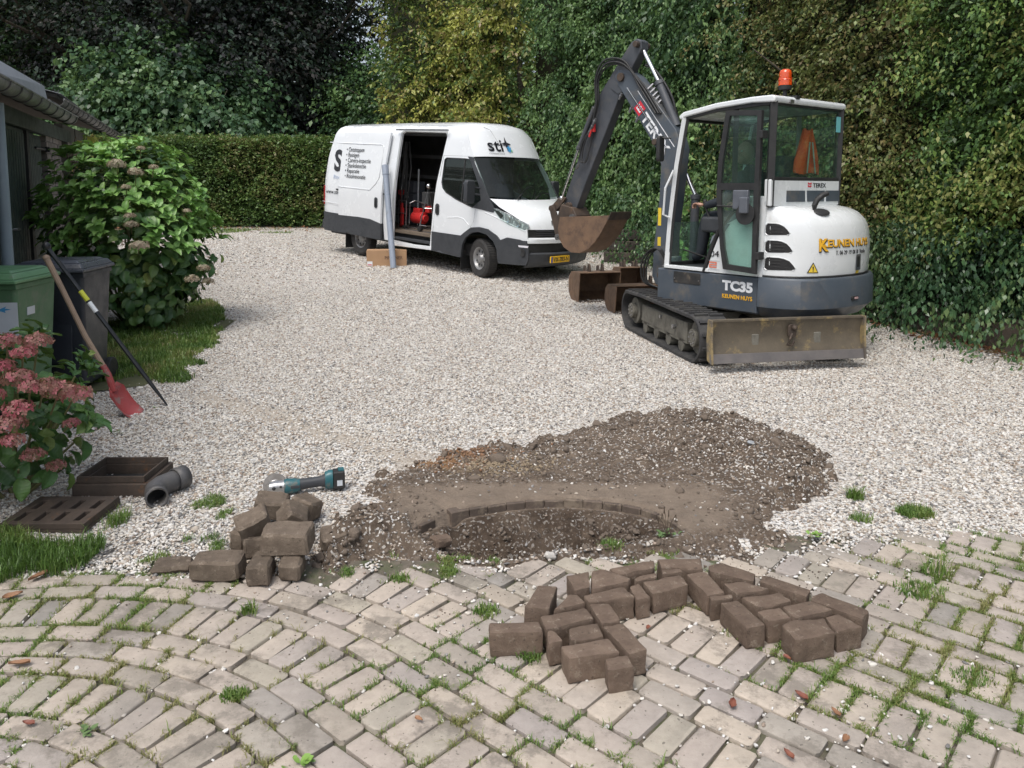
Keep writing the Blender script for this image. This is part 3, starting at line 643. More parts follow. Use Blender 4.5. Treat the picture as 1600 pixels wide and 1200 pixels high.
def branch(mb, p, d, l, r, lev, rn):
    pts = [Vector(p)]; d = Vector(d).normalized(); rr = [r]
    for i in range(4):
        d = (d + Vector((rn.gauss(0, .14), rn.gauss(0, .14), rn.gauss(.03, .1)))).normalized(); pts.append(pts[-1] + d * l / 4); rr.append(r * (1 - .17 * (i + 1)))
    mb.tube(pts, rr, 6 if lev > 1 else 4)
    if lev > 0:
        for k in range(3 if lev > 1 else 3):
            q = pts[1 + (k + lev) % 4]; dd = (d + Vector((rn.gauss(0, .75), rn.gauss(0, .75), rn.gauss(.15, .3)))).normalized()
            branch(mb, q, dd, l * .62, r * .5, lev - 1, rn)
def crown_points(n, c, rad, bumps=.35, seed=1, shell=.45, yfront=None):
    """points in the outer part of an uneven crown"""
    d = nrm(rng.normal(0, 1, (n, 3))); rr = 1 - shell * rng.uniform(0, 1, n) ** 1.6
    u = d[:, 0] * 2.1 + d[:, 2] * 1.7; v = d[:, 1] * 2.1 - d[:, 2] * 1.9
    k = 1 + bumps * (vnoise(u + seed, v - seed, 1.5, seed, 3) - .5) * 2; P = np.array(c) + d * (rr * k)[:, None] * np.array(rad)
    return P, nrm(d * np.array([1, 1, .6]))
def tree(name, label, cat, base, c, rad, n, per, size, mat, seed, length=.5, droop=.35, asp=.6, trunk_r=.18, group=None, clump=.9, shell=.55, bumps=.4, extra=None, bias=0, six=False, vis=True):
    o = empty(name, base, label=label, cat=cat, group=group); rn = random.Random(seed); B = Vector(base)
    P, D = crown_points(n, c, rad, bumps, seed, shell)
    k = P[:, 2] > base[2] + .25; P, D = P[k], D[k]
    # only the half of the crown towards the yard is dense
    V, Fq = sprays(P - np.array(base), D, per, length, size, asp, droop, six=six)
    foliage('crown', V, Fq, mat, o, clump, bias=bias, per=2 if six else 1)
    mb = MB(); top = Vector(c) - B; h = top.z
    pts = [Vector((0, 0, -.1)), Vector((top.x * .15 + rn.gauss(0, .08), top.y * .1, h * .35)), Vector((top.x * .5, top.y * .5, h * .7)), Vector((top.x, top.y, h * 1.05))]
    mb.tube(pts, [trunk_r * 1.3, trunk_r, trunk_r * .7, trunk_r * .35], 9)
    for i in range(7):
        a = rn.uniform(0, 6.28); q = pts[1].lerp(pts[3], rn.uniform(0, .9)); branch(mb, q, (math.cos(a) * .9, math.sin(a) * .9, .5), max(rad) * .75, trunk_r * .4, 1, rn)
    mb.build('trunk', BARK, o, smooth=40); return o
def core(mb, c, rad, seed):
    """dark backing added inside a big crown to shut out sky: lumpy mass"""
    mb.ball(c, rad, seg=16, rings=10)
def wall_foliage(path, z0, z1, dens, per, size, length, lump=.5, droop=.4, outw=(0, -1), depth=.9, seed=1, topvar=.0):
    """leafy sprays over the face of a tall hedge that follows a path of (x, y)"""
    path = np.array(path, float); seg = np.linalg.norm(np.diff(path, axis=0), axis=1); tot = seg.sum(); n = int(tot * (z1 - z0) * dens)
    s = rng.uniform(0, tot, n); cs = np.concatenate([[0], np.cumsum(seg)]); i = np.clip(np.searchsorted(cs, s) - 1, 0, len(seg) - 1); f = (s - cs[i]) / seg[i]
    xy = path[i] + (path[i + 1] - path[i]) * f[:, None]; t = (path[i + 1] - path[i]) / seg[i][:, None]; nn = np.stack([t[:, 1], -t[:, 0]], -1)
    nn *= np.sign((nn * (np.array([0, 1.0]) - xy)).sum(1))[:, None]      # towards the yard
    z = rng.uniform(z0, z1, n); lum = (vnoise(s + z * .3, z - s * .2, .75, seed, 4) - .45) * 2.9 * lump
    dep = -depth * rng.uniform(0, 1, n) ** 1.7; off = lum + dep; ga = np.repeat(GZ(xy[:, 1:2]), 1, 0)[:, 0]
    P = np.concatenate([xy + nn * off[:, None], (z + ga)[:, None]], 1); D = np.concatenate([nn + t * rng.normal(0, .5, (n, 1)), rng.normal(.1, .35, (n, 1))], 1)
    V, Fq = sprays(P, D, per, length, size, .58, droop); return V, Fq
GREEN_D = leafm('leaf_dark_green', [(.022, .046, .024), (.034, .070, .030), (.052, .098, .038), (.085, .14, .05)])
GREEN_M = leafm('leaf_beech', [(.026, .05, .018), (.04, .08, .025), (.06, .11, .03), (.09, .14, .035), (.12, .13, .04)])
GREEN_Y = leafm('leaf_hazel', [(.028, .052, .02), (.05, .088, .026), (.085, .125, .032), (.135, .17, .04), (.13, .095, .045), (.20, .21, .05)], trans=.3)
BROWNY = leafm('leaf_brownish_beech', [(.03, .05, .018), (.05, .075, .025), (.075, .085, .03), (.11, .08, .035), (.10, .12, .04)])
COPPER = leafm('leaf_copper_beech', [(.012, .012, .014), (.016, .020, .019), (.02, .028, .024), (.022, .04, .026), (.034, .032, .031)], trans=.12, rough=.6, spec=.2)
MAPLE = leafm('leaf_maple', [(.018, .040, .022), (.03, .062, .03), (.045, .088, .04), (.075, .125, .05)])
IVY = leafm('leaf_ivy', [(.014, .032, .016), (.022, .05, .022), (.035, .07, .03), (.06, .09, .035)], rough=.3, trans=.1)
HEDGEM = leafm('leaf_clipped_hedge', [(.03, .055, .018), (.045, .082, .024), (.065, .11, .032), (.085, .125, .035), (.095, .09, .038)])
COREM = pm('dark_backing', (.016, .018, .011), (.03, .03, .018), 2.5, .95, bmp=1, bs=8, spec=.1)  # dark backing added inside the hedges so no sky shows through

def boughs(path, z0, z1, n, size, seed, droop):
    """leafy boughs that stand out of the face and hang down"""
    r2 = random.Random(seed); C = []; D = []; pf = path_fine(path, .12)
    for _ in range(n):
        x, y = r2.choice(pf); z = r2.uniform(z0 + .3, z1); nd = Vector((-x, 1 - y, 0)).normalized(); tn = Vector((-nd.y, nd.x, 0)); d = (nd * r2.uniform(.5, 1) + tn * r2.gauss(0, .7) + Vector((0, 0, r2.uniform(-.1, .6)))).normalized(); l = r2.uniform(.5, 1.3); p = Vector((x, y, z + gz(y))) + nd * r2.uniform(-.1, .3)
        for k in range(15):
            t = k / 14; q = p + d * l * t - Vector((0, 0, 1)) * droop * 1.5 * l * t * t + Vector((r2.gauss(0, .05), r2.gauss(0, .05), r2.gauss(0, .05))) ; C.append(tuple(q)); e = (d + tn * r2.choice((-1, 1)) * .9 - Vector((0, 0, droop * (1 + t)))); D.append(tuple(e))
    return sprays(np.array(C), np.array(D), 7, .26, size * .92, .55, droop)
def path_fine(path, st):
    out = []
    for (x0, y0), (x1, y1) in zip(path[:-1], path[1:]):
        k = max(1, int(math.hypot(x1 - x0, y1 - y0) / st)); out += [(x0 + (x1 - x0) * i / k, y0 + (y1 - y0) * i / k) for i in range(k)]
    return out + [path[-1]]
# --- clipped hedge across the end of the yard
hb = 22.2; hz = gz(hb)
ch = empty('clipped_hedge', (-8, hb + .9, hz), label='long clipped hedge with a flat top closing the far end of the yard', cat='hedge')
hv = []
def box_leaves(x0, x1, y0, y1, z0, z1, n, size):
    A = [(x1 - x0) * (z1 - z0), (x1 - x0) * (y1 - y0), (y1 - y0) * (z1 - z0)]; f = rng.choice(3, n, p=np.array(A) / sum(A))
    x = rng.uniform(x0, x1, n); y = rng.uniform(y0, y1, n); z = rng.uniform(z0, z1, n); j = -rng.uniform(0, 1, n) ** 2 * .28
    lx = (vnoise(x, z, 1.1, 8) - .5) * .35
    y = np.where(f == 0, y0 - j + lx, y); z = np.where(f == 1, z1 + j + lx * .6, z); x = np.where(f == 2, x1 + j, x)
    D = np.stack([np.where(f == 2, 1., 0), np.where(f == 0, -1., 0), np.where(f == 1, 1., .2)], -1) + rng.normal(0, .4, (n, 3))
    return np.stack([x, y, z], -1), D
P, D = box_leaves(-13.5, -3.2, hb, hb + 1.5, hz + .05, hz + 2.42, 17000, .06); P[:, :] -= np.array([-8, hb + .9, hz])
V, Fq = sprays(P, D, 5, .16, .075, .55, .1); foliage('leaves', V, Fq, HEDGEM, ch, 1.0, spread=.25)
MB().box((-.35, -.05, 1.12), (10.0, 1.05, 2.1)).build('dark_backing', COREM, ch, smooth=0)

# --- tall hedgerow on the right: several plants grown into each other
right_path = [(7.2, 3.0), (6.0, 6.0), (5.35, 7.6), (4.75, 9.6)]
def hedge_thing(label, path, z0, z1, dens, per, size, length, mat, lump, depth, seed, droop=.4, bias=0, name='tall_hedge', cat='hedge', corew=.55, clump=1.3, spread=.22, nb=60):
    b = path[len(path) // 2]; o = empty(name, (b[0], b[1], gz(b[1])), label=label, cat=cat)
    V, Fq = wall_foliage(path, z0, z1, dens, per, size, length, lump, droop, seed=seed, depth=depth); V = V - np.array([b[0], b[1], gz(b[1])])
    foliage('leaves', V, Fq, mat, o, clump, bias, spread)
    V, Fq = boughs(path, z0, z1, nb, size, seed, droop); foliage('bough_leaves', V - np.array([b[0], b[1], gz(b[1])]), Fq, mat, o, clump, bias + .22, spread)
    mb = MB(T(-b[0], -b[1], -gz(b[1]))); rn = random.Random(seed)
    for (x0, y0), (x1, y1) in zip(path[:-1], path[1:]):
        k = max(1, int(math.hypot(x1 - x0, y1 - y0) / 1.1))
        for i in range(k):
            f = (i + .5) / k; x, y = x0 + (x1 - x0) * f, y0 + (y1 - y0) * f; d = Vector((x, y, 0)); d = Vector((x, y - 1, 0)).normalized() * (depth + corew)
            branch(mb, (x + d.x * .95, y + d.y * .95, gz(y)), (rn.gauss(0, .08), rn.gauss(0, .08), 1), min(2.6, z1 * .45), .05, 1, rn)
    sx_ = mb.build('stems', BARK, o, smooth=40); sx_['kind'] = 'stuff'
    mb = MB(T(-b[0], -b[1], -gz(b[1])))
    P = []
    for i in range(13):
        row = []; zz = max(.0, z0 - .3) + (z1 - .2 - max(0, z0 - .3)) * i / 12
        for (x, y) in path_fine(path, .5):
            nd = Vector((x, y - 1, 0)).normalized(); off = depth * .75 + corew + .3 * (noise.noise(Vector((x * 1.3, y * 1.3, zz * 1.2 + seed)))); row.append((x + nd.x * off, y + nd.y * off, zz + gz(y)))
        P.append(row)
    mb.grid(P); mb.build('dark_backing', COREM, o, smooth=80); return o
def path_fine(path, st):
    out = []
    for (x0, y0), (x1, y1) in zip(path[:-1], path[1:]):
        k = max(1, int(math.hypot(x1 - x0, y1 - y0) / st)); out += [(x0 + (x1 - x0) * i / k, y0 + (y1 - y0) * i / k) for i in range(k)]
    return out + [path[-1]]
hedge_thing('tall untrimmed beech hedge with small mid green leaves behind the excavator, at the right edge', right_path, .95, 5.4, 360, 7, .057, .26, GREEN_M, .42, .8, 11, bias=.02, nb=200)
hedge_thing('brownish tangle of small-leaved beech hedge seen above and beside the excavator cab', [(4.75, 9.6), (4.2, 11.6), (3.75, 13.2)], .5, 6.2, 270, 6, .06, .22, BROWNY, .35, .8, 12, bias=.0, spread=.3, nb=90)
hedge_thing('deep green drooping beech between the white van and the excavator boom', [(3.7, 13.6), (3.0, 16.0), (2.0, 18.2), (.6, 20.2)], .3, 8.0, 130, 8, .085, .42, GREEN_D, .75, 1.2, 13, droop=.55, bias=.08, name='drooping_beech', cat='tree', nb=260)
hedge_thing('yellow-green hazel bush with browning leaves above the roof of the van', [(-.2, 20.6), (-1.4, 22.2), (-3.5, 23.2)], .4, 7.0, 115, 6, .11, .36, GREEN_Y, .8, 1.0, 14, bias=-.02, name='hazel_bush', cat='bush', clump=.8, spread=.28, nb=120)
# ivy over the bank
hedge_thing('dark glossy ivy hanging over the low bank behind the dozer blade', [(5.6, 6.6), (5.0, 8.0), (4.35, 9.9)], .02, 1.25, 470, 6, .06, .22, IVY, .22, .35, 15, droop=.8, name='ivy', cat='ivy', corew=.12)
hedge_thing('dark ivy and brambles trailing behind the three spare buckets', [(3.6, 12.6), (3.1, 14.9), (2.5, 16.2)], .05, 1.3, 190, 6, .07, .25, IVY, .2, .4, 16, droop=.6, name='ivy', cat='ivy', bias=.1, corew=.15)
# climbing hop vine strand in front of the brown hedge
vo = empty('climbing_vine', (2.55, 12.0, 0), label='light green vine climbing between the boom and the brown hedge', cat='vine')
c_ = np.array([[.05 * math.sin(i * .9) + .1 * math.sin(i * .23), .1 * math.cos(i * .7), .1 + i * .045] for i in range(58)]); V, Fq = leaf_cloud(np.repeat(c_, 4, 0) + rng.normal(0, .07, (232, 3)), rng.normal(0, 1, (232, 3)), .11, .8); foliage('leaves', V, Fq, leafm('leaf_vine', [(.08, .16, .04), (.11, .2, .06), (.16, .24, .09)]), vo)
MB().tube([tuple(p) for p in c_], .008, 5).build('stem', TWIG, vo)

# --- earth bank and leaf litter at the foot of the right hedge
BANK = pm('bank_earth', (.035, .028, .022), (.06, .045, .033), 7, .95, bmp=1, bs=18)
bp_ = [(6.9, 3.2), (5.55, 6.2), (5.12, 7.3), (4.62, 9.2), (3.95, 12.0), (3.4, 14.6), (2.5, 17.2), (.9, 19.7), (-2, 22.9)]
P = []
for (x, y) in path_fine(bp_, .4):
    nd = Vector((x, y - 1, 0)).normalized(); nz_ = .12 * noise.noise(Vector((x * 2, y * 2, 0)))
    P.append([(x + nd.x * (a_ - .2 + nz_), y + nd.y * (a_ - .2 + nz_), gz(y) + h_ + nz_ * .5 * (h_ > 0)) for a_, h_ in ((-.1, -.06), (.02, .1), (.12, .24), (.4, .34), (1.2, .4), (2.6, .45))])
tag(MB().grid(P, flip=True).build('bank', BANK, smooth=60), kind='structure')
LIT = leafm('fallen_leaf', [(.12, .05, .03), (.2, .09, .045), (.28, .13, .06), (.22, .16, .08), (.1, .07, .04)], trans=.05, rough=.6)
def litter(n, fx, label=None, size=.045):
    P = []; 
    while len(P) < n:
        x, y = fx()
        P.append((x, y, gz(y) + .012 + random.uniform(0, .02)))
    P = np.array(P); D = rng.normal(0, 1, (n, 3)) * np.array([1, 1, .12]); V, Fq = leaf_cloud(P, D, size, .6, 0, .12); V = V.copy(); V[:, 2] = np.maximum(V[:, 2], P.repeat(4, 0)[:, 2] - .008)
    o = foliage('leaf_litter', V, Fq, LIT, None, 2); tag(o, kind='stuff'); return o
def near_bank():
    i = random.randrange(1, 7); (x0, y0), (x1, y1) = bp_[i], bp_[i + 1]; f = random.random(); d = abs(random.gauss(0, .22)) + .12
    x, y = x0 + (x1 - x0) * f, y0 + (y1 - y0) * f; nd = Vector((x, y - 1, 0)).normalized(); return x - nd.x * d, y - nd.y * d
litter(2600, near_bank, size=.055)
litter(900, lambda: (random.uniform(-11, -3.5), hb - abs(random.gauss(0, .5)) - .1), size=.06)

# --- trees behind the hedge and shed
tree('copper_beech', 'big dark purple copper beech above the shed roof and clipped hedge', 'tree', (-13, 29, 1), (-12.2, 28.5, 7.6), (7.6, 4.0, 5.6), 15000, 7, .15, COPPER, 21, .6, .3, trunk_r=.35, clump=.7, shell=.7)
tree('copper_beech', 'dark copper beech standing behind the maple, left of the gap of sky', 'tree', (-7.0, 29.5, 1), (-8.6, 29, 6.2), (2.7, 2.8, 5.6), 6000, 7, .14, COPPER, 22, .55, .3, trunk_r=.25, clump=.7, bias=.12)
tree('maple_tree', 'green maple with layered broad leaves rising over the clipped hedge', 'tree', (-10.3, 25.3, .66), (-10.4, 25.2, 3.4), (2.7, 1.5, 2.9), 3600, 9, .15, MAPLE, 23, .7, .6, asp=.85, trunk_r=.13, bumps=1.0, clump=1.1, shell=.5)
tree('maple_tree', 'small maple shoot with pale green leaves left of the larger maple, over the shed roof', 'tree', (-13.2, 24.8, .66), (-12.9, 24.6, 3.0), (1.5, 1.1, 2.0), 1100, 8, .15, MAPLE, 24, .45, .5, asp=.85, trunk_r=.08, bumps=.6, bias=.1)
tree('bright_tree', 'tall bright green tree with gaps of sky behind the van', 'tree', (-5.2, 33, 1), (-2.4, 32.5, 7.5), (3.0, 2.5, 5.0), 1800, 7, .16, GREEN_Y, 25, .6, .4, trunk_r=.2, bias=-.15, bumps=.6, shell=.8)
tree('background_tree', 'dark green tree low behind the left end of the van', 'tree', (-3.9, 27.0, 1), (-3.9, 27, 3.4), (2.6, 1.6, 3.0), 2900, 7, .13, GREEN_D, 26, .5, .4, trunk_r=.12, bias=-.1)
tree('background_tree', 'green tree filling the background above the hazel bush', 'tree', (.5, 28, 1), (.2, 28, 6.5), (4.4, 2, 5.2), 5200, 7, .14, GREEN_M, 27, .6, .4, trunk_r=.2, bias=.1)
tree('background_tree', 'far dark tree behind the copper beeches at the left edge', 'tree', (-20.5, 28, 1), (-20, 28, 6), (4.6, 3, 5.8), 4200, 7, .17, GREEN_D, 28, .6, .4, trunk_r=.2)
# far wood beyond, one dark mass
P = []; 
n = 42000; x = rng.uniform(-42, 34, n); z = rng.uniform(.5, 15, n) ; topz = 10.6 + 3 * vnoise(x, x * 0, .13, 61) ; gapm = (np.abs(x + 6.9) < .9 + 2.0 * vnoise(z, x, 1.1, 62)) & (z > 7.4)
k = (z < topz) & ~gapm; x, z = x[k], z[k]; y = 37 + rng.uniform(0, 3, len(x)) + (vnoise(x, z, .4, 63) - .5) * 4
V, Fq = sprays(np.stack([x, y, z], -1), np.stack([rng.normal(0, .5, len(x)), -np.ones(len(x)), rng.normal(0, .3, len(x))], -1), 5, .8, .30, .6, .4)
tag(foliage('far_wood', V, Fq, GREEN_D, None, .4), kind='stuff')

# ================================================================ GRASS AND WEEDS
GRASS = leafm('grass_blade', [(.05, .10, .022), (.08, .155, .032), (.12, .205, .045), (.17, .23, .06), (.23, .22, .09)], trans=.3)
def blades(P, h, w_=.004, lean=.5, per=1):
    P = np.repeat(np.asarray(P, float), per, 0); n = len(P); P = P + np.concatenate([rng.normal(0, .008, (n, 2)), np.zeros((n, 1))], 1)
    a = rng.uniform(0, 6.28, n); d = np.stack([np.cos(a), np.sin(a), np.zeros(n)], -1); s = np.stack([-np.sin(a), np.cos(a), np.zeros(n)], -1)
    hh = (h * rng.lognormal(0, .3, n))[:, None]; ln = rng.uniform(.1, 1, n)[:, None] * lean; up = np.array([0, 0, 1.])
    w1 = s * w_ * rng.uniform(.6, 1.3, (n, 1)); m = P + up * hh * .6 + d * hh * ln * .35; t = P + up * hh * (1 - .4 * ln) + d * hh * ln
    V = np.stack([P - w1 / 2, P + w1 / 2, m + w1 * .4, t, m - w1 * .4], 1).reshape(-1, 3); k = np.arange(n)[:, None] * 5
    return V, np.concatenate([k + np.array([0, 1, 2, 4]), ], 0), k
def grass(name, P, h, w_=.004, lean=.5, per=1, bias=0, parent=None, clump=3, mat=None):
    V, q, k = blades(P, h, w_, lean, per); tri = (k + np.array([4, 2, 3])); n = len(k)
    Fq = np.concatenate([q, np.concatenate([tri, tri[:, 2:3]], 1)]); 
    # quads for stems, then tips as triangles in the same mesh
    me = bpy.data.meshes.new(name); me.vertices.add(len(V)); me.vertices.foreach_set('co', V.astype(np.float32).ravel())
    lv = np.concatenate([q.ravel(), tri.ravel()]).astype(np.int32); me.loops.add(len(lv)); me.loops.foreach_set('vertex_index', lv); me.polygons.add(2 * n)
    me.polygons.foreach_set('loop_start', np.concatenate([np.arange(n) * 4, 4 * n + np.arange(n) * 3]).astype(np.int32)); me.update(calc_edges=True)
    c = V[q[:, 0]]; t = np.clip((vnoise(c[:, 0], c[:, 1], clump, 88) - .5) * 1.5 + .45 + bias + rng.normal(0, .18, n), 0, 1)
    a = me.attributes.new('tint', 'FLOAT', 'FACE'); a.data.foreach_set('value', np.concatenate([t, t]).astype(np.float32))
    o = mesh_obj(name, me, mat or GRASS, parent)
    if parent is None: o['kind'] = 'stuff'
    return o
if jg: grass('joint_grass', jg, .017, .0028, 1.4, per=14, bias=.38)
# lawn strip in front of the shrub
def fill(poly, n, thr=None, sc=2.0, seed=5):
    xs1 = [p[0] for p in poly]; ys1 = [p[1] for p in poly]; x, y = cloud(n, min(xs1), max(xs1), min(ys1), max(ys1)); d = dpoly(x, y, poly)
    k = d > (vnoise(x, y, 3, seed) - .5) * .5
    if thr: k &= vnoise(x, y, sc, seed + 1) > thr
    return np.stack([x[k], y[k], GZ(y[k]) + .0], -1)
lawn = [tuple(G(*p).xy) for p in ((170, 600), (205, 592), (290, 600), (318, 560), (345, 520), (335, 470), (250, 480), (160, 510), (60, 520), (60, 600))]
grass('lawn_grass', fill(lawn, 90000, .2), .05, .008, .8, bias=.12)
tag(np_mesh('lawn_soil', *(lambda P_: (P_, [[i, i + 1, i + 2, i + 3] for i in range(0, len(P_), 4)]))([(a, b_, .012) for (a, b_) in [(-4.2, 5.6), (-3.0, 6.3), (-3.4, 9.6), (-5.2, 9.8)]]), pm('mossy_soil', (.06, .07, .03), (.10, .10, .045), 6, .95, bmp=.6, bs=40)), kind='structure')
verge = [tuple(G(*p).xy) for p in ((-250, 960), (20, 900), (120, 888), (215, 850), (195, 806), (150, 822), (110, 836), (20, 832), (-150, 850))]
grass('verge_grass', fill(verge, 22000), .05, .004, .9, bias=.02)
vg2 = [tuple(G(*p).xy) for p in ((190, 870), (340, 880), (345, 800), (300, 770), (240, 820))]
grass('verge_grass', fill(vg2, 14000, .54, 7), .022, .0032, 1.3, bias=.2)
soilgrass = [tuple(G(*p).xy) for p in ((500, 905), (780, 900), (780, 878), (600, 870), (480, 890))]
grass('verge_grass', fill(soilgrass, 9000, .60, 7), .02, .003, 1.3, bias=.15)
hf = [(-11, 20.6), (-5.8, 20.6), (-5.8, 21.6), (-11, 21.6)]
grass('verge_grass', fill(hf, 8000, .5, 1), .06, .008, .8, bias=.1)
def tuft(px, py, n, r, h, label, name='grass_tuft', cat='grass tuft', w_=.004, bias=0, z=None):
    g0 = G(px, py); zz = z if z is not None else (soil_z(g0.x, g0.y) if py < 880 and 560 < px < 1290 else 0)
    o = empty(name, (g0.x, g0.y, zz), label=label, cat=cat); a = rng.uniform(0, 6.28, n); q = r * np.sqrt(rng.uniform(0, 1, n))
    grass('blades', np.stack([q * np.cos(a), q * np.sin(a) * .8, np.zeros(n) - .004], -1), h, w_, .9, bias=bias, parent=o); return o
tuft(1430, 803, 1300, .085, .032, 'round cushion of grass in the white gravel, right of the spoil')
tuft(1336, 778, 240, .035, .05, 'small spiky tuft of grass in the gravel beside the spoil')
tuft(1345, 812, 160, .05, .03, 'thin scatter of grass just below the small spiky tuft')
tuft(625, 905, 200, .04, .022, 'grass tuft at the pit-side edge of the paving, left of the loose bricks')
tuft(390, 957, 90, .025, .042, 'spiky grass tuft in a paving joint below the stone pile')
tuft(365, 1088, 320, .04, .022, 'lush green grass tuft in a joint at the lower left of the paving')
tuft(1465, 900, 70, .05, .075, 'tall thin seeding grass growing from the paving right of the loose bricks', bias=.05)
tuft(828, 1028, 160, .035, .026, 'dark grass tuft squeezed between the loose bricks at their left end', bias=-.15)
tuft(760, 955, 260, .05, .02, 'grass tuft in the paving left of the leaning loose brick')
tuft(1440, 925, 420, .09, .025, 'low patch of weeds in the paving at the right')
tuft(1520, 1060, 300, .07, .02, 'low green grass in the paving near the brown stained brick')
tuft(955, 805 + 50, 260, .05, .03, 'grass patch on the near rim of the pit', z=0)
def weed(px, py, n, size, label, z=None, stalks=0, asp=.5, upr=.35, mat=None):
    g0 = G(px, py); zz = z if z is not None else (soil_z(g0.x, g0.y) if 560 < px < 1290 and py < 880 else 0)
    o = empty('weed', (g0.x, g0.y, zz), label=label, cat='weed'); me = None
    for i in range(n):
        a = i * 2.4 + random.uniform(-.4, .4); mb = MB(T(random.gauss(0, size * .35), random.gauss(0, size * .25), 0)); l = size * random.uniform(.35, .75); e = random.uniform(.1, upr + .6)
        pts = [[(math.cos(a) * l * t * math.cos(e) - math.sin(a) * w1 * l * asp * .5 * math.sin(math.pi * min(1, t * .9 + .08)), math.sin(a) * l * t * math.cos(e) + math.cos(a) * w1 * l * asp * .5 * math.sin(math.pi * min(1, t * .9 + .08)), .006 + l * t * math.sin(e) * (1.3 - .7 * t) + abs(w1) * l * .06) for w1 in (-1, 0, 1)] for t in (0, .3, .6, .85, 1)]
        mb.grid(pts, flip=True); mb.build('leaf', mat or WEEDM, o, smooth=60)
    for i in range(stalks):
        a = random.uniform(0, 6.28); q = Vector((math.cos(a) * .04, math.sin(a) * .04, random.uniform(.08, .13))); mb = MB(); mb.tube([(0, 0, 0), q * .5 + Vector((0, 0, .02)), q], .0015, 4); mb.cyl(q - Vector((0, 0, .03)), q, .003, .002, 5); mb.build('flower_stalk', TWIG, o)
    return o
WEEDM = pm('weed_leaf', (.09, .15, .05), (.13, .2, .08), 25, .5)
WEEDL = pm('weed_leaf_bright', (.16, .28, .05), (.2, .34, .08), 25, .5)
weed(1042, 838, 14, .06, 'grey-green plantain rosette with thin flower stalks on the right rim of the pit', stalks=5)
weed(1275, 842, 16, .045, 'bright green leafy weed where the gravel meets the spoil', mat=WEEDL, asp=.8, z=.01)
weed(478, 1192, 10, .05, 'leafy weed in a joint at the bottom edge of the photo', asp=.7, mat=WEEDL)
weed(132, 1150, 9, .05, 'leafy weed beside a grey brick at the lower left', asp=.6)
weed(188, 680, 8, .07, 'small dark weed on the gravel beyond the drain frame', asp=.45, z=0)
weed(240, 640, 6, .05, 'small weed beside the tip of the red shovel', z=0, mat=WEEDL)
weed(1345, 745, 5, .03, 'tiny weed in the gravel right of the spoil', z=0)
# single fallen leaves on the paving
FL = pm('dry_leaf', (.20, .10, .055), (.30, .16, .08), 30, .6); FR = pm('red_leaf', (.16, .05, .035), (.24, .09, .05), 30, .6)
lf = [(30, 1042, 'curled brown leaf lying on the paving at the left edge', FL, .05), (45, 1135, 'flat reddish leaf on the paving near the left edge', FR, .03), (60, 905, 'long dry brown leaf where the grass meets the paving', FL, .06), (20, 935, 'rusty brown leaf under the grass at the left edge', FL, .05), (655, 1128, 'small orange leaf in a joint at the bottom centre', FL, .022), (1144, 1104, 'dark red leaf in the grassy joint below the loose bricks', FR, .035), (1252, 1092, 'pink-red leaf in the joint right of the dark red leaf', FR, .035), (1305, 1118, 'orange leaf on the paving near the bottom right', FL, .03), (1320, 1160, 'small curled orange-red leaf low on the right of the paving', FL, .028), (1232, 1184, 'narrow red leaf at the bottom edge, right of centre', FR, .03), (1230, 1010 + 22, 'red leaf beside the near end of the right-hand loose bricks', FR, .025), (1012, 985, 'small red leaf in the grass between the two arms of loose bricks', FR, .022)]
for x, y, lb, mt, sz in lf:
    g0 = G(x, y); sz *= .7; mb = MB(T(g0.x, g0.y, .006) @ RZ(random.uniform(0, 360)) @ RX(random.uniform(-12, 12)))
    mb.grid([[(sz * (t - .5) * 2, w1 * sz * .55 * math.sin(math.pi * min(1, t + .05)) * (1 + .25 * math.sin(9 * t)), .004 + .25 * sz * abs(w1) ** 2 + .2 * sz * (t - .5) ** 2) for w1 in (-1, -.5, 0, .5, 1)] for t in (0, .15, .35, .55, .75, .9, 1)])
    tag(mb.build('fallen_leaf', mt, smooth=60), lb, 'leaf', 'fallen leaves on the paving')
# ================================================================ WHITE PANEL VAN
van = empty('panel_van', (-.6, 13.75, gz(13.75)), (0, R(3.3), math.atan2(-.694, .72)), label='white panel van with dark lower cladding, its sliding side door open', cat='van')
HL = pm('headlight_reflector', (.62, .64, .67), (.30, .31, .33), 14, .15, metal=.35)
GLS = glassm('van_glass', (.42, .50, .48), rough=.01, dust=.04)
CLRGL = glassm('clear_glass', (.82, .9, .88), rough=.01)
SEAL = pm('door_seal', (.02, .02, .022), (.03, .03, .03), 8, .6)
INT = pm('van_interior', (.05, .052, .055), (.08, .08, .08), 5, .8)
PLY = pm('plywood_lining', (.12, .095, .07), (.15, .12, .09), 4, .7)
TXT = pm('black_lettering', (.02, .022, .028), (.025, .025, .03), 5, .4)
TXTB = pm('pale_blue_lettering', (.42, .5, .66), (.4, .48, .62), 5, .4)
BLUEM = pm('blue_lettering', (.05, .28, .55), (.08, .33, .6), 5, .4)
AMBER = pm('amber_lens', (.7, .3, .04), (.6, .25, .04), 10, .2, coat=.5)
van.scale = (1, .93, 1); bpy.context.view_layer.update(); BF = .7
def yo(s, z):                                                   # how far the flank curves in from the widest line
    t = max(0, z - 1.25) / 1.4; q = .015 * max(0, .9 - z) + .13 * t ** 1.25 + (.10 * ((z - 2.45) / .2) ** 2 if z > 2.45 else 0)
    if s > -.3: q += .20 * ((s + .3) / 1.4) ** 2.1
    if s < -4.7: q += .06 * ((-4.7 - s) / .25) ** 2
    return q
def side(off=0.): return lambda s, z: (s, yo(s, z) - off, z)
fl = lambda f: (lambda s, z: (f(s, z)[0], 2.0 - f(s, z)[1], f(s, z)[2]))
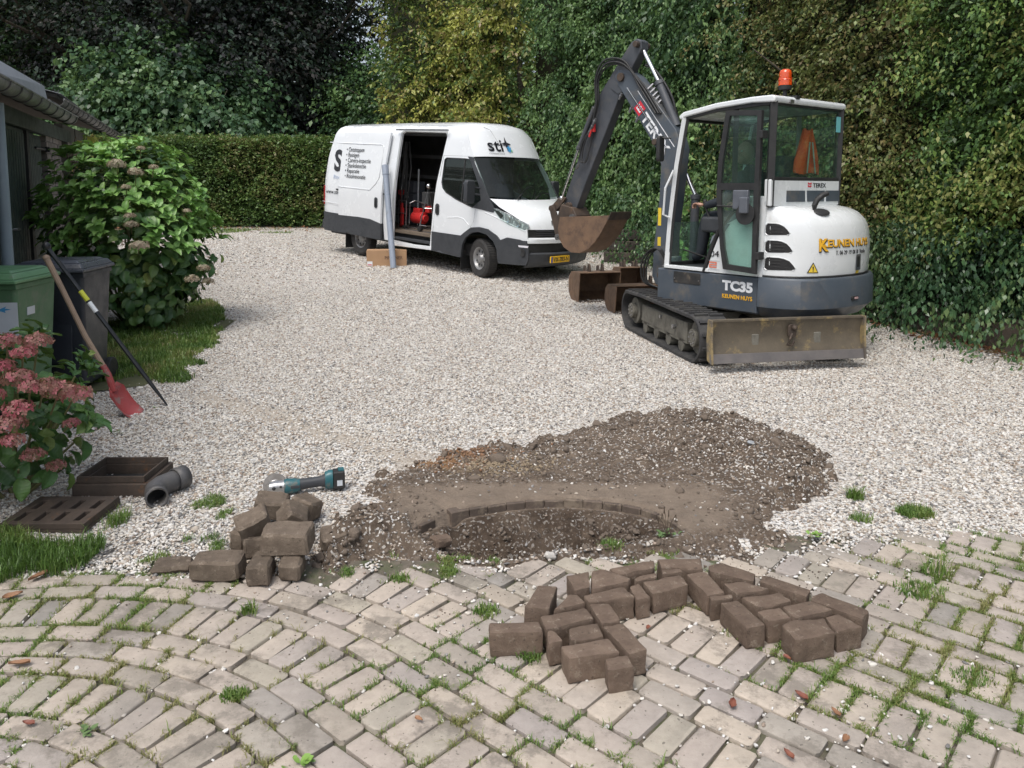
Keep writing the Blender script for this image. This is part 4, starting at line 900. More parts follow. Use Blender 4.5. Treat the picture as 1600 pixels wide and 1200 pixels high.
roof_edge = [(-4.60, 2.45), (-4.50, 2.58), (-4.38, 2.62), (-2.5, 2.64), (-.75, 2.63), (-.60, 2.60), (-.50, 2.50), (-.28, 2.10)]
flank = [(-4.92, .80), (-4.91, 1.46), (-4.80, 1.95)] + roof_edge + [(-.30, 2.085), (-.23, 2.00), (-.05, 1.75), (.14, 1.46), (.27, 1.25), (.62, 1.17), (.98, .98), (1.00, .74), (.62, .75), (.47, .71), (.40, .78), (.2, .875), (0, .895), (-.2, .87), (-.38, .76), (-.46, .70)]
flank += [(-1.27, .70), (-1.28, .355), (-2.72, .40), (-2.76, .71), (-3.1, .77), (-4.2, .79)]
door_hole = [(-2.44, .42), (-1.33, .385), (-1.30, .7), (-1.20, 1.6), (-1.03, 2.44), (-1.08, 2.51), (-2.27, 2.53), (-2.33, 2.48), (-2.40, 1.6)]
win_hole = [(-1.03, 2.03), (-1.06, 1.62), (-1.02, 1.52), (-.92, 1.44), (-.62, 1.33), (-.20, 1.22), (.02, 1.34), (-.06, 1.62), (-.32, 2.00), (-.36, 2.05), (-.5, 2.06), (-.98, 2.06)]
MB().panel(flank, [door_hole, win_hole], side(), .09, .03, flip=False).build('side_panel', VANW, van, smooth=50)
MB().panel(flank, [win_hole], fl(side()), .16, .03, flip=True).build('side_panel', VANW, van, smooth=50)
# roof, brow, windscreen, bonnet, nose lofted across the van
def lat(se, ze, bul, crown, n=14, p=2.2):
    y0 = yo(se, ze); row = []
    for i in range(n + 1):
        u = -1 + 2 * i / n; u = math.copysign(1 - (1 - abs(u)) ** 1.25, u); a = 1 - abs(u) ** p
        row.append((se + BF * bul * a, 1 + u * (1 - y0), ze + crown * (1 - abs(u) ** 4)))
    return row
def loft(name, rows, mat, flip=True, thick=0, bev=0):
    mb = MB(); mb.grid([lat(*r) for r in rows], flip=flip); o = mb.build(name, mat, van, smooth=40)
    if thick: q = o.modifiers.new('t', 'SOLIDIFY'); q.thickness = thick; q.offset = -1
    return o
loft('roof', [(-4.92, .80, -.02, 0), (-4.91, 1.46, -.03, 0), (-4.80, 1.95, -.03, 0), (-4.60, 2.45, -.03, .05), (-4.50, 2.58, -.0, .05), (-4.38, 2.62, 0, .06), (-2.5, 2.64, 0, .08), (-1.1, 2.64, 0, .09), (-.75, 2.63, .08, .09), (-.60, 2.60, .22, .07), (-.50, 2.50, .25, .05), (-.28, 2.10, .27, .02)], VANW, flip=False)
loft('windscreen', [(-.27, 2.08, .27, .01), (-.05, 1.75, .33, 0), (.17, 1.43, .38, -.01)], GLS, flip=False)
loft('bonnet', [(.20, 1.40, .40, -.01), (.42, 1.27, .42, .05), (.70, 1.15, .38, .07), (.87, 1.07, .30, .05), (.95, .99, .27, .02), (.97, .93, .27, 0)], VANW, flip=False)
loft('grille', [(.95, .93, .25, 0), (.955, .87, .26, 0), (.96, .785, .27, 0)], BLACK, flip=False)
loft('front_panel', [(.97, .795, .27, 0), (.995, .77, .28, 0), (.995, .70, .27, 0)], VANW, flip=False)
loft('air_intake', [(.97, .705, .25, 0), (.97, .53, .25, 0)], BLACK, flip=False)
loft('bumper', [(.99, .545, .27, 0), (1.03, .52, .27, 0), (1.03, .40, .26, 0), (1.0, .33, .24, 0), (.9, .28, .2, 0)], DARKPL, flip=False)
for k in range(3):
    mb = MB(); mb.tube([(q[0] + .012, q[1], q[2]) for q in lat(.965, .905 - .035 * k, .265, 0)[2:-2]], .005, 5); mb.build('grille_bar', DARKPL, van)
# lower cladding, arch flare, bumper corner
MB().panel([(-4.93, .40), (-4.93, .80), (-4.2, .79), (-3.1, .77), (-2.76, .71), (-2.72, .385)], [], side(.018), .12, .03).build('cladding', DARKPL, van, bevel=.004)
MB().panel([(-1.27, .345), (-1.27, .70), (-.46, .70), (-.52, .55), (-.56, .31)], [], side(.018), .12, .03).build('cladding', DARKPL, van, bevel=.004)
MB().panel([(-1.27, .345), (-1.27, .70), (-.46, .70), (-.52, .55), (-.56, .31)], [], fl(side(.018)), .12, .03, flip=True).build('cladding', DARKPL, van)
MB().panel([(-4.93, .40), (-4.93, .80), (-3.1, .77), (-1.27, .70), (-1.27, .345)], [], fl(side(.018)), .2, .03, flip=True).build('cladding', DARKPL, van)
flare = [(-.56, .31), (-.52, .55), (-.46, .70)] + [(-.38, .76), (-.2, .87), (0, .895), (.2, .875), (.40, .78), (.47, .71), (.62, .77), (.86, .755), (1.00, .72), (1.045, .60), (1.04, .42), (1.0, .33), (.45, .31)] + [(.43, .40), (.41, .55), (.33, .68), (.18, .78), (0, .81), (-.18, .78), (-.33, .68), (-.41, .55), (-.44, .40), (-.45, .31)]
MB().panel(flare, [], side(.03), .07, .05).build('wheel_arch', DARKPL, van, bevel=.006)
MB().panel(flare, [], fl(side(.03)), .1, .05, flip=True).build('wheel_arch', DARKPL, van)
mb = MB(); mb.box((.55, 1.0, .42), (.9, 1.3, .2)); mb.box((-2.2, 1, .45), (5.2, 1.7, .22)); mb.build('chassis', BLACK, van)
# rear doors and lamps (seen edge on), open sill, step
mb = MB(); mb.box((-4.95, 1.0, .52), (.14, 1.9, .2)); mb.build('rear_bumper', DARKPL, van, bevel=.03)
mb = MB(); mb.box((-4.90, .065, 1.15), (.06, .09, .42)); mb.build('tail_lamp', pm('red_lens', (.3, .02, .02), (.25, .02, .02), 9, .2, coat=.4), van, bevel=.015)
mb = MB(); mb.box((-1.9, .04, .36), (1.36, .07, .07), RY(-1.6)); mb.build('sill', VANW, van, bevel=.012)
mb = MB(); mb.box((-1.88, .16, .47), (1.1, .26, .05)); mb.box((-1.88, .30, .55), (1.1, .05, .17)); mb.build('step', DARKPL, van, bevel=.01)
mb = MB(); mb.box((-2.9, 1.0, .60), (4.0, 1.9, .05)); mb.build('cargo_floor', PLY, van)
mb = MB(); mb.box((-2.9, 1.86, 1.55), (4.0, .03, 1.9)); mb.box((-1.02, 1.0, 1.4), (.03, 1.74, 1.6)); mb.box((-1.02, 1.0, 2.3), (.03, 1.55, .35)); mb.build('lining', INT, van)
for k in range(2):
    mb = MB(); mb.box((-3.1, 1.52, 1.62 + .42 * k), (2.4, .36, .035)); mb.box((-3.1, 1.35, 1.64 + .42 * k), (2.4, .015, .07)); mb.build('shelf', pm('shelf_grey', (.13, .135, .14), (.16, .16, .165), 7, .5, metal=.3), van)
mb = MB(); mb.panel([(-2.46, .42), (-2.40, 1.6), (-2.33, 2.48), (-2.27, 2.53), (-1.08, 2.51), (-1.03, 2.44), (-1.03, 2.49), (-1.06, 2.56), (-2.28, 2.58), (-2.38, 2.5), (-2.45, 1.6), (-2.5, .42)], [], side(.006), .1, .02); mb.build('door_frame', pm('primer_grey', (.42, .44, .45), (.36, .38, .38), 8, .4), van)
mb = MB(); mb.box((-1.7, .05, 2.555), (1.5, .03, .03)); mb.build('top_rail', STEEL, van)
mb = MB(); mb.box((-3.5, -.03, 1.30), (1.75, .02, .035)); mb.build('door_rail', DARKPL, van)
# the sliding door, pushed back along the flank
DO = .085
sd_out = [(-4.21, .76), (-4.22, 1.45), (-4.18, 2.2), (-4.14, 2.48), (-2.60, 2.50), (-2.62, 2.3), (-2.72, 1.55), (-2.76, .71), (-3.1, .765), (-3.5, .775)]
sdr = MB().panel(sd_out, [], side(DO), .09, .045).build('sliding_door', VANW, van, bevel=.006, smooth=50)
MB().panel([(-4.21, .42), (-4.21, .775), (-3.5, .79), (-3.1, .78), (-2.76, .72), (-2.75, .39)], [], side(DO + .004), .12, .05).build('lower_trim', DARKPL, sdr, bevel=.005)
def ribbon(pts, off, w_=.008, name='crease', mat=None, parent=None, f=side):
    mb = MB(); mb.tube([f(off)(*p) for p in pts], w_, 6); return mb.build(name, mat or VANW, parent or van)
ribbon([(-4.2, 2.27), (-2.85, 2.26), (-2.76, 2.21), (-2.84, 1.62), (-2.93, 1.50), (-3.12, 1.36), (-4.21, 1.37)], DO, .012, parent=sdr)
ribbon([(-4.87, 1.5), (-4.22, 1.48)], 0, .012)
ribbon([(-4.79, 2.28), (-4.25, 2.27)], 0, .010)
ribbon([(-4.9, 1.02), (-2.76, .95)], DO * .6, .005)
def dhandle(s, z, off, par, f=side):
    mb = MB(); mb.prism(rrect(-.052, -.105, .052, .105, .045), 0, .012, fr(f(off)(s, z), (1, 0, 0), (0, 0, 1), (0, -1, 0))); h = mb.build('handle', DARKPL, par, bevel=.004)
    mb = MB(); mb.prism(rrect(-.018, -.07, .018, .07, .016), .010, .030, fr(f(off)(s, z), (1, 0, 0), (0, 0, 1), (0, -1, 0))); mb.build('grip', BLACK, h, bevel=.004)
dhandle(-2.90, 1.12, DO + .003, sdr)
# front door: seam, window, mirror, black quarter panel along the windscreen pillar
ribbon([(-1.07, 2.1), (-1.12, 1.75), (-1.2, 1.1), (-1.25, .71), (-1.26, .36)], -.004, .0065, 'door_gap', SEAL)
ribbon([(-1.07, 2.1), (-.4, 2.105), (-.3, 2.06)], -.004, .005, 'door_gap', SEAL)
ribbon([(-.13, 1.2), (-.16, .98), (-.24, .87)], -.004, .005, 'door_gap', SEAL)
ribbon([(-.46, .7), (-.5, .36)], .016, .005, 'door_gap', SEAL)
ribbon([(-.85, .99), (-.55, 1.02), (-.42, 1.0), (-.28, .9)], -.002, .010)
ribbon([(.1, 1.16), (.5, 1.05), (.95, .90)], -.002, .012)
MB().panel(win_hole, [], side(-.012), .12, .004).build('side_window', GLS, van, smooth=50)
MB().panel(win_hole, [], fl(side(-.012)), .12, .004, flip=True).build('side_window', GLS, van, smooth=50)
win_rim = [(s * 1.0, z) for s, z in win_hole]
mb = MB(); mb.tube([side(.001)(*p) for p in win_hole], .009, 6, closed=True); mb.build('window_seal', SEAL, van)
ribbon([(-.50, 2.05), (-.50, 1.32)], -.008, .014, 'window_bar', SEAL)
pil = [(-.30, 2.10), (-.22, 1.98), (-.02, 1.71), (.17, 1.44), (.33, 1.215), (.30, 1.17), (.02, 1.20), (-.20, 1.22), (.0, 1.36), (-.08, 1.62), (-.34, 2.02), (-.42, 2.10)]
MB().panel(pil, [], side(.012), .07, .03).build('pillar_trim', DARKPL, van, bevel=.004)
MB().panel(pil, [], fl(side(.012)), .1, .03, flip=True).build('pillar_trim', DARKPL, van)
dhandle(-1.13, 1.12, .004, van)
for sgn, Y0 in ((-1, 0), (1, 2.0)):
    mb = MB(T(-.10, Y0 + sgn * .20, 1.50)); mb.prism(rrect(-.11, -.20, .11, .20, .05), -.045, .05, fr((0, 0, 0), (0, 1, 0), (0, 0, 1), (1, 0, 0))); m_ = mb.build('mirror', DARKPL, van, bevel=.025, seg=3)
    mb = MB(T(-.155, Y0 + sgn * .20, 1.50)); mb.prism(rrect(-.09, -.17, .09, .17, .04), 0, .004, fr((0, 0, 0), (0, 1, 0), (0, 0, 1), (-1, 0, 0))); mb.build('mirror_glass', CHROME, m_)
    mb = MB(); mb.cyl((-.08, Y0 + sgn * .12, 1.47), (-.02, Y0 - sgn * .06, 1.44), .018); mb.cyl((-.08, Y0 + sgn * .12, 1.58), (-.04, Y0 - sgn * .06, 1.56), .016); mb.build('mirror_arm', DARKPL, m_)
# headlights: clear lens over bright reflectors
for f in (side, lambda o: fl(side(o))):
    po = [(.28, 1.235), (.36, 1.245), (.80, 1.10), (1.0, 1.02), (1.03, .965), (.93, .915), (.62, .985), (.44, 1.08)]
    h = MB().panel(po, [], f(-.0), .05, .02, flip=f is not side).build('headlight', HL, van)
    MB().panel(po, [], f(.014), .05, 0, flip=f is not side).build('lens', CLRGL, h)
    for s_, z_, r_ in ((.60, 1.08, .058), (.80, 1.02, .058)):
        p = f(.0)(s_, z_); d = -1 if f is side else 1
        mb = MB(fr(p, (1, 0, 0), (0, 0, 1) , (.25, d, 0))); mb.lathe([(r_, -.005), (r_ * 1.05, .008), (r_ * .8, .004), (r_ * .3, -.004)], None, 16); mb.build('lamp', CHROME, h)
    mb = MB(); mb.panel([(.30, 1.225), (.42, 1.20), (.52, 1.13), (.46, 1.08)], [], f(.006), .05, .004, flip=f is not side); mb.build('lamp_surround', BLACK, h)
    q = [(.86, .63), (1.03, .63), (1.04, .665), (.85, .66)]
    MB().panel(q, [], f(.034), .05, .01, flip=f is not side).build('running_light', pm('lamp_white', (.75, .75, .8), (.7, .7, .76), 8, .2, coat=.5), van)
    p = f(.03)(.93, .54); mb = MB(fr(p, (1, 0, 0), (0, 0, 1), (.3, -1 if f is side else 1, 0))); mb.lathe([(.06, -.01), (.065, .012), (.05, .008), (.001, .004)], None, 18); mb.build('fog_lamp', BLACK, van)
# wheels
def wheel(x, y, ang, out, steer=0):
    M = T(x, y, .34) @ RZ(steer) @ RX(90 if out < 0 else -90)
    mb = MB(M); mb.lathe([(.20, -.10), (.30, -.11), (.335, -.09), (.342, -.05), (.342, .05), (.335, .09), (.30, .11), (.20, .10)], None, 40)
    for k in range(48):
        a = 2 * math.pi * k / 48; mb.box((.343 * math.cos(a), .343 * math.sin(a), 0), (.012, .02, .17), RZ(math.degrees(a)))
    w_ = mb.build('wheel', TYRE, van)
    mb = MB(M); mb.lathe([(.205, .07), (.20, .098), (.185, .09), (.165, .045), (.09, .055), (.06, .095), (.001, .098)], None, 32); rim = mb.build('rim', pm('steel_wheel', (.33, .335, .34), (.25, .25, .25), 9, .4, metal=.5, dirt=(.12, .1, .08)), w_)
    mb = MB(M)
    for k in range(8):
        a = 2 * math.pi * (k + .5) / 8; mb.prism(rrect(-.022, -.014, .022, .014, .012), .060, .0665, T(.13 * math.cos(a), .13 * math.sin(a), 0) @ RZ(math.degrees(a)))
    o = mb.build('wheel_hole', BLACK, w_); o['kind'] = 'stuff'
    mb = MB(M)
    for k in range(6): a = 2 * math.pi * k / 6; mb.cyl((.085 * math.cos(a), .085 * math.sin(a), .05), (.085 * math.cos(a), .085 * math.sin(a), .075), .011, seg=6)
    o = mb.build('wheel_nut', STEEL, w_); o['kind'] = 'stuff'
wheel(0, .13, 0, -1, -14); wheel(0, 1.87, 0, 1, -14); wheel(-3.6, .16, 0, -1); wheel(-3.6, 1.84, 0, 1)
mb = MB(); mb.box((-.50, .16, .26), (.012, .24, .34)); mb.build('mud_flap', BLACK, van); mb = MB(); mb.box((-4.1, .17, .25), (.012, .26, .32)); mb.build('mud_flap', BLACK, van)
mb = MB(); mb.tube([(-.58 + .0, .50, 2.665), (-.30, .50, 2.58), (-.06, .50, 2.33)], [.004, .003, .002], 5); mb.ball((-.06, .50, 2.32), .014); mb.build('antenna', BLACK, van)
for y0, y1 in ((.55, .95), (1.05, 1.5)):
    mb = MB(); mb.tube([(.47, y0 - .1, 1.40), (.33, (y0 + y1) / 2, 1.50), (.345, y1, 1.485)], .010, 5); mb.build('wiper', BLACK, van)
for y0 in (.62, 1.38):
    mb = MB(); mb.ball((.66, y0, 1.305), (.02, .02, .012)); mb.build('washer_nozzle', BLACK, van)
# seats and steering wheel seen through the glass
for y0 in (.5, 1.45):
    mb = MB(); mb.box((-.72, y0, 1.25), (.14, .46, .72), RY(-12)); mb.box((-.5, y0, .92), (.5, .46, .14)); mb.box((-.80, y0, 1.72), (.09, .24, .17), RY(-12)); mb.build('seat', pm('seat_fabric', (.10, .12, .15), (.06, .07, .09), 8, .9), van, bevel=.04, seg=3)
mb = MB(); mb.box((.12, 1.0, 1.25), (.5, 1.65, .18)); mb.build('dashboard', DARKPL, van, bevel=.05)
mb = MB(T(-.15, 1.45, 1.42) @ RY(-65)); mb.tube([(.19 * math.cos(a * .3142), .19 * math.sin(a * .3142), 0) for a in range(20)], .016, 6, closed=True); mb.build('steering_wheel', BLACK, van)
# number plate
PY = pm('plate_yellow', (.80, .48, .02), (.76, .45, .02), 5, .35)
mb = MB(fr((1.235, .80, .43), (0, 1, 0), (0, 0, 1), (1, 0, 0))); mb.prism(rrect(-.26, -.055, .26, .055, .01), -.02, .006); npl = mb.build('number_plate', PY, van)
mb = MB(fr((1.235, .80, .43), (0, 1, 0), (0, 0, 1), (1, 0, 0))); mb.prism([(-.255, -.05), (-.215, -.05), (-.215, .05), (-.255, .05)], .006, .0085); mb.build('country_band', pm('plate_blue', (.02, .06, .35), (.02, .06, .33), 5, .4), npl)
text('VX-783-N', .11, fr((1.2435, .61, .392), (0, 1, 0), (0, 0, 1), (1, 0, 0)), TXT, npl, width=.42, bold=.01)
# writing on the flank, the door, the brow and the bonnet
def flat(s, z, off, f=side): return lambda c: (s + c.x, yo(s + c.x, z + c.y) - off - .002 - max(0, c.z), z + c.y)
text('S', .60, None, TXT, van, bold=.035, fn=flat(-4.545, 1.70, .008))
text('Rioo', .12, None, TXTB, van, fn=flat(-4.54, 1.52, .008), width=.25)
text('www.sti-r', .13, None, TXT, van, fn=flat(-4.80, 1.20, .008), width=.55)
for k, s_ in enumerate(('Ontstoppen', 'Reinigen', 'Camera-inspectie', 'Stankdetectie', 'Reparatie', 'Rioolrenovatie')):
    text('\u2022 ' + s_, .13, None, TXT, sdr, fn=flat(-4.02 + .0 * k, 2.10 - .108 * k, DO + .006), width=(.64, .47, .90, .75, .52, .76)[k] * .95)
def brow(c):
    y = .38 + c.x; t = c.y; u = y - 1
    return (-.335 + .27 * BF * (1 - abs(u / .93) ** 2.2) - t * .50 + .012, y, 2.22 + t)
text('sti', .30, None, TXT, van, fn=brow, bold=.012, width=.34)
text('rioolservice', .035, None, TXT, van, fn=lambda c: brow(Vector((c.x, c.y - .055, c.z))), width=.34)
def star(cx, cy, r, mat, n=5, r2=.45, rot=0.):
    mb = MB(); P = [(cx + (r if i % 2 == 0 else r * r2) * math.sin(rot + math.pi * i / n), cy + (r if i % 2 == 0 else r * r2) * math.cos(rot + math.pi * i / n)) for i in range(2 * n)]
    mb.panel(P, [], lambda a, b_: brow(Vector((a, b_, 0))), .1); return mb.build('emblem', mat, van, smooth=0)
star(.46, .13, .13, TXT, 4, .3); star(.50, .04, .07, BLUEM, 6, .6); star(.56, .01, .03, pm('emblem_green', (.25, .5, .3), (.25, .5, .3), 5, .4), 5, .6)
def bon(c):
    y = .66 + c.x; u = y - 1; return (.935 + .285 * BF * (1 - abs(u / .8) ** 2.2) - .25 * (c.y) + .012, y, 1.0 + c.y)
text('IVECO', .115, None, TXT, van, fn=bon, bold=.018, width=.50, spacing=1.15)
mb = MB(); mb.box((1.165, 1.0, .86), (.01, .12, .022)); mb.build('badge', CHROME, van)

# ---- tools and gear inside the open door (things of their own)
VM = van.matrix_world
def vthing(name, x, y, z, label, cat, rz=0):
    p = VM @ Vector((x - 1.15 * y, y, z)); o = empty(name, p, (0, R(3.3), math.atan2(-.694, .72) + R(rz)), label=label, cat=cat); return o
RED = pm('red_plastic', (.55, .03, .03), (.45, .03, .03), 7, .35)
GREYP = pm('grey_plastic', (.09, .10, .12), (.12, .13, .15), 7, .5)
t_ = vthing('pipe_machine', -1.62, .62, .63, 'red drain cleaning machine on the van floor beside the doorway', 'machine')
mb = MB(); mb.cyl((-.16, 0, .22), (.14, 0, .22), .12, seg=20); mb.cyl((.14, 0, .22), (.2, 0, .22), .07); mb.build('drum', RED, t_, bevel=.01)
mb = MB(); mb.box((-.05, 0, .36), (.2, .12, .1)); mb.box((.2, .06, .40), (.12, .1, .14)); mb.build('motor', RED, t_, bevel=.02)
mb = MB(); mb.tube([(-.25, -.1, .02), (-.2, -.1, .1), (-.2, -.1, .5), (-.15, 0, .55), (.2, 0, .5)], .014, 6); mb.tube([(-.25, .12, .02), (.25, .12, .02), (.25, -.12, .02), (-.25, -.12, .02)], .014, 6, closed=True); mb.build('frame', STEEL, t_)
t_ = vthing('tool_case', -1.85, 1.05, 1.02, 'dark stacking tool case with pale latch in the van, under the shelf', 'case'); mb = MB(); mb.box((0, 0, .14), (.45, .32, .28)); mb.build('box', GREYP, t_, bevel=.02); mb = MB(); mb.box((0, -.165, .2), (.12, .02, .05)); mb.build('latch', STEEL, t_, bevel=.005)
t_ = vthing('tool_case', -1.85, 1.05, 1.31, 'upper dark tool case standing on the case with pale latch in the van', 'case'); mb = MB(); mb.box((0, 0, .12), (.42, .3, .24)); mb.build('box', GREYP, t_, bevel=.02)
t_ = vthing('tool_cabinet', -1.85, 1.25, .63, 'dark low cabinet on the van floor carrying the tool cases', 'cabinet'); mb = MB(); mb.box((0, 0, .19), (.75, .5, .38)); mb.build('body', INT, t_, bevel=.01)
for k in range(2): mb = MB(); mb.box((0, -.252, .1 + .18 * k), (.7, .012, .15)); mb.build('drawer', GREYP, t_, bevel=.004)
t_ = vthing('pipe_wrench', -2.10, .95, 1.03, 'red handled wrench standing on the cabinet in the van doorway', 'wrench'); mb = MB(); mb.box((0, 0, .13), (.05, .04, .26)); mb.box((0, 0, .2), (.26, .04, .05)); mb.build('handle', RED, t_, bevel=.01); mb = MB(); mb.box((.02, 0, .3), (.11, .04, .08)); mb.build('jaw', STEEL, t_, bevel=.01)
t_ = vthing('floor_broom', -2.22, .55, .63, 'white-handled tool with a red head leaning at the rear side of the van doorway', 'broom'); mb = MB(); mb.cyl((0, 0, .75), (.05, .1, 1.35), .013); mb.build('pole', VANW, t_); mb = MB(); mb.box((0, 0, .7), (.13, .08, .1)); mb.cyl((0, 0, 0), (0, 0, .66), .02); mb.build('head', RED, t_, bevel=.02)
t_ = vthing('work_trolley', -2.17, .35, .63, 'small upright trolley with red side panel at the left of the van doorway', 'trolley'); mb = MB(); mb.tube([(-.12, 0, 0), (-.12, 0, .55), (.12, 0, .55), (.12, 0, 0)], .012, 6); mb.tube([(-.12, 0, .3), (.12, 0, .3)], .01, 6); mb.build('frame', STEEL, t_); mb = MB(); mb.box((-.04, .04, .28), (.05, .04, .45)); mb.build('panel', RED, t_, bevel=.01); mb = MB(); mb.cyl((.1, -.03, .04), (.1, .03, .04), .04); mb.build('wheel', BLACK, t_)
t_ = vthing('cable_reel_stand', -1.40, .35, .63, 'silver tube stand with a black castor at the front edge of the van doorway', 'stand'); mb = MB(); mb.tube([(-.1, -.1, .1), (.02, 0, .85), (.1, .1, .1)], .013, 6); mb.tube([(-.1, -.1, .12), (.1, -.1, .12), (.1, .1, .12)], .012, 6); mb.tube([(-.05, -.05, .45), (.07, .05, .45)], .01, 6); mb.build('frame', STEEL, t_); mb = MB(); mb.cyl((-.1, -.12, .05), (-.1, -.06, .05), .05); mb.build('castor', BLACK, t_); mb = MB(); mb.ball((.02, 0, .88), .05); mb.build('lamp', CHROME, t_)
t_ = vthing('white_pole', -1.68, 1.0, .65, 'slim white pole standing upright in the middle of the van doorway', 'pole'); mb = MB(); mb.cyl((0, 0, .35), (0, 0, 1.15), .018); mb.cyl((0, 0, 0), (0, 0, .35), .012); mb.build('tube', VANW, t_)
t_ = vthing('hose', -2.28, .30, 2.35, 'black hoses hanging down inside the rear edge of the van doorway', 'hose'); mb = MB()
for k in range(4): mb.tube([(.03 * k, .05 * k, 0), (.02 + .05 * k, .05 * k, -.5), (.0 + .035 * k, .03 * k, -1.1 - .1 * k), (.06 + .03 * k, .05, -.5), (.1 + .02 * k, .06, -.02)], .016, 6)
o_ = mb.build('coil', BLACK, t_); o_['kind'] = 'stuff'
t_ = vthing('jerry_can', -1.25, .80, 1.03, 'black jerry can in the van, right of the white pole', 'can'); mb = MB(); mb.box((-.05, 0, .17), (.2, .3, .34)); mb.build('body', INT, t_, bevel=.03); mb = MB(); mb.tube([(-.05, -.08, .33), (-.05, -.08, .4), (-.05, .08, .4), (-.05, .08, .33)], .014, 6); mb.build('handle', BLACK, t_)
# grey pvc pipe leaning on the van, cardboard box by its foot
pb = Vector((-2.24, 14.80, gz(14.8))); pt = VM @ Vector((-2.60, -.11, 1.86)); L_ = (pt - pb).length
o = empty('pvc_pipe', pb, label='long grey plastic pipe leaning against the open side door of the van', cat='pipe')
PVC = pm('grey_pvc', (.27, .31, .38), (.24, .28, .34), 3, .35, dirt=(.2, .2, .2), dscale=4, dpos=.62)
mb = MB(Matrix.Translation((0, 0, 0)) @ (pt - pb).to_track_quat('Z', 'Y').to_matrix().to_4x4()); r1 = .058
mb.lathe([(r1 - .006, .03), (r1 - .006, .0), (r1, 0), (r1, L_ - .2), (r1 + .008, L_ - .19), (r1 + .008, L_), (r1, L_), (r1, L_ - .15), (.001, L_ - .15)], None, 24); mb.build('tube', PVC, o)
bx_ = empty('cardboard_box', (-2.42, 15.02, gz(15.0)), (0, 0, R(8)), label='brown cardboard box on the gravel beside the foot of the grey pipe', cat='box')
CB = pm('cardboard', (.40, .25, .14), (.36, .22, .125), 6, .8)
mb = MB(); mb.box((.02, .18, .155), (.76, .36, .31)); mb.build('carton', CB, bx_, bevel=.004)
for k, (y0) in enumerate((.09, .27)): mb = MB(); mb.box((.02, y0, .313), (.75, .172, .005)); mb.build('flap', CB, bx_)
PRT = pm('box_print', (.10, .055, .04), (.12, .07, .05), 6, .7)
text('PIPELINER', .085, fr((-.02, -.001, .14), (1, 0, 0), (0, 0, 1), (0, -1, 0)), PRT, bx_, width=.34, bold=.012)
text('BRAWOLINER'[:6], .075, fr((-.34, -.001, .15), (1, 0, 0), (0, 0, 1), (0, -1, 0)), PRT, bx_, width=.20, bold=.01) if 0 else text('PIPELINER', .06, fr((-.361, .34, .15), (0, -1, 0), (0, 0, 1), (-1, 0, 0)), PRT, bx_, width=.26, bold=.01)
mb = MB(fr((-.30, -.002, .06), (1, 0, 0), (0, 0, 1), (0, -1, 0))); mb.prism([(-.05, -.045), (.05, -.045), (.05, .045), (-.05, .045)], 0, .002); lb_ = mb.build('shipping_label', VANW, bx_)
mb = MB(fr((-.30, -.005, .04), (1, 0, 0), (0, 0, 1), (0, -1, 0))); mb.prism([(-.04, -.01), (.04, -.01), (.04, .008), (-.04, .008)], 0, .001); mb.build('label_mark', RED, lb_)
# ================================================================ MINI EXCAVATOR
EC = (2.49, 8.21, 0); ex = empty('mini_excavator', EC, (0, 0, R(38)), label='white and grey mini excavator on rubber tracks with its cab door folded open', cat='excavator')
EI = ex.matrix_world.inverted()
UM = EI @ T(2.21, 8.18, .0) @ RZ(10.5)                        # undercarriage frame: x right, y away from the blade
TG = glassm('green_tinted_glass', (.74, .88, .84), rough=.015, dust=.05)
TG2 = glassm('pale_tinted_glass', (.78, .92, .88), rough=.02, dust=.16)
RUB = pm('track_rubber', (.028, .028, .03), (.05, .05, .05), 8, .8, bmp=.4, bs=60, dirt=(.11, .105, .09), dscale=5, dpos=.5, dwid=.3)
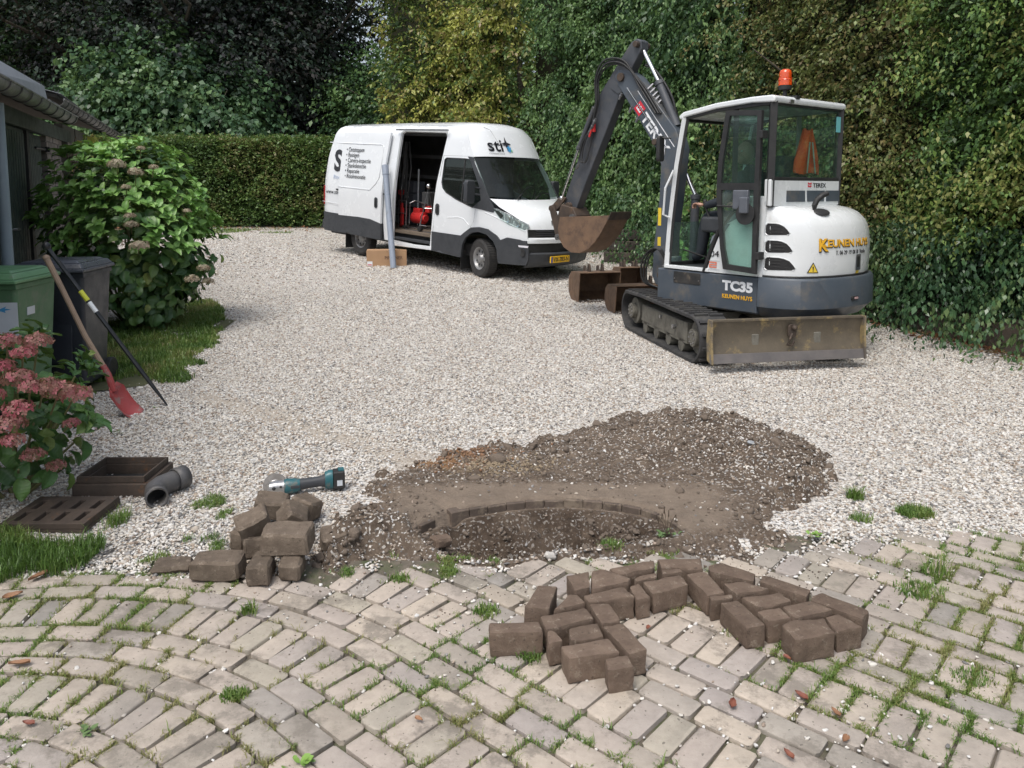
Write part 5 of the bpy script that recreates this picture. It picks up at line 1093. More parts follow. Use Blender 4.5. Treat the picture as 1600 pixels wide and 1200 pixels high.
# --- tracks
def track(x0, sg):
    hw = .15; yl, yr = -.90, .90; zr = .215; n = []
    path = [(yl, .02), (yr - .0, .02)] + [(yr + .205 * math.sin(R(a)), .235 - .215 * math.cos(R(a))) for a in range(15, 166, 15)] + [(.4, .455), (-.3, .445)] + [(yl - .205 * math.sin(R(a)), .235 + .205 * math.cos(R(a))) for a in range(10, 171, 16)]
    # resample
    P = []; m = len(path)
    for i in range(m):
        a, b = path[i], path[(i + 1) % m]; k = max(1, int(math.hypot(b[0] - a[0], b[1] - a[1]) / .055)); P += [(a[0] + (b[0] - a[0]) * j / k, a[1] + (b[1] - a[1]) * j / k) for j in range(k)]
    m = len(P); ncs = [(-hw, -.018), (-hw, .008), (-hw + .02, .016), (hw - .02, .016), (hw, .008), (hw, -.018)]; vs = []; fs = []
    for i in range(m):
        a, b = P[i - 1], P[(i + 1) % m]; t = Vector((0, b[0] - a[0], b[1] - a[1])).normalized(); nn = Vector((0, t.z, -t.y))
        for cx, h in ncs: vs.append(Vector((x0 + cx, P[i][0], P[i][1])) + nn * h)
    q = len(ncs)
    for i in range(m):
        j = (i + 1) % m
        for k in range(q): k2 = (k + 1) % q; fs.append((i * q + k, j * q + k, j * q + k2, i * q + k2))
    b = MB(UM); b.add(vs, fs); tr = b.build('track', RUB, ex, smooth=30)
    b = MB(UM)
    for i in range(0, m, 2):
        a, c = P[i - 1], P[(i + 1) % m]; t = Vector((0, c[0] - a[0], c[1] - a[1])).normalized(); nn = Vector((0, t.z, -t.y)); p = Vector((x0, P[i][0], P[i][1])) + nn * .014
        M = fr(p, (1, 0, 0), t, -nn if False else nn)
        for sx in (-1, 1): b.box((sx * .070, .006 * sx, .008), (.13, .030, .022), None) if False else b.add([(sx * .070 + dx * .065, .008 * sx + dy * .014, dz) for dz in (0, .02) for dx, dy in ((-1, -1), (1, -1), (1, 1), (-1, 1))], [(4, 5, 6, 7), (0, 1, 5, 4), (1, 2, 6, 5), (2, 3, 7, 6), (3, 0, 4, 7)], M)
    b.M = UM; o = b.build('lug', RUB, tr, bevel=0, smooth=0); o['kind'] = 'stuff'
    b = MB(UM); b.box((x0 - sg * .0, -.02, .235), (.16, 1.25, .21)); b.prism([(-.62, .16), (.62, .16), (.55, .33), (-.55, .34)], 0, .012, fr((x0 + sg * .085, 0, 0), (0, 1, 0), (0, 0, 1), (1, 0, 0))); fm = b.build('track_frame', MUD, ex, bevel=.01)
    for yy, r_, nm in ((.86, .15, 'sprocket'), (-.86, .155, 'idler')):
        b = MB(UM); b.cyl((x0 - .07, yy, .235), (x0 + .07, yy, .235), r_, seg=20); b.cyl((x0 + sg * .07, yy, .235), (x0 + sg * .125, yy, .235), .085, seg=18)
        w_ = b.build(nm, MUD, ex, bevel=.006)
        b = MB(UM)
        for k in range(8): a = k * math.pi / 4; b.cyl((x0 + sg * .12, yy + .058 * math.cos(a), .235 + .058 * math.sin(a)), (x0 + sg * .134, yy + .058 * math.cos(a), .235 + .058 * math.sin(a)), .009, seg=6)
        o = b.build('bolt', STEEL, w_); o['kind'] = 'stuff'
    for yy in (-.5, -.17, .17, .5):
        b = MB(UM); b.cyl((x0 - .08, yy, .10), (x0 + .08, yy, .10), .065, seg=16); b.build('track_roller', MUD, ex)
    b = MB(UM); b.cyl((x0 + sg * .08, -.38, .26), (x0 + sg * .125, -.38, .26), .022, seg=10); b.cyl((x0 + sg * .08, .0, .3), (x0 + sg * .11, .0, .3), .018, seg=8); b.build('grease_cap', STEEL, ex)
track(-.585, -1); track(.585, 1)
mb = MB(UM); mb.box((0, .0, .30), (.9, .8, .16)); mb.prism([(-.47, -.45), (.47, -.45), (.30, .5), (-.3, .5)], .30, .40); mb.cyl((0, 0, .38), (0, 0, .46), .34, seg=32); mb.build('car_body', MUD, ex, bevel=.01)
mb = MB(UM); mb.lathe([(.30, .38), (.33, .39), (.33, .455), (.30, .46)], None, 36); mb.build('slew_ring', BLACK, ex)
# --- dozer blade
BL = pm('blade_steel', (.15, .125, .09), (.10, .085, .065), 5, .6, metal=.25, dirt=(.36, .27, .12), dscale=7, dpos=.56, dwid=.14, bmp=.4, bs=50)
prof = [(-1.335, .13), (-1.305, .20), (-1.285, .28), (-1.285, .36), (-1.31, .46)]
mb = MB(UM); mb.grid([[(x, y, z) for y, z in prof] for x in (-.73, -.3, .1, .73)]); mb.grid([[(x, y + .025, z) for y, z in prof] for x in (-.73, -.3, .1, .73)], flip=True)
mb.box((0, -1.292, .466), (1.47, .06, .016)); bl = mb.build('dozer_blade', BL, ex, bevel=0)
mb = MB(UM); mb.box((0, -1.345, .135), (1.50, .018, .085), RX(-12)); mb.build('cutting_edge', pm('worn_edge', (.16, .15, .15), (.22, .2, .19), 7, .45, metal=.5, bmp=.2), bl, bevel=.004)
for sx in (-1, 1): mb = MB(UM); mb.prism([(-1.375, .09), (-1.27, .11), (-1.25, .3), (-1.27, .475), (-1.345, .475), (-1.352, .30)], -.009, .009, fr((sx * .735, 0, 0), (0, 1, 0), (0, 0, 1), (1, 0, 0))); mb.build('end_plate', pm('blade_yellow', (.30, .23, .11), (.16, .13, .09), 9, .6, dirt=(.11, .095, .08), dscale=9, dpos=.46, bmp=.3), bl, bevel=.003)
mb = MB(UM); mb.prism(rrect(-.04, -.06, .04, .06, .03), 0, .02, fr((.03, -1.315, .36), (1, 0, 0), (0, 0, 1), (0, -1, 0))); mb.tube([(.03, -1.33, .34), (.0, -1.35, .29), (-.02, -1.34, .24), (.03, -1.33, .23), (.05, -1.335, .27)], .012, 6); mb.ball((.04, -1.35, .39), .025); mb.build('towing_eye', RUSTD, bl, bevel=.004)
for sx in (-1, 1): mb = MB(UM); mb.box((sx * .30, -.87, .27), (.07, .85, .13), RX(0)); mb.build('blade_arm', MUD, ex, bevel=.01)
mb = MB(UM); mb.cyl((0, -.45, .33), (0, -.95, .31), .045); mb.cyl((0, -.95, .31), (0, -1.27, .30), .022); mb.build('blade_cylinder', BLACK, ex)
# --- upper structure
plan = [(-.75, .60), (-.75, -.60), (-.745, -.74), (-.70, -.87), (-.62, -.98), (-.48, -1.07), (-.28, -1.13), (0, -1.16), (.25, -1.14), (.47, -1.075), (.65, -.965), (.76, -.82), (.80, -.62), (.80, .45), (.74, .60)]
def inset(p, i, rear_only=False):
    x, y = p; return (x - i * max(-1 if not rear_only else -.15, min(1, x / .75)), y + i * max(0, min(1, (-y - .5) / .5)))
def levels(mb, lv, pl, mi=0):
    n = len(pl); vs = []; fs = []
    for z, ins, ro in lv: vs += [(*inset(p, ins, ro), z) for p in pl]
    for k in range(len(lv) - 1):
        for i in range(n): j = (i + 1) % n; fs.append((k * n + i, k * n + j, (k + 1) * n + j, (k + 1) * n + i))
    fs.append(tuple(range(n))[::-1]); fs.append(tuple(range((len(lv) - 1) * n, len(lv) * n))); mb.add(vs, fs, None, mi)
front = [p for p in plan if p[1] >= -.60][:2]
mb = MB(); levels(mb, [(.44, .03, 0), (.455, .0, 0), (.78, 0, 0), (.79, .012, 0)], [(-.75, .60), (-.75, -.615), (.80, -.615), (.80, .45), (.74, .60)]); mb.build('base_cover', GREYBL, ex, bevel=.008)
cw = [p for p in plan if p[1] <= -.60]; cw = [(-.752, -.622)] + cw[1:-1] + [(.80, -.622)]
mb = MB(); levels(mb, [(.395, .16, 0), (.43, .07, 0), (.50, .012, 0), (.52, -.012, 0), (.78, -.008, 0), (.80, .004, 0)], cw); mb.build('counterweight', GREYBL, ex, bevel=.006)
hp = [(-.742, -.66)] + [p for p in plan if p[1] < -.70][:] + [(.78, -.64), (.76, -.62), (-.742, -.62)]
hp = [(x * .985, y * .985) for x, y in hp]
def hood_xy(p, z):
    ins = np.interp(z, [.80, .86, 1.1, 1.25, 1.33, 1.39, 1.43, 1.455], [.03, .015, .015, .03, .065, .125, .20, .34]); x, y = p
    return (x - ins * max(-.10, min(1, (x + .1) / .8)) + 0, y + ins * max(0, min(1, (-y - .62) / .45)) * .9)
mb = MB(); zs = [.80, .84, .95, 1.1, 1.2, 1.27, 1.32, 1.36, 1.39, 1.415, 1.435, 1.448, 1.455]; vs = []; fs = []; n = len(hp)
for z in zs: vs += [(*hood_xy(p, z), z) for p in hp]
for k in range(len(zs) - 1):
    for i in range(n): j = (i + 1) % n; fs.append((k * n + i, k * n + j, (k + 1) * n + j, (k + 1) * n + i))
fs.append(tuple(range((len(zs) - 1) * n, len(zs) * n))); mb.add(vs, fs); mb.build('engine_hood', WHITE, ex, smooth=50, sub=0)
arcp = [hp[0]] + hp[1:-2]; cum = [0]
for a, b in zip(arcp[:-1], arcp[1:]): cum.append(cum[-1] + math.hypot(b[0] - a[0], b[1] - a[1]))
def hood_pt(u, z, off=0.0):
    """point on the hood: u metres along its edge from the door corner, height z"""
    i = max(0, min(len(cum) - 2, int(np.searchsorted(cum, u)) - 1)); f = (u - cum[i]) / (cum[i + 1] - cum[i]); a, b = Vector(hood_xy(arcp[i], z)), Vector(hood_xy(arcp[i + 1], z)); p = a.lerp(b, f); t = (b - a).normalized()
    na = Vector((-t.y, t.x)); 
    nrm_ = Vector((t.y, -t.x)); c = Vector((0, -.6)); 
    if (p - c).dot(nrm_) < 0: nrm_ = -nrm_
    return Vector((p.x + nrm_.x * off, p.y + nrm_.y * off, z))
def u_of(px_x):                                              # arc position whose x is given, on the rear face
    best = min((abs(hood_pt(cum[-1] * k / 200, 1.0).x - px_x), cum[-1] * k / 200) for k in range(20, 190)); return best[1]
VENT = pm('vent_mesh', (.010, .010, .012), (.02, .02, .02), 60, .7, bmp=.6, bs=260)
for k, (z0, z1, w_) in enumerate(((1.19, 1.30, .245), (1.03, 1.145, .27), (.87, .99, .30))):
    po = [(.045, z0), (w_, z0 + .006), (w_ + .015, z0 + .025)] + [(w_ * (1 - .55 * t * t), z0 + .025 + (z1 - z0 - .025) * math.sin(t * math.pi / 2)) for t in (.25, .5, .75, .9)] + [(w_ * .35, z1), (.055, z1), (.03, z1 - .02), (.028, z0 + .015)]
    mb = MB(); mb.panel(po, [], lambda a, b: hood_pt(a, b, .0025), .04, flip=True); v_ = mb.build('vent', VENT, ex, smooth=60)
    mb = MB(); mb.tube([hood_pt(a, b, .002) for a, b in po], .005, 5, closed=True); mb.build('vent_rim', WHITE, v_)
    for q in range(3):
        zz = z0 + (z1 - z0) * (q + 1) / 4; mb = MB(); mb.tube([hood_pt(a, zz, .004) for a in (.035, .1, .16, w_ * .8)], .0025, 4); mb.build('vent_slat', BLACK, v_)
ribpts = [hood_pt(.0, z, .001) for z in (.82, 1.0, 1.2, 1.36, 1.44)]; mb = MB(); mb.tube(ribpts, .005, 5); mb.build('hood_seam', SEAL, ex)
mb = MB(); mb.tube([hood_pt(cum[-1] * k / 40, .812, .004) for k in range(41)], .009, 5); mb.build('hood_seal', SEAL, ex)
# exhaust
eb = hood_pt(u_of(-.27), 1.385, -.07); eb = Vector((-.36, -.93, 1.40))
mb = MB(); mb.tube([eb + Vector((0, .0, -.06)), eb + Vector((0, 0, .06)), eb + Vector((.02, -.01, .11)), eb + Vector((.07, -.03, .15)), eb + Vector((.12, -.05, .17))], .026, 12); mb.build('exhaust_pipe', BLACK, ex)
mb = MB(); mb.ball(eb + Vector((.035, -.055, .0)), (.085, .05, .014), RZ(-20) @ RX(36)); mb.build('exhaust_hole', BLACK, ex)
# lettering on the hood
YEL = pm('orange_lettering', (.78, .42, .03), (.8, .45, .04), 5, .4); GRY = pm('grey_lettering', (.22, .22, .24), (.2, .2, .22), 5, .4)
u0 = u_of(-.44)
def hoodtext(s, size, z, u, mat, width, off=.004, bold=0., dz=0., du=0.):
    return text(s, size, None, mat, ex, width=width, bold=bold, fn=lambda c: hood_pt(u + c.x + du, z + c.y + dz, off + c.z))
hoodtext('KEUNEN HUYS', .095, 1.085, u0, TXT, .76, .0035, .045, -.006, .006)
hoodtext('KEUNEN HUYS', .095, 1.085, u0, YEL, .76, .006, .02)
hoodtext('K', .16, 1.05, u0 - .03, TXT, .115, .0065, .05, -.006, .006); hoodtext('K', .16, 1.05, u0 - .03, YEL, .11, .0085, .025)
hoodtext('T. 06 29 19 00 10  Venlo', .055, 1.01, u0 + .18, TXT, .50, .005)
def decal(po, z, u, mat, name, par=None, off=.004): mb = MB(); mb.panel(po, [], lambda a, b: hood_pt(u + a, z + b, off), .05, flip=False); o = mb.build(name, mat, par or ex, smooth=0); return o
WY = pm('warning_yellow', (.75, .55, .05), (.7, .5, .05), 5, .4)
uw = u_of(-.50); ws = decal([(-.058, 0), (.058, 0), (0, .10)], .85, uw, TXT, 'warning_sign', None, .003); decal([(-.044, .008), (.044, .008), (0, .084)], .85, uw, WY, 'yellow_field', ws, .0045); decal([(-.005, .032), (.005, .032), (.007, .062), (-.007, .062)], .85, uw, TXT, 'exclamation_mark', ws, .006); decal([(-.005, .017), (.005, .017), (.005, .026), (-.005, .026)], .85, uw, TXT, 'exclamation_mark', ws, .006)
ul = u_of(.10); la = decal(rrect(-.05, -.075, .05, .075, .01), .925, ul, GREYBL, 'latch_plate', None, .006); decal(rrect(-.03, -.05, .025, .05, .01), .93, ul, BLACK, 'latch_recess', la, .008)
decal([(-.03, 0), (.03, 0), (.03, .04), (-.03, .04)], .80 + .008, ul, WY, 'fuel_sticker', None, .005)
# counterweight lamp, scrapes
mb = MB(fr((-.02, -1.175, .60), (1, 0, 0), (0, 0, 1), (0, -1, 0))); mb.prism(rrect(-.055, -.018, .055, .018, .012), -.03, .003); lp = mb.build('rear_lamp_socket', BLACK, ex); mb = MB(fr((-.005, -1.179, .60), (1, 0, 0), (0, 0, 1), (0, -1, 0))); mb.prism(rrect(-.03, -.01, .03, .01, .006), -.02, .003); mb.build('lens', pm('pink_lens', (.5, .35, .36), (.45, .3, .3), 9, .3), lp)
# lettering on the left flank of the base
fx = fr((-.7525, 0, 0), (0, -1, 0), (0, 0, 1), (-1, 0, 0))
WT = pm('white_lettering', (.8, .82, .84), (.76, .78, .8), 5, .35)
text('TC35', .125, fx @ T(.23, .645, 0), WT, ex, width=.345, bold=.05)
text('KEUNEN HUYS', .055, fx @ T(.225, .565, 0), YEL, ex, width=.34, bold=.025)
mb = MB(fx @ T(-.21, .715, 0)); mb.prism(rrect(-.17, -.058, .17, .058, .008), -.01, .004); hpn = mb.build('hatch', pm('worn_black_hatch', (.02, .021, .023), (.05, .048, .045), 6, .5, dirt=(.12, .1, .08), dscale=8), ex, bevel=.002)
for a in (-.155, .155): mb = MB(fx @ T(-.21 + a, .70, .004)); mb.cyl((0, 0, 0), (0, 0, .006), .008, seg=8); mb.build('screw', STEEL, hpn)
# --- cab
def prism_x(poly, x0, x1): return fr((x0, 0, 0), (0, 1, 0), (0, 0, 1), (1, 0, 0)), poly, 0, x1 - x0
CX0, CX1 = -.75, .44
roofp = [(.36, 2.335), (.30, 2.375), (-.1, 2.43), (-.5, 2.452), (-.72, 2.452), (-.745, 2.43), (-.74, 2.385), (-.5, 2.395), (-.1, 2.375), (.26, 2.325), (.34, 2.30)]
mb = MB(); M, p, a, b = prism_x(roofp, CX0 - .01, CX1 + .01); mb.prism(p, a, b, M); mb.build('cab_roof', WHITE, ex, bevel=.02, seg=3)
mb = MB(); mb.box((-.155, -.2, 2.37), (1.1, .95, .02)); mb.build('roof_lining', pm('lining_grey', (.25, .27, .26), (.2, .22, .21), 7, .8), ex)
def bar(pts, r_, mat, name='cab_pillar', par=None, seg=4):
    mb = MB(); mb.tube(pts, r_, seg); return mb.build(name, mat, par or ex, bevel=.004, smooth=30)
for X in (CX0 + .02, CX1 - .02): bar([(X, .50, .80), (X, .46, 1.3), (X, .39, 1.85), (X, .30, 2.33)], .036, WHITE)
for X in (CX0 + .03, CX1 - .03): bar([(X, .47, .84), (X, .43, 1.3), (X, .36, 1.85), (X, .27, 2.31)], .022, BLACK, 'pillar_seal')
for X in (CX0 + .04, CX1 - .025): bar([(X, -.69, 1.45), (X, -.70, 2.40)], .045, BLACK)
bar([(CX0 + .04, -.30, 1.55), (CX0 + .04, -.30, 2.36)], .032, BLACK)
bar([(CX1 - .02, -.25, 1.3), (CX1 - .02, -.25, 2.36)], .03, pm('pillar_grey', (.3, .32, .31), (.25, .27, .26), 5, .5))
for y, z in ((.33, 2.31), (.50, .83)): mb = MB(); mb.box((-.155, y, z), (1.12, .05, .05)); mb.build('cross_bar', BLACK, ex, bevel=.008)
mb = MB(); mb.box((CX0 + .02, .22, .815), (.06, .56, .035)); mb.build('door_sill', WHITE, ex, bevel=.006)
for X in (CX0 + .03, CX1 - .03): mb = MB(); M, p, a, b = prism_x([(.30, 2.30), (-.1, 2.35), (-.7, 2.37), (-.7, 2.40), (-.1, 2.385), (.30, 2.335)], X - .02, X + .02); mb.prism(p, a, b, M); mb.build('roof_rail', BLACK, ex)
# white quarter panel behind the door opening
qp = [(-.03, .80), (-.10, 1.0), (-.19, 1.2), (-.33, 1.36), (-.47, 1.46), (-.50, 1.50), (-.68, 1.50), (-.66, .80)]
mb = MB(); mb.panel([(-y, z) for y, z in qp], [], lambda a, b: (-.75 + .012 * 0, -a, b), .12, .035, flip=False); mb.build('quarter_panel', WHITE, ex, bevel=.006)
mb = MB(); mb.tube([(-.752, y, z) for y, z in [(-.0, .80), (-.07, 1.0), (-.16, 1.2), (-.30, 1.37), (-.45, 1.48)]], .018, 6); mb.build('opening_seal', SEAL, ex)
text('04', .085, fx @ T(.075, .955, .004), TXT, ex, width=.10)
ORG = pm('red_orange_print', (.72, .2, .12), (.7, .22, .15), 5, .4)
mb = MB(fx @ T(.11, .875, .003)); q = [(-.045, -.03), (.045, -.03), (.045, -.017), (-.03, -.017), (-.03, -.006), (.045, -.006), (.045, .03), (-.045, .03), (-.045, .017), (.03, .017), (.03, .006), (-.045, .006)]; mb.panel(q, [], None, .2); mb.build('rental_logo', ORG, ex, smooth=0)
for s_ in (-1, 1): mb = MB(fx @ T(.125, .873 + s_ * .042, .003)); mb.box((0, 0, 0), (.13, .004, .001)); mb.build('logo_line', pm('line_grey', (.45, .47, .5), (.45, .47, .5), 4, .5), ex)
SW = pm('swoosh_grey', (.16, .18, .21), (.18, .2, .23), 5, .4)
for k, po in enumerate(([(.02, 1.08), (.05, 1.12), (.09, 1.20), (.05, 1.17)], [(.13, 1.17), (.17, 1.25), (.22, 1.30), (.26, 1.30), (.2, 1.22)], [(.22, 1.30), (.30, 1.40), (.37, 1.43), (.33, 1.35)])): mb = MB(fx @ T(0, 0, .002)); mb.panel([(a + .04, b_ - .02) for a, b_ in po], [], None, .2); mb.build('stripe', SW, ex, smooth=0)
# rear: white panel with slots, rear window, right side
mb = MB(); mb.box((-.155, -.69, 1.575), (1.19, .07, .245)); mb.box((-.155, -.5, 1.5), (1.17, .36, .09)); rp = mb.build('rear_panel', WHITE, ex, bevel=.01)
for (a, b, c, d) in ((-.50, -.19, -.50, -.20), (-.155, .135, -.165, .145), (.18, .41, .17, .41)):
    mb = MB(fr((0, -.727, 1.545), (1, 0, 0), (0, 0, 1), (0, -1, 0))); mb.prism([(a, -.055), (b, -.055), (d, .05), (c, .05)], -.01, .003); mb.build('grille_inset', GREYBL, rp)
text('TEREX', .058, fr((-.06, -.7262, 1.625), (1, 0, 0), (0, 0, 1), (0, -1, 0)), TXT, rp, width=.225, bold=.015)
REDL = pm('red_logo', (.6, .03, .05), (.55, .03, .05), 5, .4)
for z_ in (1.628, 1.653): mb = MB(fr((-.12, -.7262, z_), (1, 0, 0), (0, 0, 1), (0, -1, 0))); mb.prism([(-.03, 0), (.03, 0), (.03, .018), (.018, .018), (0, .008), (-.018, .018), (-.03, .018)], 0, .0015); mb.build('emblem', REDL, rp)
mb = MB(); mb.box((-.155, -.715, 2.03), (1.04, .006, .68)); mb.build('rear_window', TG, ex)
for (a, b, c, d) in ((-.155, 2.385, 1.16, .04), (-.155, 1.70, 1.16, .04)): mb = MB(); mb.box((a, -.70, b), (c, .05, d)); mb.build('window_frame', BLACK, ex, bevel=.006)
mb = MB(); mb.box((.355, -.722, 2.24), (.075, .003, .15)); mb.build('sticker', pm('turquoise_sticker', (.15, .5, .52), (.2, .52, .55), 5, .5), ex)
for (y0, y1) in ((-.66, -.28), (-.22, .30)): mb = MB(); mb.box((CX1 - .02, (y0 + y1) / 2, 1.85 if y0 < -.3 else 1.78), (.005, y1 - y0, .98 if y0 > -.3 else .95)); mb.build('side_window', TG, ex)
mb = MB(); mb.box((CX1 - .02, -.08, 1.04), (.03, 1.15, .48)); mb.build('side_wall', WHITE, ex, bevel=.006)
mb = MB(); mb.box((CX0 + .045, -.49, 1.93), (.005, .34, .82)); mb.build('side_window', TG, ex)
mb = MB(); mb.box((-.155, .475, 1.06), (1.05, .006, .42), RX(5)); mb.build('front_window', TG2, ex)
mb = MB(); mb.box((.62, -.02, .92), (.34, 1.1, .26)); mb.build('right_cover', WHITE, ex, bevel=.05, seg=3)
mb = MB(); mb.box((-.155, -.05, .80), (1.1, 1.1, .03)); mb.build('cab_floor', DARKPL, ex)
# beacon
AMB = newmat('beacon_orange')[0]; _b = AMB.node_tree.nodes['Principled BSDF']; _b.inputs['Base Color'].default_value = (.85, .10, .01, 1); _b.inputs['Roughness'].default_value = .12; _b.inputs['Transmission Weight'].default_value = .35; _b.inputs['Coat Weight'].default_value = .6
bc = Vector((-.36, -.58, 2.45)); mb = MB(T(*bc)); mb.cyl((0, 0, 0), (0, 0, .09), .02); mb.lathe([(.055, .085), (.06, .10), (.06, .125), (.04, .13)], None, 18); mb.box((-.04, -.09, -.0), (.06, .16, .03)); be = mb.build('beacon_mount', BLACK, ex, bevel=.004)
mb = MB(T(*bc)); mb.lathe([(.062, .125), (.062, .16), (.055, .20), (.058, .235), (.05, .262), (.03, .275), (.001, .278)], None, 22); mb.build('beacon', AMB, ex, smooth=50)
mb = MB(T(*bc)); mb.lathe([(.064, .175), (.060, .185), (.064, .195)], None, 22); mb.build('beacon_ring', AMB, ex)
mb = MB(); mb.cyl((-.48, -.73, 2.41), (-.36, -.70, 2.46), .013); mb.box((-.50, -.735, 2.405), (.06, .04, .035)); mb.build('roof_bracket', STEEL, ex, bevel=.003)
# --- open door folded against the flank
DX = -.83; do = [(-.27, 2.34), (-.66, 2.315), (-.645, .83), (-.285, .85), (-.245, 1.05), (-.215, 1.3), (-.19, 1.5), (-.185, 1.62), (-.20, 1.9)]
inn = [(-.315, 2.29), (-.615, 2.27), (-.605, 1.665), (-.235, 1.665), (-.25, 1.9)]; inl = [(-.24, 1.60), (-.60, 1.60), (-.60, .885), (-.33, .90), (-.29, 1.05), (-.26, 1.3)]
dfm = lambda a, b: (DX, -a, b)
ng_ = lambda pl: [(-y, z) for y, z in pl]
mb = MB(); mb.panel(ng_(do), [ng_(inn), ng_(inl)], dfm, .15, .035, flip=False); dr_ = mb.build('door', BLACK, ex, bevel=.006)
mb = MB(); mb.panel(ng_(inn), [], lambda a, b: (DX + .014, -a, b), .3, .004); mb.build('door_glass', TG, dr_)
mb = MB(); mb.panel(ng_(inl), [], lambda a, b: (DX + .014, -a, b), .3, .004); mb.build('door_glass', TG2, dr_)
mb = MB(); mb.box((DX, -.47, 1.51), (.045, .17, .18)); mb.box((DX - .03, -.525, 1.46), (.05, .09, .15)); mb.build('door_lock', GREYP, dr_, bevel=.012)
bar([(DX - .005, -.20, 1.45), (DX - .005, -.58, 1.445)], .010, BLACK, 'grab_bar', dr_, 6)
mb = MB(fr((DX - .012, -.53, 1.38), (0, -1, 0), (0, 0, 1), (-1, 0, 0))); mb.lathe([(.10, 0), (.10, .012), (.001, .013)], None, 24); mb.build('lock_cover', BLACK, dr_)
for z_ in (1.0, 2.1): mb = MB(); mb.box((DX + .03, -.665, z_), (.09, .04, .07)); mb.build('hinge', BLACK, dr_, bevel=.006)
# mirror, grab handle on the front pillar
mb = MB(); mb.tube([(-.77, .44, 1.32), (-.83, .47, 1.35), (-.84, .44, 1.62), (-.79, .38, 1.80)], .012, 7); mb.build('grab_handle', WHITE, ex)
mb = MB(fr((-.83, .53, 2.02), (1, .3, 0), (0, .0, 1), None)); mb.prism(rrect(-.06, -.13, .06, .13, .03), -.02, .025); mi_ = mb.build('mirror', BLACK, ex, bevel=.012)
bar([(-.79, .42, 2.12), (-.83, .52, 2.13)], .009, BLACK, 'mirror_arm', mi_, 6)
# --- cab inside: seat, consoles, levers
SEAT = pm('seat_green_black', (.018, .035, .033), (.03, .05, .045), 9, .75)
mb = MB(); mb.box((-.13, -.2, 1.17), (.46, .56, .12)); mb.box((-.12, -.50, 1.55), (.46, .12, .76), RX(5)); mb.build('seat', SEAT, ex, bevel=.04, seg=3)
mb = MB(); mb.box((-.14, -.15, .96), (.5, .5, .28)); mb.build('seat_base', BLACK, ex, bevel=.02)
for X in (-.44, .16): mb = MB(); mb.box((X, .05, 1.25), (.13, .42, .16)); mb.build('console', DARKPL, ex, bevel=.03)
for X in (-.44, .16):
    mb = MB(); mb.tube([(X, .20, 1.33), (X, .24, 1.42)], .012, 6); mb.build('joystick', BLACK, ex); mb = MB(); mb.ball((X, .25, 1.46), (.025, .025, .05)); mb.build('joystick_knob', BLACK, ex)
for X in (-.2, -.06): mb = MB(); mb.tube([(X, .42, .84), (X, .40, 1.10), (X - .02, .30, 1.28)], .011, 6); mb.ball((X - .02, .30, 1.29), .022); mb.build('travel_lever', BLACK, ex)
mb = MB(); mb.tube([(-.50, .48, .98), (-.35, .30, .90), (-.30, .25, .86)], .010, 6); mb.build('wiper_arm', BLACK, ex)
# --- swing bracket, boom, stick, cylinders (frame: x along the boom's heading, y up, z across)
BM = EI @ fr((1.8, 8.9, 0), (-.65, .76, 0), (0, 0, 1), (.76, .65, 0)); BMT = EI @ fr((1.8, 8.9, 0), (.65, -.76, 0), (0, 0, 1), (-.76, -.65, 0))
mb = MB(BM); mb.box((-.16, .62, 0), (.34, .30, .30)); mb.cyl((-.05, .42, 0), (-.05, .86, 0), .085, seg=16); mb.build('swing_bracket', GREYBL, ex, bevel=.015)
boom = [(-.06, .56), (.14, .52), (.20, .62), (.18, .95), (.115, 1.5), (.10, 1.88), (.17, 2.06), (.45, 2.43), (.76, 2.82), (.81, 2.93), (.75, 3.0), (.62, 2.985), (.48, 2.90), (.20, 2.60), (-.10, 2.26), (-.17, 2.05), (-.14, 1.75), (-.06, 1.1), (-.06, .75)]
mb = MB(BM); mb.prism(boom, -.085, .085); bo = mb.build('boom', GREYBL, ex, bevel=.012)
for (x, y, r_) in ((.705, 2.91, .05), (.04, .64, .06), (.18, 2.14, .035)): mb = MB(BM); mb.cyl((x, y, -.115), (x, y, .115), r_, seg=16); mb.build('pin', RUSTD, bo, bevel=.004)
stick = [(.425, 3.20), (.43, 3.29), (.50, 3.325), (.575, 3.30), (.70, 3.17), (1.13, 2.68), (1.225, 2.53), (1.28, 2.34), (1.42, 2.0), (1.67, 1.46), (1.655, 1.37), (1.56, 1.325), (1.46, 1.34), (1.30, 1.66), (1.0, 2.22), (.79, 2.62), (.72, 2.80), (.58, 2.98)]
mb = MB(BM); mb.prism(stick, -.065, .065); st_ = mb.build('stick', BOOMP, ex, bevel=.012)
for sz in (-1, 1): mb = MB(BM); mb.prism([(.58, 2.98), (.62, 2.78), (.76, 2.72), (.88, 2.80), (.84, 2.98), (.70, 3.10)], sz * .07 - .006, sz * .07 + .006); mb.build('cheek_plate', BOOMP, st_, bevel=.003)
for (x, y, r_, h) in ((.48, 3.255, .035, .12), (1.56, 1.40, .045, .11), (1.22, 2.46, .03, .11)): mb = MB(BM); mb.cyl((x, y, -h), (x, y, h), r_, seg=14); mb.build('pin', RUSTD, st_, bevel=.004)
def cylr(name, a, b, c, r0, r1, zo=0):
    mb = MB(BM); mb.cyl((*a, zo), (*b, zo), r0, seg=16); e = (Vector(b) - Vector(a)).normalized() * .05; mb.cyl((*(Vector(b) - e), zo), (*b, zo), r0 * 1.2, seg=16); o = mb.build(name, BOOMP, ex, bevel=.004)
    mb = MB(BM); mb.cyl((*b, zo), (*c, zo), r1, seg=14); mb.ball((*c, zo), r1 * 1.7, seg=10); mb.build('rod', CHROME, o); return o
cylr('stick_cylinder', (-.05, 2.30), (.22, 2.82), (.475, 3.23), .048, .024, 0)
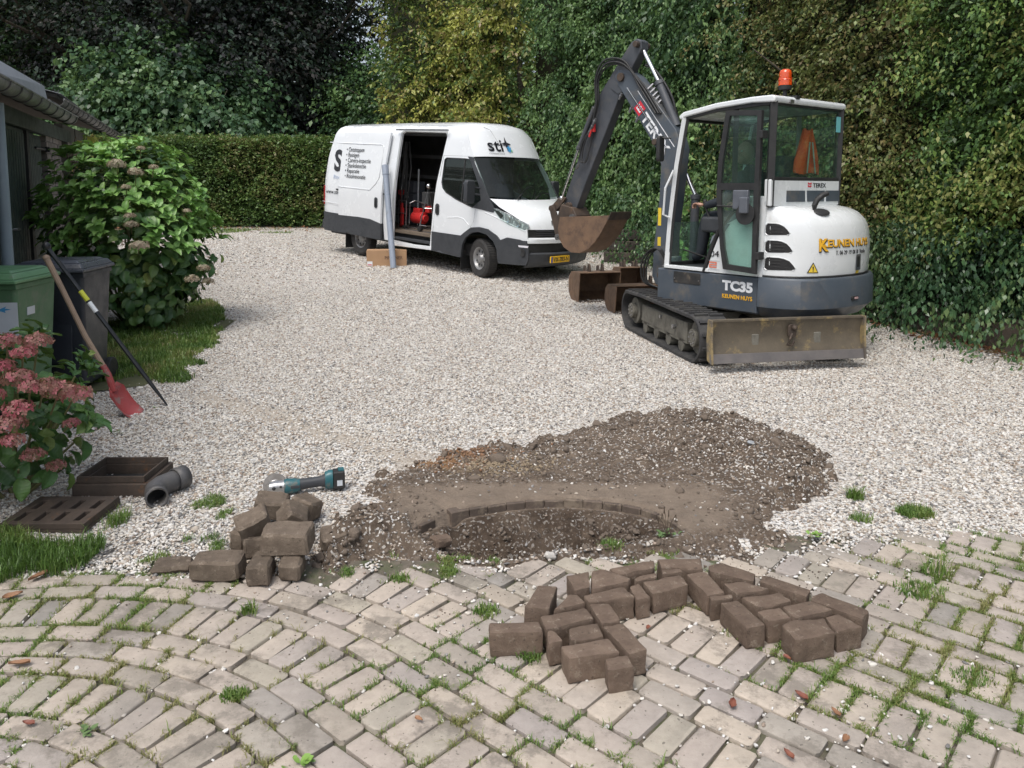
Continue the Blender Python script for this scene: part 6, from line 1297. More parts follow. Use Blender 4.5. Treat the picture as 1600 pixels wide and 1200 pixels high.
cylr('bucket_cylinder', (1.13, 2.60), (1.40, 2.10), (1.69, 1.50), .030, .018, -.085)
cylr('boom_cylinder', (-.20, .80), (-.21, 1.55), (.12, 2.10), .048, .026, .15)
mb = MB(BM); mb.prism([(1.60, 1.50), (1.70, 1.53), (1.86, 1.40), (1.88, 1.34), (1.80, 1.32), (1.70, 1.40)], -.10, -.075); mb.prism([(1.60, 1.50), (1.70, 1.53), (1.86, 1.40), (1.88, 1.34), (1.80, 1.32), (1.70, 1.40)], .075, .10); mb.cyl((1.84, 1.365, -.14), (1.84, 1.365, .14), .04, seg=12); mb.build('rocker_link', RUSTD, ex, bevel=.006)
for sz in (-1, 1): mb = MB(BM); mb.prism([(1.80, 1.42), (1.88, 1.38), (1.80, 1.15), (1.74, .98), (1.64, .98), (1.70, 1.2)], sz * .12 - .014, sz * .12 + .014); mb.build('tipping_link', RUSTD, ex, bevel=.005)
mb = MB(BM); mb.prism([(1.45, 1.38), (1.66, 1.42), (1.72, 1.28), (1.70, 1.16), (1.42, 1.18), (1.38, 1.28)], -.13, .13); mb.build('quick_coupler', RUSTD, ex, bevel=.012)
mb = MB(BM); mb.cyl((1.70, 1.00, -.16), (1.70, 1.00, .16), .04, seg=12); mb.cyl((1.44, 1.26, -.16), (1.44, 1.26, .16), .04, seg=12); mb.build('coupler_pin', STEEL, ex)
# bucket on the arm: curled shell with side plates (a part of the machine: it is pinned on)
def bucket_shell(M, w_, shell, th=.014, mat=RUST, parent=None, name='bucket', lugs=None, lip=None, lugmat=RUSTD):
    mb = MB(M); n = len(shell); cx = sum(p[0] for p in shell) / n; cy = sum(p[1] for p in shell) / n; inn = []
    for i, p in enumerate(shell):
        a, b = Vector(shell[max(0, i - 1)]), Vector(shell[min(n - 1, i + 1)]); t = (b - a).normalized(); nn = Vector((-t.y, t.x)); nn = nn if nn.dot(Vector((cx, cy)) - Vector(p)) > 0 else -nn; inn.append((p[0] + nn.x * th, p[1] + nn.y * th))
    ring = shell + inn[::-1]; mb.prism(ring, -w_ / 2, w_ / 2); o = mb.build(name, mat, parent, bevel=.003, smooth=35)
    for sz in (-1, 1):
        mb = MB(M); mb.prism(shell, sz * (w_ / 2 + .006) - .007, sz * (w_ / 2 + .006) + .007); mb.build('side_plate', mat, o if parent is None else o, bevel=.003)
    if lip:
        mb = MB(M); (a, b) = lip; d = (Vector(b) - Vector(a)).normalized(); nn = Vector((-d.y, d.x)) * .012; mb.prism([tuple(Vector(a) + nn), tuple(Vector(b) + nn * .3), tuple(Vector(b) - nn * .3), tuple(Vector(a) - nn)], -w_ / 2 - .016, w_ / 2 + .016); mb.build('cutting_lip', lugmat, o, bevel=.002)
    for k, (x, y, zz, r_, tx, ty) in enumerate(lugs or ()):
        mb = MB(M); d = Vector((tx - x, ty - y)); pp = Vector((-d.y, d.x)).normalized() * r_ * 1.1
        mb.cyl((x, y, zz - .014), (x, y, zz + .014), r_, seg=16); mb.prism([(x + pp.x, y + pp.y), (x - pp.x, y - pp.y), (tx - pp.x * 1.6, ty - pp.y * 1.6), (tx + pp.x * 1.6, ty + pp.y * 1.6)], zz - .013, zz + .013); l_ = mb.build('lug', lugmat, o, bevel=.003)
        mb = MB(M); mb.cyl((x, y, zz - .016), (x, y, zz + .016), r_ * .5, seg=12); mb.build('lug_hole', BLACK, l_)
    return o
sh = [(1.62, 1.26), (1.66, 1.12), (1.63, .98), (1.55, .88), (1.42, .82), (1.27, .82), (1.12, .88), (1.00, .98), (.90, 1.10), (.80, 1.25), (.77, 1.30)]
bk = bucket_shell(BM, .34, sh, parent=ex, lip=((.80, 1.25), (.745, 1.34)))
# hoses along boom and stick
def hose(pts, r_=.011, name='hose', mat=BLACK, n=6):
    c = [Vector(p) for p in pts]; out = []
    for i in range(len(c) - 1):
        p0, p1, p2, p3 = c[max(0, i - 1)], c[i], c[i + 1], c[min(len(c) - 1, i + 2)]
        for k in range(n): t = k / n; out.append(.5 * ((2 * p1) + (p2 - p0) * t + (2 * p0 - 5 * p1 + 4 * p2 - p3) * t * t + (-p0 + 3 * p1 - 3 * p2 + p3) * t ** 3))
    out.append(c[-1]); mb = MB(BM); mb.tube(out, r_, 7); return mb.build(name, mat, ex, smooth=60)
for k in range(4):
    z_ = -.10 - .018 * (k % 2); q = .02 * k
    hose([(.10 + q, 2.45, z_), (.35 + q, 2.78, z_), (.62, 3.02 + q, z_ - .02), (.86 + q, 3.06 + q, z_ - .03), (1.02 + q * .7, 2.92, z_ - .03), (1.04 + q * .5, 2.66, z_ - .01), (1.13, 2.44 - q, z_)], .0115)
for k in range(3): hose([(-.02, 2.35, .02 + .03 * k), (.02 + .03 * k, 2.62, .0 + .03 * k), (.25 + .03 * k, 2.93, .03 * k), (.42, 3.02 + .02 * k, .02 * k)], .012)
for k in range(2): hose([(1.12, 2.40, -.09), (1.25 + .03 * k, 2.20, -.12), (1.30 + .04 * k, 1.98, -.12), (1.24 + .02 * k, 1.95, -.11), (1.18, 2.14, -.10), (1.14, 2.34, -.09)], .009)
for k, (x, y) in enumerate(((1.07, 2.46), (1.11, 2.40), (1.15, 2.34), (1.35, 1.93), (.66, 2.72), (.50, 2.56), (.40, 2.44))):
    mb = MB(BM); mb.cyl((x, y, -.125), (x + .04, y - .07, -.125), .014, seg=8); mb.cyl((x + .01, y - .02, -.125), (x + .02, y - .035, -.125), .019, seg=6); mb.build('hose_fitting', STEEL, ex)
mb = MB(BM); mb.tube([(.60, 2.78, -.10), (.30, 2.42, -.10), (.02, 2.08, -.10)], .008, 6); mb.build('steel_pipe', CHROME, ex)
mb = MB(BM); mb.box((1.12, 2.35, -.10), (.03, .10, .03)); mb.tube([(1.14, 2.34, -.12), (1.17, 2.24, -.13)], .014, 6); mb.build('red_valve', RED, ex, bevel=.004)
mb = MB(BM)
for k in range(5): mb.cyl((.16 + .035 * k, 2.62 + .045 * k, -.0), (.20 + .035 * k, 2.56 + .045 * k, -.05), .016, seg=8)
o = mb.build('valve_block', STEEL, ex); o['kind'] = 'stuff'
for k in range(3): hose([(-.06 - .02 * k, .7, -.12), (.02, .95, -.16 - .03 * k), (.18 + .04 * k, .82, -.17), (.22 + .03 * k, .55, -.13), (.0, .48, -.06)], .011)
# lettering on the boom
a_ = math.atan2(2.05 - 2.60, .50 - .03); ang = math.degrees(math.atan2(-.56, .475))
MT = BMT @ T(-.50, 2.53, .087) @ RZ(ang - 1)
mb = MB(MT); mb.prism([(-.01, .0), (.115, .0), (.115, .125), (-.01, .125)], 0, .0015); lg = mb.build('red_emblem', REDL, ex)
for y_ in (.03, .07): mb = MB(MT); mb.panel([(.01, y_), (.095, y_), (.095, y_ + .03), (.072, y_ + .012), (.052, y_ + .03), (.032, y_ + .012), (.01, y_ + .03)], [], lambda a, b: (a, b, .0025), .3); mb.build('emblem_mark', WT, lg, smooth=0)
text('TEREX', .155, MT @ T(.15, .005, 0), WT, ex, width=.56, bold=.03)
mb = MB(MT); mb.box((.30, .165, 0), (.85, .008, .002)); mb.build('white_line', WT, ex)
for y_, s_ in ((1.30, .2), (1.02, .1)): mb = MB(BMT @ T(-.10, y_, .086)); mb.box((0, 0, 0), (.045, s_, .002)); mb.build('yellow_label', WY, ex)
# --- operator in the cab
SKIN = pm('skin', (.50, .30, .22), (.44, .25, .18), 9, .5); CLOTH = pm('dark_clothing', (.02, .026, .035), (.03, .036, .045), 14, .9); HAIR = pm('dark_hair', (.03, .022, .016), (.05, .04, .03), 40, .7)
pe = empty('person', EX_ := (ex.matrix_world @ Vector((-.17, -.06, 1.24))), (0, 0, R(38)), label='man in dark clothes sitting in the excavator cab with a hand on the joystick', cat='person')
def skin(name, V, E_, rad, mat, par, root=0, sub=2):
    me = bpy.data.meshes.new(name); me.from_pydata(V, E_, []); o = mesh_obj(name, me, mat, par); m = o.modifiers.new('skin', 'SKIN')
    for i, r_ in enumerate(rad): q = r_ if isinstance(r_, tuple) else (r_, r_); me.skin_vertices[0].data[i].radius = q
    me.skin_vertices[0].data[root].use_root = True; m.use_smooth_shade = True; q = o.modifiers.new('sub', 'SUBSURF'); q.levels = q.render_levels = sub; return o
V = [(0, -.05, .06), (0, -.09, .25), (0, -.08, .42), (0, -.03, .55), (0, 0, .61), (-.19, -.06, .48), (-.27, .06, .26), (-.29, .30, .20), (.19, -.06, .48), (.27, .06, .26), (.29, .28, .20), (-.11, .0, .06), (-.15, .38, .08), (-.16, .44, -.32), (.11, .0, .06), (.15, .38, .08), (.16, .44, -.32), (-.16, .54, -.36), (.16, .54, -.36)]
E_ = [(0, 1), (1, 2), (2, 3), (3, 4), (2, 5), (5, 6), (6, 7), (2, 8), (8, 9), (9, 10), (0, 11), (11, 12), (12, 13), (0, 14), (14, 15), (15, 16), (13, 17), (16, 18)]
skin('body', V, E_, [(.16, .12), (.16, .12), (.17, .11), .065, .058, .075, .055, .04, .075, .055, .04, .10, .08, .055, .10, .08, .055, .045, .045], CLOTH, pe)
hd = Vector((0, .03, .735)); T_0 = T; T = lambda x, y, z: T_0(x, y, z) @ RZ(82)
mb = MB(T(*hd)); mb.ball((0, 0, 0), (.078, .098, .118), seg=24, rings=16); mb.ball((0, .05, -.06), (.055, .05, .055), seg=16); hb_ = mb.build('head', SKIN, pe, smooth=80)
mb = MB(T(*hd)); mb.add([(0, .095, .02), (-.016, .098, -.025), (.016, .098, -.025), (0, .125, -.02)], [(0, 1, 3), (0, 3, 2), (1, 2, 3)]); mb.build('nose', SKIN, hb_, smooth=80)
for sx in (-1, 1):
    mb = MB(T(*hd)); mb.ball((sx * .031, .088, .015), (.014, .008, .009), seg=10); mb.build('eye', pm('eye_white', (.7, .68, .65), (.6, .6, .6), 5, .3), hb_)
    mb = MB(T(*hd)); mb.ball((sx * .079, -.005, -.005), (.010, .02, .032), seg=10); mb.build('ear', SKIN, hb_)
mb = MB(T(*hd)); mb.ball((0, .091, -.052), (.026, .01, .006), seg=12); mb.build('mouth', pm('lips', (.4, .16, .13), (.38, .15, .12), 5, .5), hb_)
mb = MB(T(*hd)); mb.ball((0, -.032, .038), (.081, .084, .096), seg=20, rings=12); mb.build('hair', HAIR, hb_)
for sx in (-1, 1):
    hx = Vector((sx * .295, .31, .205)); mb = None
    V = [hx, hx + Vector((0, .045, .01)), hx + Vector((-sx * .005, .085, .015))]; E2 = [(0, 1), (1, 2)]; rd = [(.026, .02), (.036, .018), (.038, .015)]
    hand = skin('hand', [tuple(v) for v in V], E2, rd, SKIN, pe, 0, 2)
    for k in range(4):
        b0 = hx + Vector((sx * (-.027 + .018 * k), .085, .018)); L3 = (.038, .043, .040, .032)[k]
        skin('finger', [tuple(b0 - Vector((0, .02, 0))), tuple(b0), tuple(b0 + Vector((0, L3 * .8, -.008))), tuple(b0 + Vector((0, L3 * 1.1, -.035))), tuple(b0 + Vector((0, L3 * .8, -.055)))], [(0, 1), (1, 2), (2, 3), (3, 4)], [.009, .009, .0085, .008, .007], SKIN, hand, 0, 1)
    b0 = hx + Vector((-sx * .03, .03, 0)); skin('thumb', [tuple(hx + Vector((0, .03, 0))), tuple(b0), tuple(b0 + Vector((-sx * .012, .035, -.005))), tuple(b0 + Vector((0, .06, -.02)))], [(0, 1), (1, 2), (2, 3)], [.013, .012, .010, .008], SKIN, hand, 0, 1)
T = T_0
# hi-vis vest hung behind the seat
HV = pm('hivis_orange', (.95, .10, .015), (.85, .07, .012), 5, .7); HVS = pm('reflective_tape', (.5, .5, .45), (.4, .4, .38), 6, .4)
vx = empty('safety_vest', ex.matrix_world @ Vector((-.02, -.62, 1.76)), (0, 0, R(38)), label='orange high visibility vest hanging behind the seat inside the rear window', cat='vest')
P = []
for i in range(13):
    t = i / 12; w0 = .055 + .15 * min(1, t * 1.4); P.append([(math.sin(a) * w0, -.035 * math.cos(a) + .018 * math.sin(5 * a + 2 * t) * (.4 + t), .42 - .42 * t + .012 * math.sin(3 * a)) for a in [2 * math.pi * k / 24 for k in range(25)]])
mb = MB(); mb.grid(P); mb.build('fabric', HV, vx, smooth=70)
for sx in (-1, 1): mb = MB(); mb.grid([[(sx * (.022 + .05 * t) + d, -.045 - .012 * t, .30 - .30 * t) for d in (-.012, .012)] for t in (0, .5, 1)]); mb.build('tape', HVS, vx)
mb = MB(); mb.tube([(0, 0, .41), (0, .01, .46), (.02, .01, .49)], .006, 5); mb.build('loop', BLACK, vx)

# ================================================================ SPARE BUCKETS ON THE GROUND, SLEEPERS
def ground_bucket(px_l, px_r, w_, dep, hgt, rz, label, lug=True, mat=RUST, inner=RUSTD):
    a = G(*px_l); o = empty('excavator_bucket', (a.x, a.y, 0), (0, 0, R(rz)), label=label, cat='bucket', group='spare excavator buckets')
    # local x along the width, y depth (away), z up; the open mouth faces the yard
    M = fr((w_ / 2, 0, 0), (0, 1, 0), (0, 0, 1), (1, 0, 0)); sh = [(0.02, 0.0), (dep * .45, 0.0), (dep * .75, .03), (dep * .96, hgt * .25), (dep, hgt * .5), (dep * .93, hgt * .8), (dep * .70, hgt * .97), (-dep * .12, hgt)]
    o2 = bucket_shell(M, w_, sh, .012, mat, o, 'shell', [(dep * .35, hgt + .07, s_ * .10, .035, dep * .35, hgt - .01) for s_ in (-1, 1)] + [(dep * .75, hgt + .03, s_ * .10, .035, dep * .72, hgt - .04) for s_ in (-1, 1)], ((0.06, 0.006), (-.05, .004)))
    for c in o2.children:
        if c.name.startswith('side_plate'): c.data.materials.clear(); c.data.materials.append(mat)
    return o
ground_bucket((905, 474), (975, 475), .60, .46, .44, 14, 'deep rusty bucket with an open dark mouth, nearest the white van')
ground_bucket((968, 460), (1050, 462), .42, .36, .42, 12, 'narrow rusty bucket standing between the deep bucket and the timber stack')
ground_bucket((962, 492), (1085, 486), 1.25, .42, .38, 12, 'wide shallow ditching bucket with orange rust inside, beside the excavator track')
SLP = pm('tarred_timber', (.035, .03, .027), (.07, .06, .05), 7, .85, bmp=.6, bs=22, dirt=(.12, .10, .08), dscale=6)
for k, (x, y, z, l_, rz, lb) in enumerate(((3.0, 15.3, .11, 2.4, -16, 'dark timber sleeper lying on the ground behind the spare buckets'), (3.0, 15.35, .33, 2.3, -17, 'dark timber sleeper in the middle of the stack behind the buckets'), (3.05, 15.4, .55, 2.1, -14, 'topmost dark timber sleeper behind the buckets'))):
    mb = MB(); mb.box((0, 0, 0), (l_, .26, .2)); o = mb.build('timber_sleeper', SLP, None, bevel=.015); o.location = (x, y, z + gz(y)); o.rotation_euler = (0, R(1), R(rz)); tag(o, lb, 'timber', 'stack of timber sleepers')
# ================================================================ SHED ON THE LEFT
W_ = Vector((-.357, .934, 0)); WN = Vector((.934, .357, 0)); SO = Vector((-4.40, 6.17, 0))
SF = Matrix(((W_.x, WN.x, 0, SO.x), (W_.y, WN.y, 0, SO.y), (0, 0, 1, 0), (0, 0, 0, 1)))     # x along the wall, y out to the yard, z up
shed = empty('shed', SO, (0, 0, math.atan2(W_.y, W_.x)), label='dark green wooden shed with zinc gutter and ribbed doors at the left edge', cat='shed')
SI = shed.matrix_world.inverted() @ SF
DG = pm('dark_green_boards', (.030, .048, .042), (.045, .066, .056), 3, .6, bmp=.2, bs=30, dirt=(.05, .055, .045), dscale=4, dpos=.6)
DGF = pm('green_frame', (.045, .058, .05), (.06, .075, .065), 4, .6)
ZINC = pm('zinc', (.16, .165, .165), (.23, .23, .225), 4, .5, metal=.5, dirt=(.09, .09, .08), dscale=5, dpos=.5, bmp=.15)
PIERB = pm('pier_brick', (.20, .17, .155), (.26, .23, .21), 9, .9, bmp=.5, bs=30, ovar=.2); MORT = pm('mortar', (.2, .19, .175), (.16, .15, .14), 20, .95)
def swbox(name, x0, x1, y0, y1, z0, z1, mat, par=None, bev=.004):
    mb = MB(SI); mb.box(((x0 + x1) / 2, (y0 + y1) / 2, (z0 + z1) / 2), (x1 - x0, y1 - y0, z1 - z0)); return mb.build(name, mat, par or shed, bevel=bev)
swbox('wall', -4, 3.96, -.30, -.10, 0, 2.36, DG); swbox('lintel', -4, 5.75, -.02, .06, 2.27, 2.44, DGF)
# ribbed doors
def ribdoor(x0, x1, yoff, nr):
    d = swbox('door', x0, x1, yoff - .04, yoff, .05, 2.26, DG)
    for k in range(nr):
        x = x0 + .05 + (x1 - x0 - .1) * (k + .5) / nr; swbox('board', x - .8 * (x1 - x0) / nr / 2, x + .8 * (x1 - x0) / nr / 2, yoff + .0005, yoff + .016, .09, 2.22, DG, d, .003)
    return d
d0 = ribdoor(-1.6, .6, 0, 16); d1 = ribdoor(.65, 2.86, 0, 18); d2 = ribdoor(3.02, 3.95, -.03, 9)
swbox('door_post', 2.88, 3.0, -.06, .03, 0, 2.26, BLACK)
for x, z in ((3.2, 1.05), (1.9, 1.2)): mb = MB(SI); mb.tube([(x, .02, z), (x, .07, z), (x + .14, .07, z), (x + .14, .02, z)], .012, 6); mb.build('handle', STEEL, shed)
mb = MB(SI); mb.tube([(3.5, -.0, 2.10), (3.95, .03, 2.10)], .015, 6); mb.box((3.95, .05, 2.1), (.06, .05, .06)); mb.build('door_hook', BLACK, shed)
swbox('mortar_core', 4.02, 5.10, -.29, .018, 0, 2.26, MORT)
for r_ in range(31):
    for c in range(5):
        x0 = 4.0 + c * .225 - (.11 if r_ % 2 else 0); x1 = min(5.12, x0 + .213); x0 = max(4.0, x0)
        if x1 - x0 < .03: continue
        swbox('brick', x0, x1, -.31, .03 + random.uniform(-.003, .004), r_ * .0735 + .004, r_ * .0735 + .0655, PIERB, None, 0)
PW = pm('weathered_wood', (.28, .25, .21), (.2, .18, .15), 7, .85, bmp=.4, bs=40)
swbox('wood_post', 5.45, 5.62, -.10, .06, 0, 2.3, PW); swbox('dark_gap', 5.14, 5.43, -.25, -.10, 0, 2.3, BLACK)
PNL = pm('grey_panel', (.10, .10, .092), (.13, .13, .12), 3, .7, dirt=(.06, .06, .055), dscale=2)
for k in range(4): swbox('wall_panel', 5.66 + k * 1.1, 5.66 + k * 1.1 + 1.085, -.14, -.03 + .01 * (k % 2), 0, 2.55, PNL)
def gutter(x0, x1, y, z, r_=.085, name='gutter'):
    mb = MB(SI); P = [[(x, y + math.cos(a) * r_, z - math.sin(a) * r_) for a in [math.pi * k / 12 for k in range(13)]] for x in (x0, x1)]; mb.grid(P); o = mb.build(name, ZINC, shed, smooth=60); q = o.modifiers.new('t', 'SOLIDIFY'); q.thickness = .004
    mb = MB(SI); mb.tube([(x0, y + r_, z + .004), (x1, y + r_, z + .004)], .011, 6); mb.build('gutter_bead', ZINC, o)
    mb = MB(SI); mb.prism([(math.cos(a) * r_, -math.sin(a) * r_) for a in [math.pi * k / 12 for k in range(13)]], 0, .004, fr((x1, y, z), (0, 1, 0), (0, 0, 1), (1, 0, 0))); mb.build('gutter_end', ZINC, o)
    k = 0
    while x0 + .3 + k * .42 < x1:
        x = x0 + .3 + k * .42; mb = MB(SI); mb.tube([(x, y + math.cos(a) * (r_ + .004), z - math.sin(a) * (r_ + .004)) for a in [math.pi * q / 10 for q in range(11)]], .008, 5); mb.build('gutter_bracket', pm('dark_zinc', (.07, .07, .07), (.1, .1, .1), 6, .5, metal=.4), o); k += 1
    return o
gutter(-4, 3.55, .37, 2.47); gutter(3.35, 10.6, .27, 2.66, .08)
# roofs: pitch up to the left
TILE = pm('orange_roof_tile', (.38, .12, .06), (.28, .09, .05), 6, .75, bmp=.3, dirt=(.1, .09, .07), dscale=5)
ROOFG = pm('roof_felt', (.07, .068, .065), (.10, .10, .095), 5, .8)
LEAD = pm('pale_flashing', (.48, .50, .54), (.42, .44, .47), 3, .45, metal=.2)
mb = MB(SI); mb.prism([(.36, 2.50), (.36, 2.54), (-3.2, 3.35), (-3.2, 3.30)], -4, 3.5, fr((0, 0, 0), (0, 1, 0), (0, 0, 1), (1, 0, 0))); mb.build('roof', ROOFG, shed)
mb = MB(SI); mb.prism([(.24, 2.70), (.24, 2.74), (-3.2, 3.50), (-3.2, 3.45)], 3.55, 10.6, fr((0, 0, 0), (0, 1, 0), (0, 0, 1), (1, 0, 0))); mb.build('roof', ROOFG, shed)
mb = MB(SI); mb.add([(-.2, .20, 2.56), (3.3, .20, 2.57), (3.3, .16, 2.80), (-.2, .10, 2.80)], [(0, 1, 2, 3)]); mb.add([(-.2, .10, 2.80), (3.3, .16, 2.80), (3.3, -.5, 2.9), (-.2, -.5, 2.9)], [(0, 1, 2, 3)]); o = mb.build('flashing', LEAD, shed, smooth=0); q = o.modifiers.new('t', 'SOLIDIFY'); q.thickness = .004
mb = MB(SI); mb.add([(3.45, .30, 2.74), (5.2, .25, 2.76), (5.2, -.1, 2.84), (3.45, -.1, 2.84)], [(0, 1, 2, 3)]); o = mb.build('flashing', LEAD, shed, smooth=0); q = o.modifiers.new('t', 'SOLIDIFY'); q.thickness = .004
for k in range(11):
    for r_ in range(3):
        mb = MB(SI @ T(3.75 + k * .20 + r_ * .0, .02 - r_ * .30, 2.80 + r_ * .068) @ RX(-12)); mb.grid([[(math.cos(a) * .105, -y, math.sin(a) * .035 + y * .0) for a in [math.pi * q / 6 for q in range(7)]] for y in (0, .34)]); o = mb.build('roof_tile', TILE, shed, smooth=60)
for r_ in range(3):
    mb = MB(SI @ T(7.4, -.05 - r_ * .02, 2.82 + r_ * .03)); mb.box((0, 0, 0), (3.6, .2, .02)); mb.build('ridge_strip', LEAD if r_ == 1 else ROOFG, shed)
mb = MB(SI); mb.prism(arc(0, 0, .05, 0, 360, 16)[:-1], 0, 2.35, T(.72, .22, 0)); mb.build('downpipe', pm('grey_downpipe', (.26, .33, .38), (.22, .28, .32), 3, .4), shed)
# vine on the pier and post
vn = empty('pruned_vine', SF @ Vector((5.3, .12, 0)), label='half bare pruned climbing vine tied to the brick pier of the shed', cat='vine')
VI = vn.matrix_world.inverted() @ SF
mb = MB(VI); rn = random.Random(5)
for k in range(7):
    x = 5.15 + .09 * k - .25; pts = []
    for i in range(9): pts.append((x + rn.gauss(0, .045) + .02 * i, .09 + rn.uniform(-.02, .06), .02 + i * .27)); 
    mb.tube(pts, [.017 - .001 * i for i in range(9)], 5)
for k in range(12): z = rn.uniform(.7, 2.2); x = rn.uniform(5.0, 5.5); mb.tube([(x, .11, z), (x + rn.uniform(-.25, .25), .15, z + rn.uniform(.05, .3))], .008, 5)
mb.build('stems', pm('vine_bark', (.20, .15, .11), (.13, .10, .075), 14, .9, bmp=.5), vn)
P = np.array([tuple(VI @ Vector((rn.uniform(5.0, 5.75), rn.uniform(.05, .3), rn.uniform(.9, 2.3)))) for _ in range(46)] + [tuple(VI @ Vector((rn.uniform(5.6, 6.6), rn.uniform(.2, .42), rn.uniform(2.1, 2.45)))) for _ in range(60)]); V, Fq = leaf_cloud(P, rng.normal(0, 1, (len(P), 3)) + np.array([0, 0, -.5]), .10, .75)
foliage('leaves', V, Fq, leafm('leaf_vine_yellow', [(.10, .16, .04), (.17, .22, .05), (.30, .30, .07), (.2, .12, .05)]), vn, spread=.4)

# ================================================================ WHEELIE BINS
def bin_(x, y, rz, body, lid, label, w_=.56, d=.62, h=1.07, sticker=False):
    o = empty('wheelie_bin', (x, y, 0), (0, 0, R(rz)), label=label, cat='bin', group='wheelie bins by the shed')
    b0 = [(-w_ * .38, -d * .34), (w_ * .38, -d * .34), (w_ * .38, d * .30), (-w_ * .38, d * .30)]; t0 = [(-w_ * .46, -d * .46), (w_ * .46, -d * .46), (w_ * .46, d * .42), (-w_ * .46, d * .42)]
    mb = MB(); mb.prism(b0, .05, .96, top=t0); bo_ = mb.build('body', body, o, bevel=.03, seg=3)
    mb = MB(); mb.prism([(-w_ * .47, -d * .47), (w_ * .47, -d * .47), (w_ * .47, d * .43), (-w_ * .47, d * .43)], .925, .965); mb.build('rim', body, o, bevel=.006)
    L0 = [(-w_ * .5, -d * .53), (w_ * .5, -d * .53), (w_ * .5, d * .47), (-w_ * .5, d * .47)]; sc = lambda p, k: [(a * k, b * k) for a, b in p]
    mb = MB(); mb.prism(L0, .967, .995); mb.prism(sc(L0, .97), .995, 1.035, top=sc(L0, .86)); mb.prism(sc(L0, .80), 1.035, 1.05, top=sc(L0, .70)); li = mb.build('lid', lid, o, bevel=.010, seg=2)
    mb = MB(); mb.prism(rrect(-.13, -.04, .13, .04, .03), 0, .012, T(0, -d * .30, 1.035) @ RX(8)); mb.build('lid_grip', lid, li, bevel=.006)
    mb = MB(); mb.tube([(-w_ * .4, d * .44, .93), (-w_ * .4, d * .56, .97), (w_ * .4, d * .56, .97), (w_ * .4, d * .44, .93)], .014, 7); mb.build('handle', body, o)
    for s_ in (-1, 1): mb = MB(); mb.cyl((s_ * (w_ * .46 - .05), d * .34, .10), (s_ * w_ * .46, d * .34, .10), .10, seg=20); mb.build('wheel', BLACK, o, bevel=.01)
    mb = MB(); mb.box((0, -d * .405, .5), (w_ * .5, .012, .5), RX(-5)); mb.build('front_panel', body, bo_, bevel=.004); return o, bo_
GB = pm('green_bin_plastic', (.075, .165, .08), (.10, .20, .105), 4, .5, dirt=(.16, .19, .14), dscale=3, dpos=.55, bmp=.1, bs=200)
GL_ = pm('green_lid_plastic', (.12, .27, .13), (.15, .31, .16), 4, .45, dirt=(.2, .25, .18), dscale=3, dpos=.56)
KB_ = pm('black_bin_plastic', (.022, .026, .036), (.035, .04, .05), 4, .45, dirt=(.085, .085, .085), dscale=2.4, dpos=.55, dwid=.3, bmp=.1, bs=200)
KL = pm('black_lid_plastic', (.045, .052, .07), (.07, .078, .095), 3, .32)
b1, bb1 = bin_(-3.64, 5.56, 4, GB, GL_, 'green wheelie bin with a white sticker on its front, behind the pink hydrangea')
b2, bb2 = bin_(-3.60, 6.30, 6, KB_, KL, 'black wheelie bin standing behind the green one, near the big shrub')
PAP = pm('white_sticker', (.62, .66, .70), (.56, .6, .64), 5, .5)
mb = MB(fr((.13, -.292, .70), (1, 0, 0), (0, .08, 1), None)); mb.prism([(-.14, -.14), (.14, -.14), (.13, .14), (-.14, .14)], 0, .003); stk = mb.build('sticker', PAP, bb1)
mb = MB(fr((.13, -.296, .70), (1, 0, 0), (0, .08, 1), None)); mb.panel([(.0, .09), (.06, .115), (.05, .10), (.09, .095), (.05, .085), (.055, .07)], [], None, .2); mb.build('print', BLUEM, stk)
for zz, hh in ((.86, .05), (.76, .035)): mb = MB(fr((.245, -.10, zz), (0, 1, 0), (0.05, 0, 1), (1, 0, 0))); mb.box((0, 0, .006), (.10, hh * 1.6, .003)); mb.build('sticker', PAP, bb1)

# ================================================================ TOOLS LEANING ON THE BIN
tip = Vector((-2.66, 5.45, 0.0)); top = Vector((-3.235, 5.45, 1.13))
sp = empty('shovel', tip, label='long wooden-handled shovel with a red blade leaning on the green bin', cat='shovel')
WOODH = pm('worn_ash_wood', (.34, .25, .18), (.26, .19, .14), 9, .7, bmp=.15, dirt=(.2, .18, .16), dscale=6)
neck = tip + (top - tip) * .30 + Vector((-.02, 0, -.03)); q = [neck - tip, (neck - tip).lerp(top - tip, .35) + Vector((-.012, 0, -.012)), (neck - tip).lerp(top - tip, .7) + Vector((-.005, 0, 0)), top - tip]
mb = MB(); mb.tube(q, [.020, .0185, .018, .021], 10); mb.ball(q[-1], .024); mb.build('handle', WOODH, sp)
RB = pm('red_shovel_blade', (.36, .06, .06), (.30, .055, .055), 8, .5, dirt=(.22, .18, .165), dscale=9, dpos=.50, dwid=.1, bmp=.15)
mb = MB(); mb.tube([neck - tip + Vector((-.03, 0, .06)), neck - tip, Vector((-.155, 0, .185))], [.021, .022, .026], 10); mb.build('socket', RB, sp)
P = []
for i in range(9):
    t = i / 8; c = Vector((-.165 + .185 * t, .0, .20 - .20 * t - .05 * math.sin(t * math.pi) * 1.0)); hw = .088 * (1 - .12 * t) * (1 if t > .02 else .5)
    if i >= 7: hw *= (.93, .80)[i - 7]
    P.append([(c.x + .05 * u * u * (1 - t) * .7, u * hw, c.z + .055 * u * u * (1 - .6 * t)) for u in (-1, -.7, -.35, 0, .35, .7, 1)])
mb = MB(RZ(-6) @ RX(14)); mb.grid(P); o = mb.build('blade', RB, sp, smooth=60); q = o.modifiers.new('t', 'SOLIDIFY'); q.thickness = .003
tip = Vector((-2.545, 5.70, 0)); top = Vector((-3.33, 5.62, 1.20))
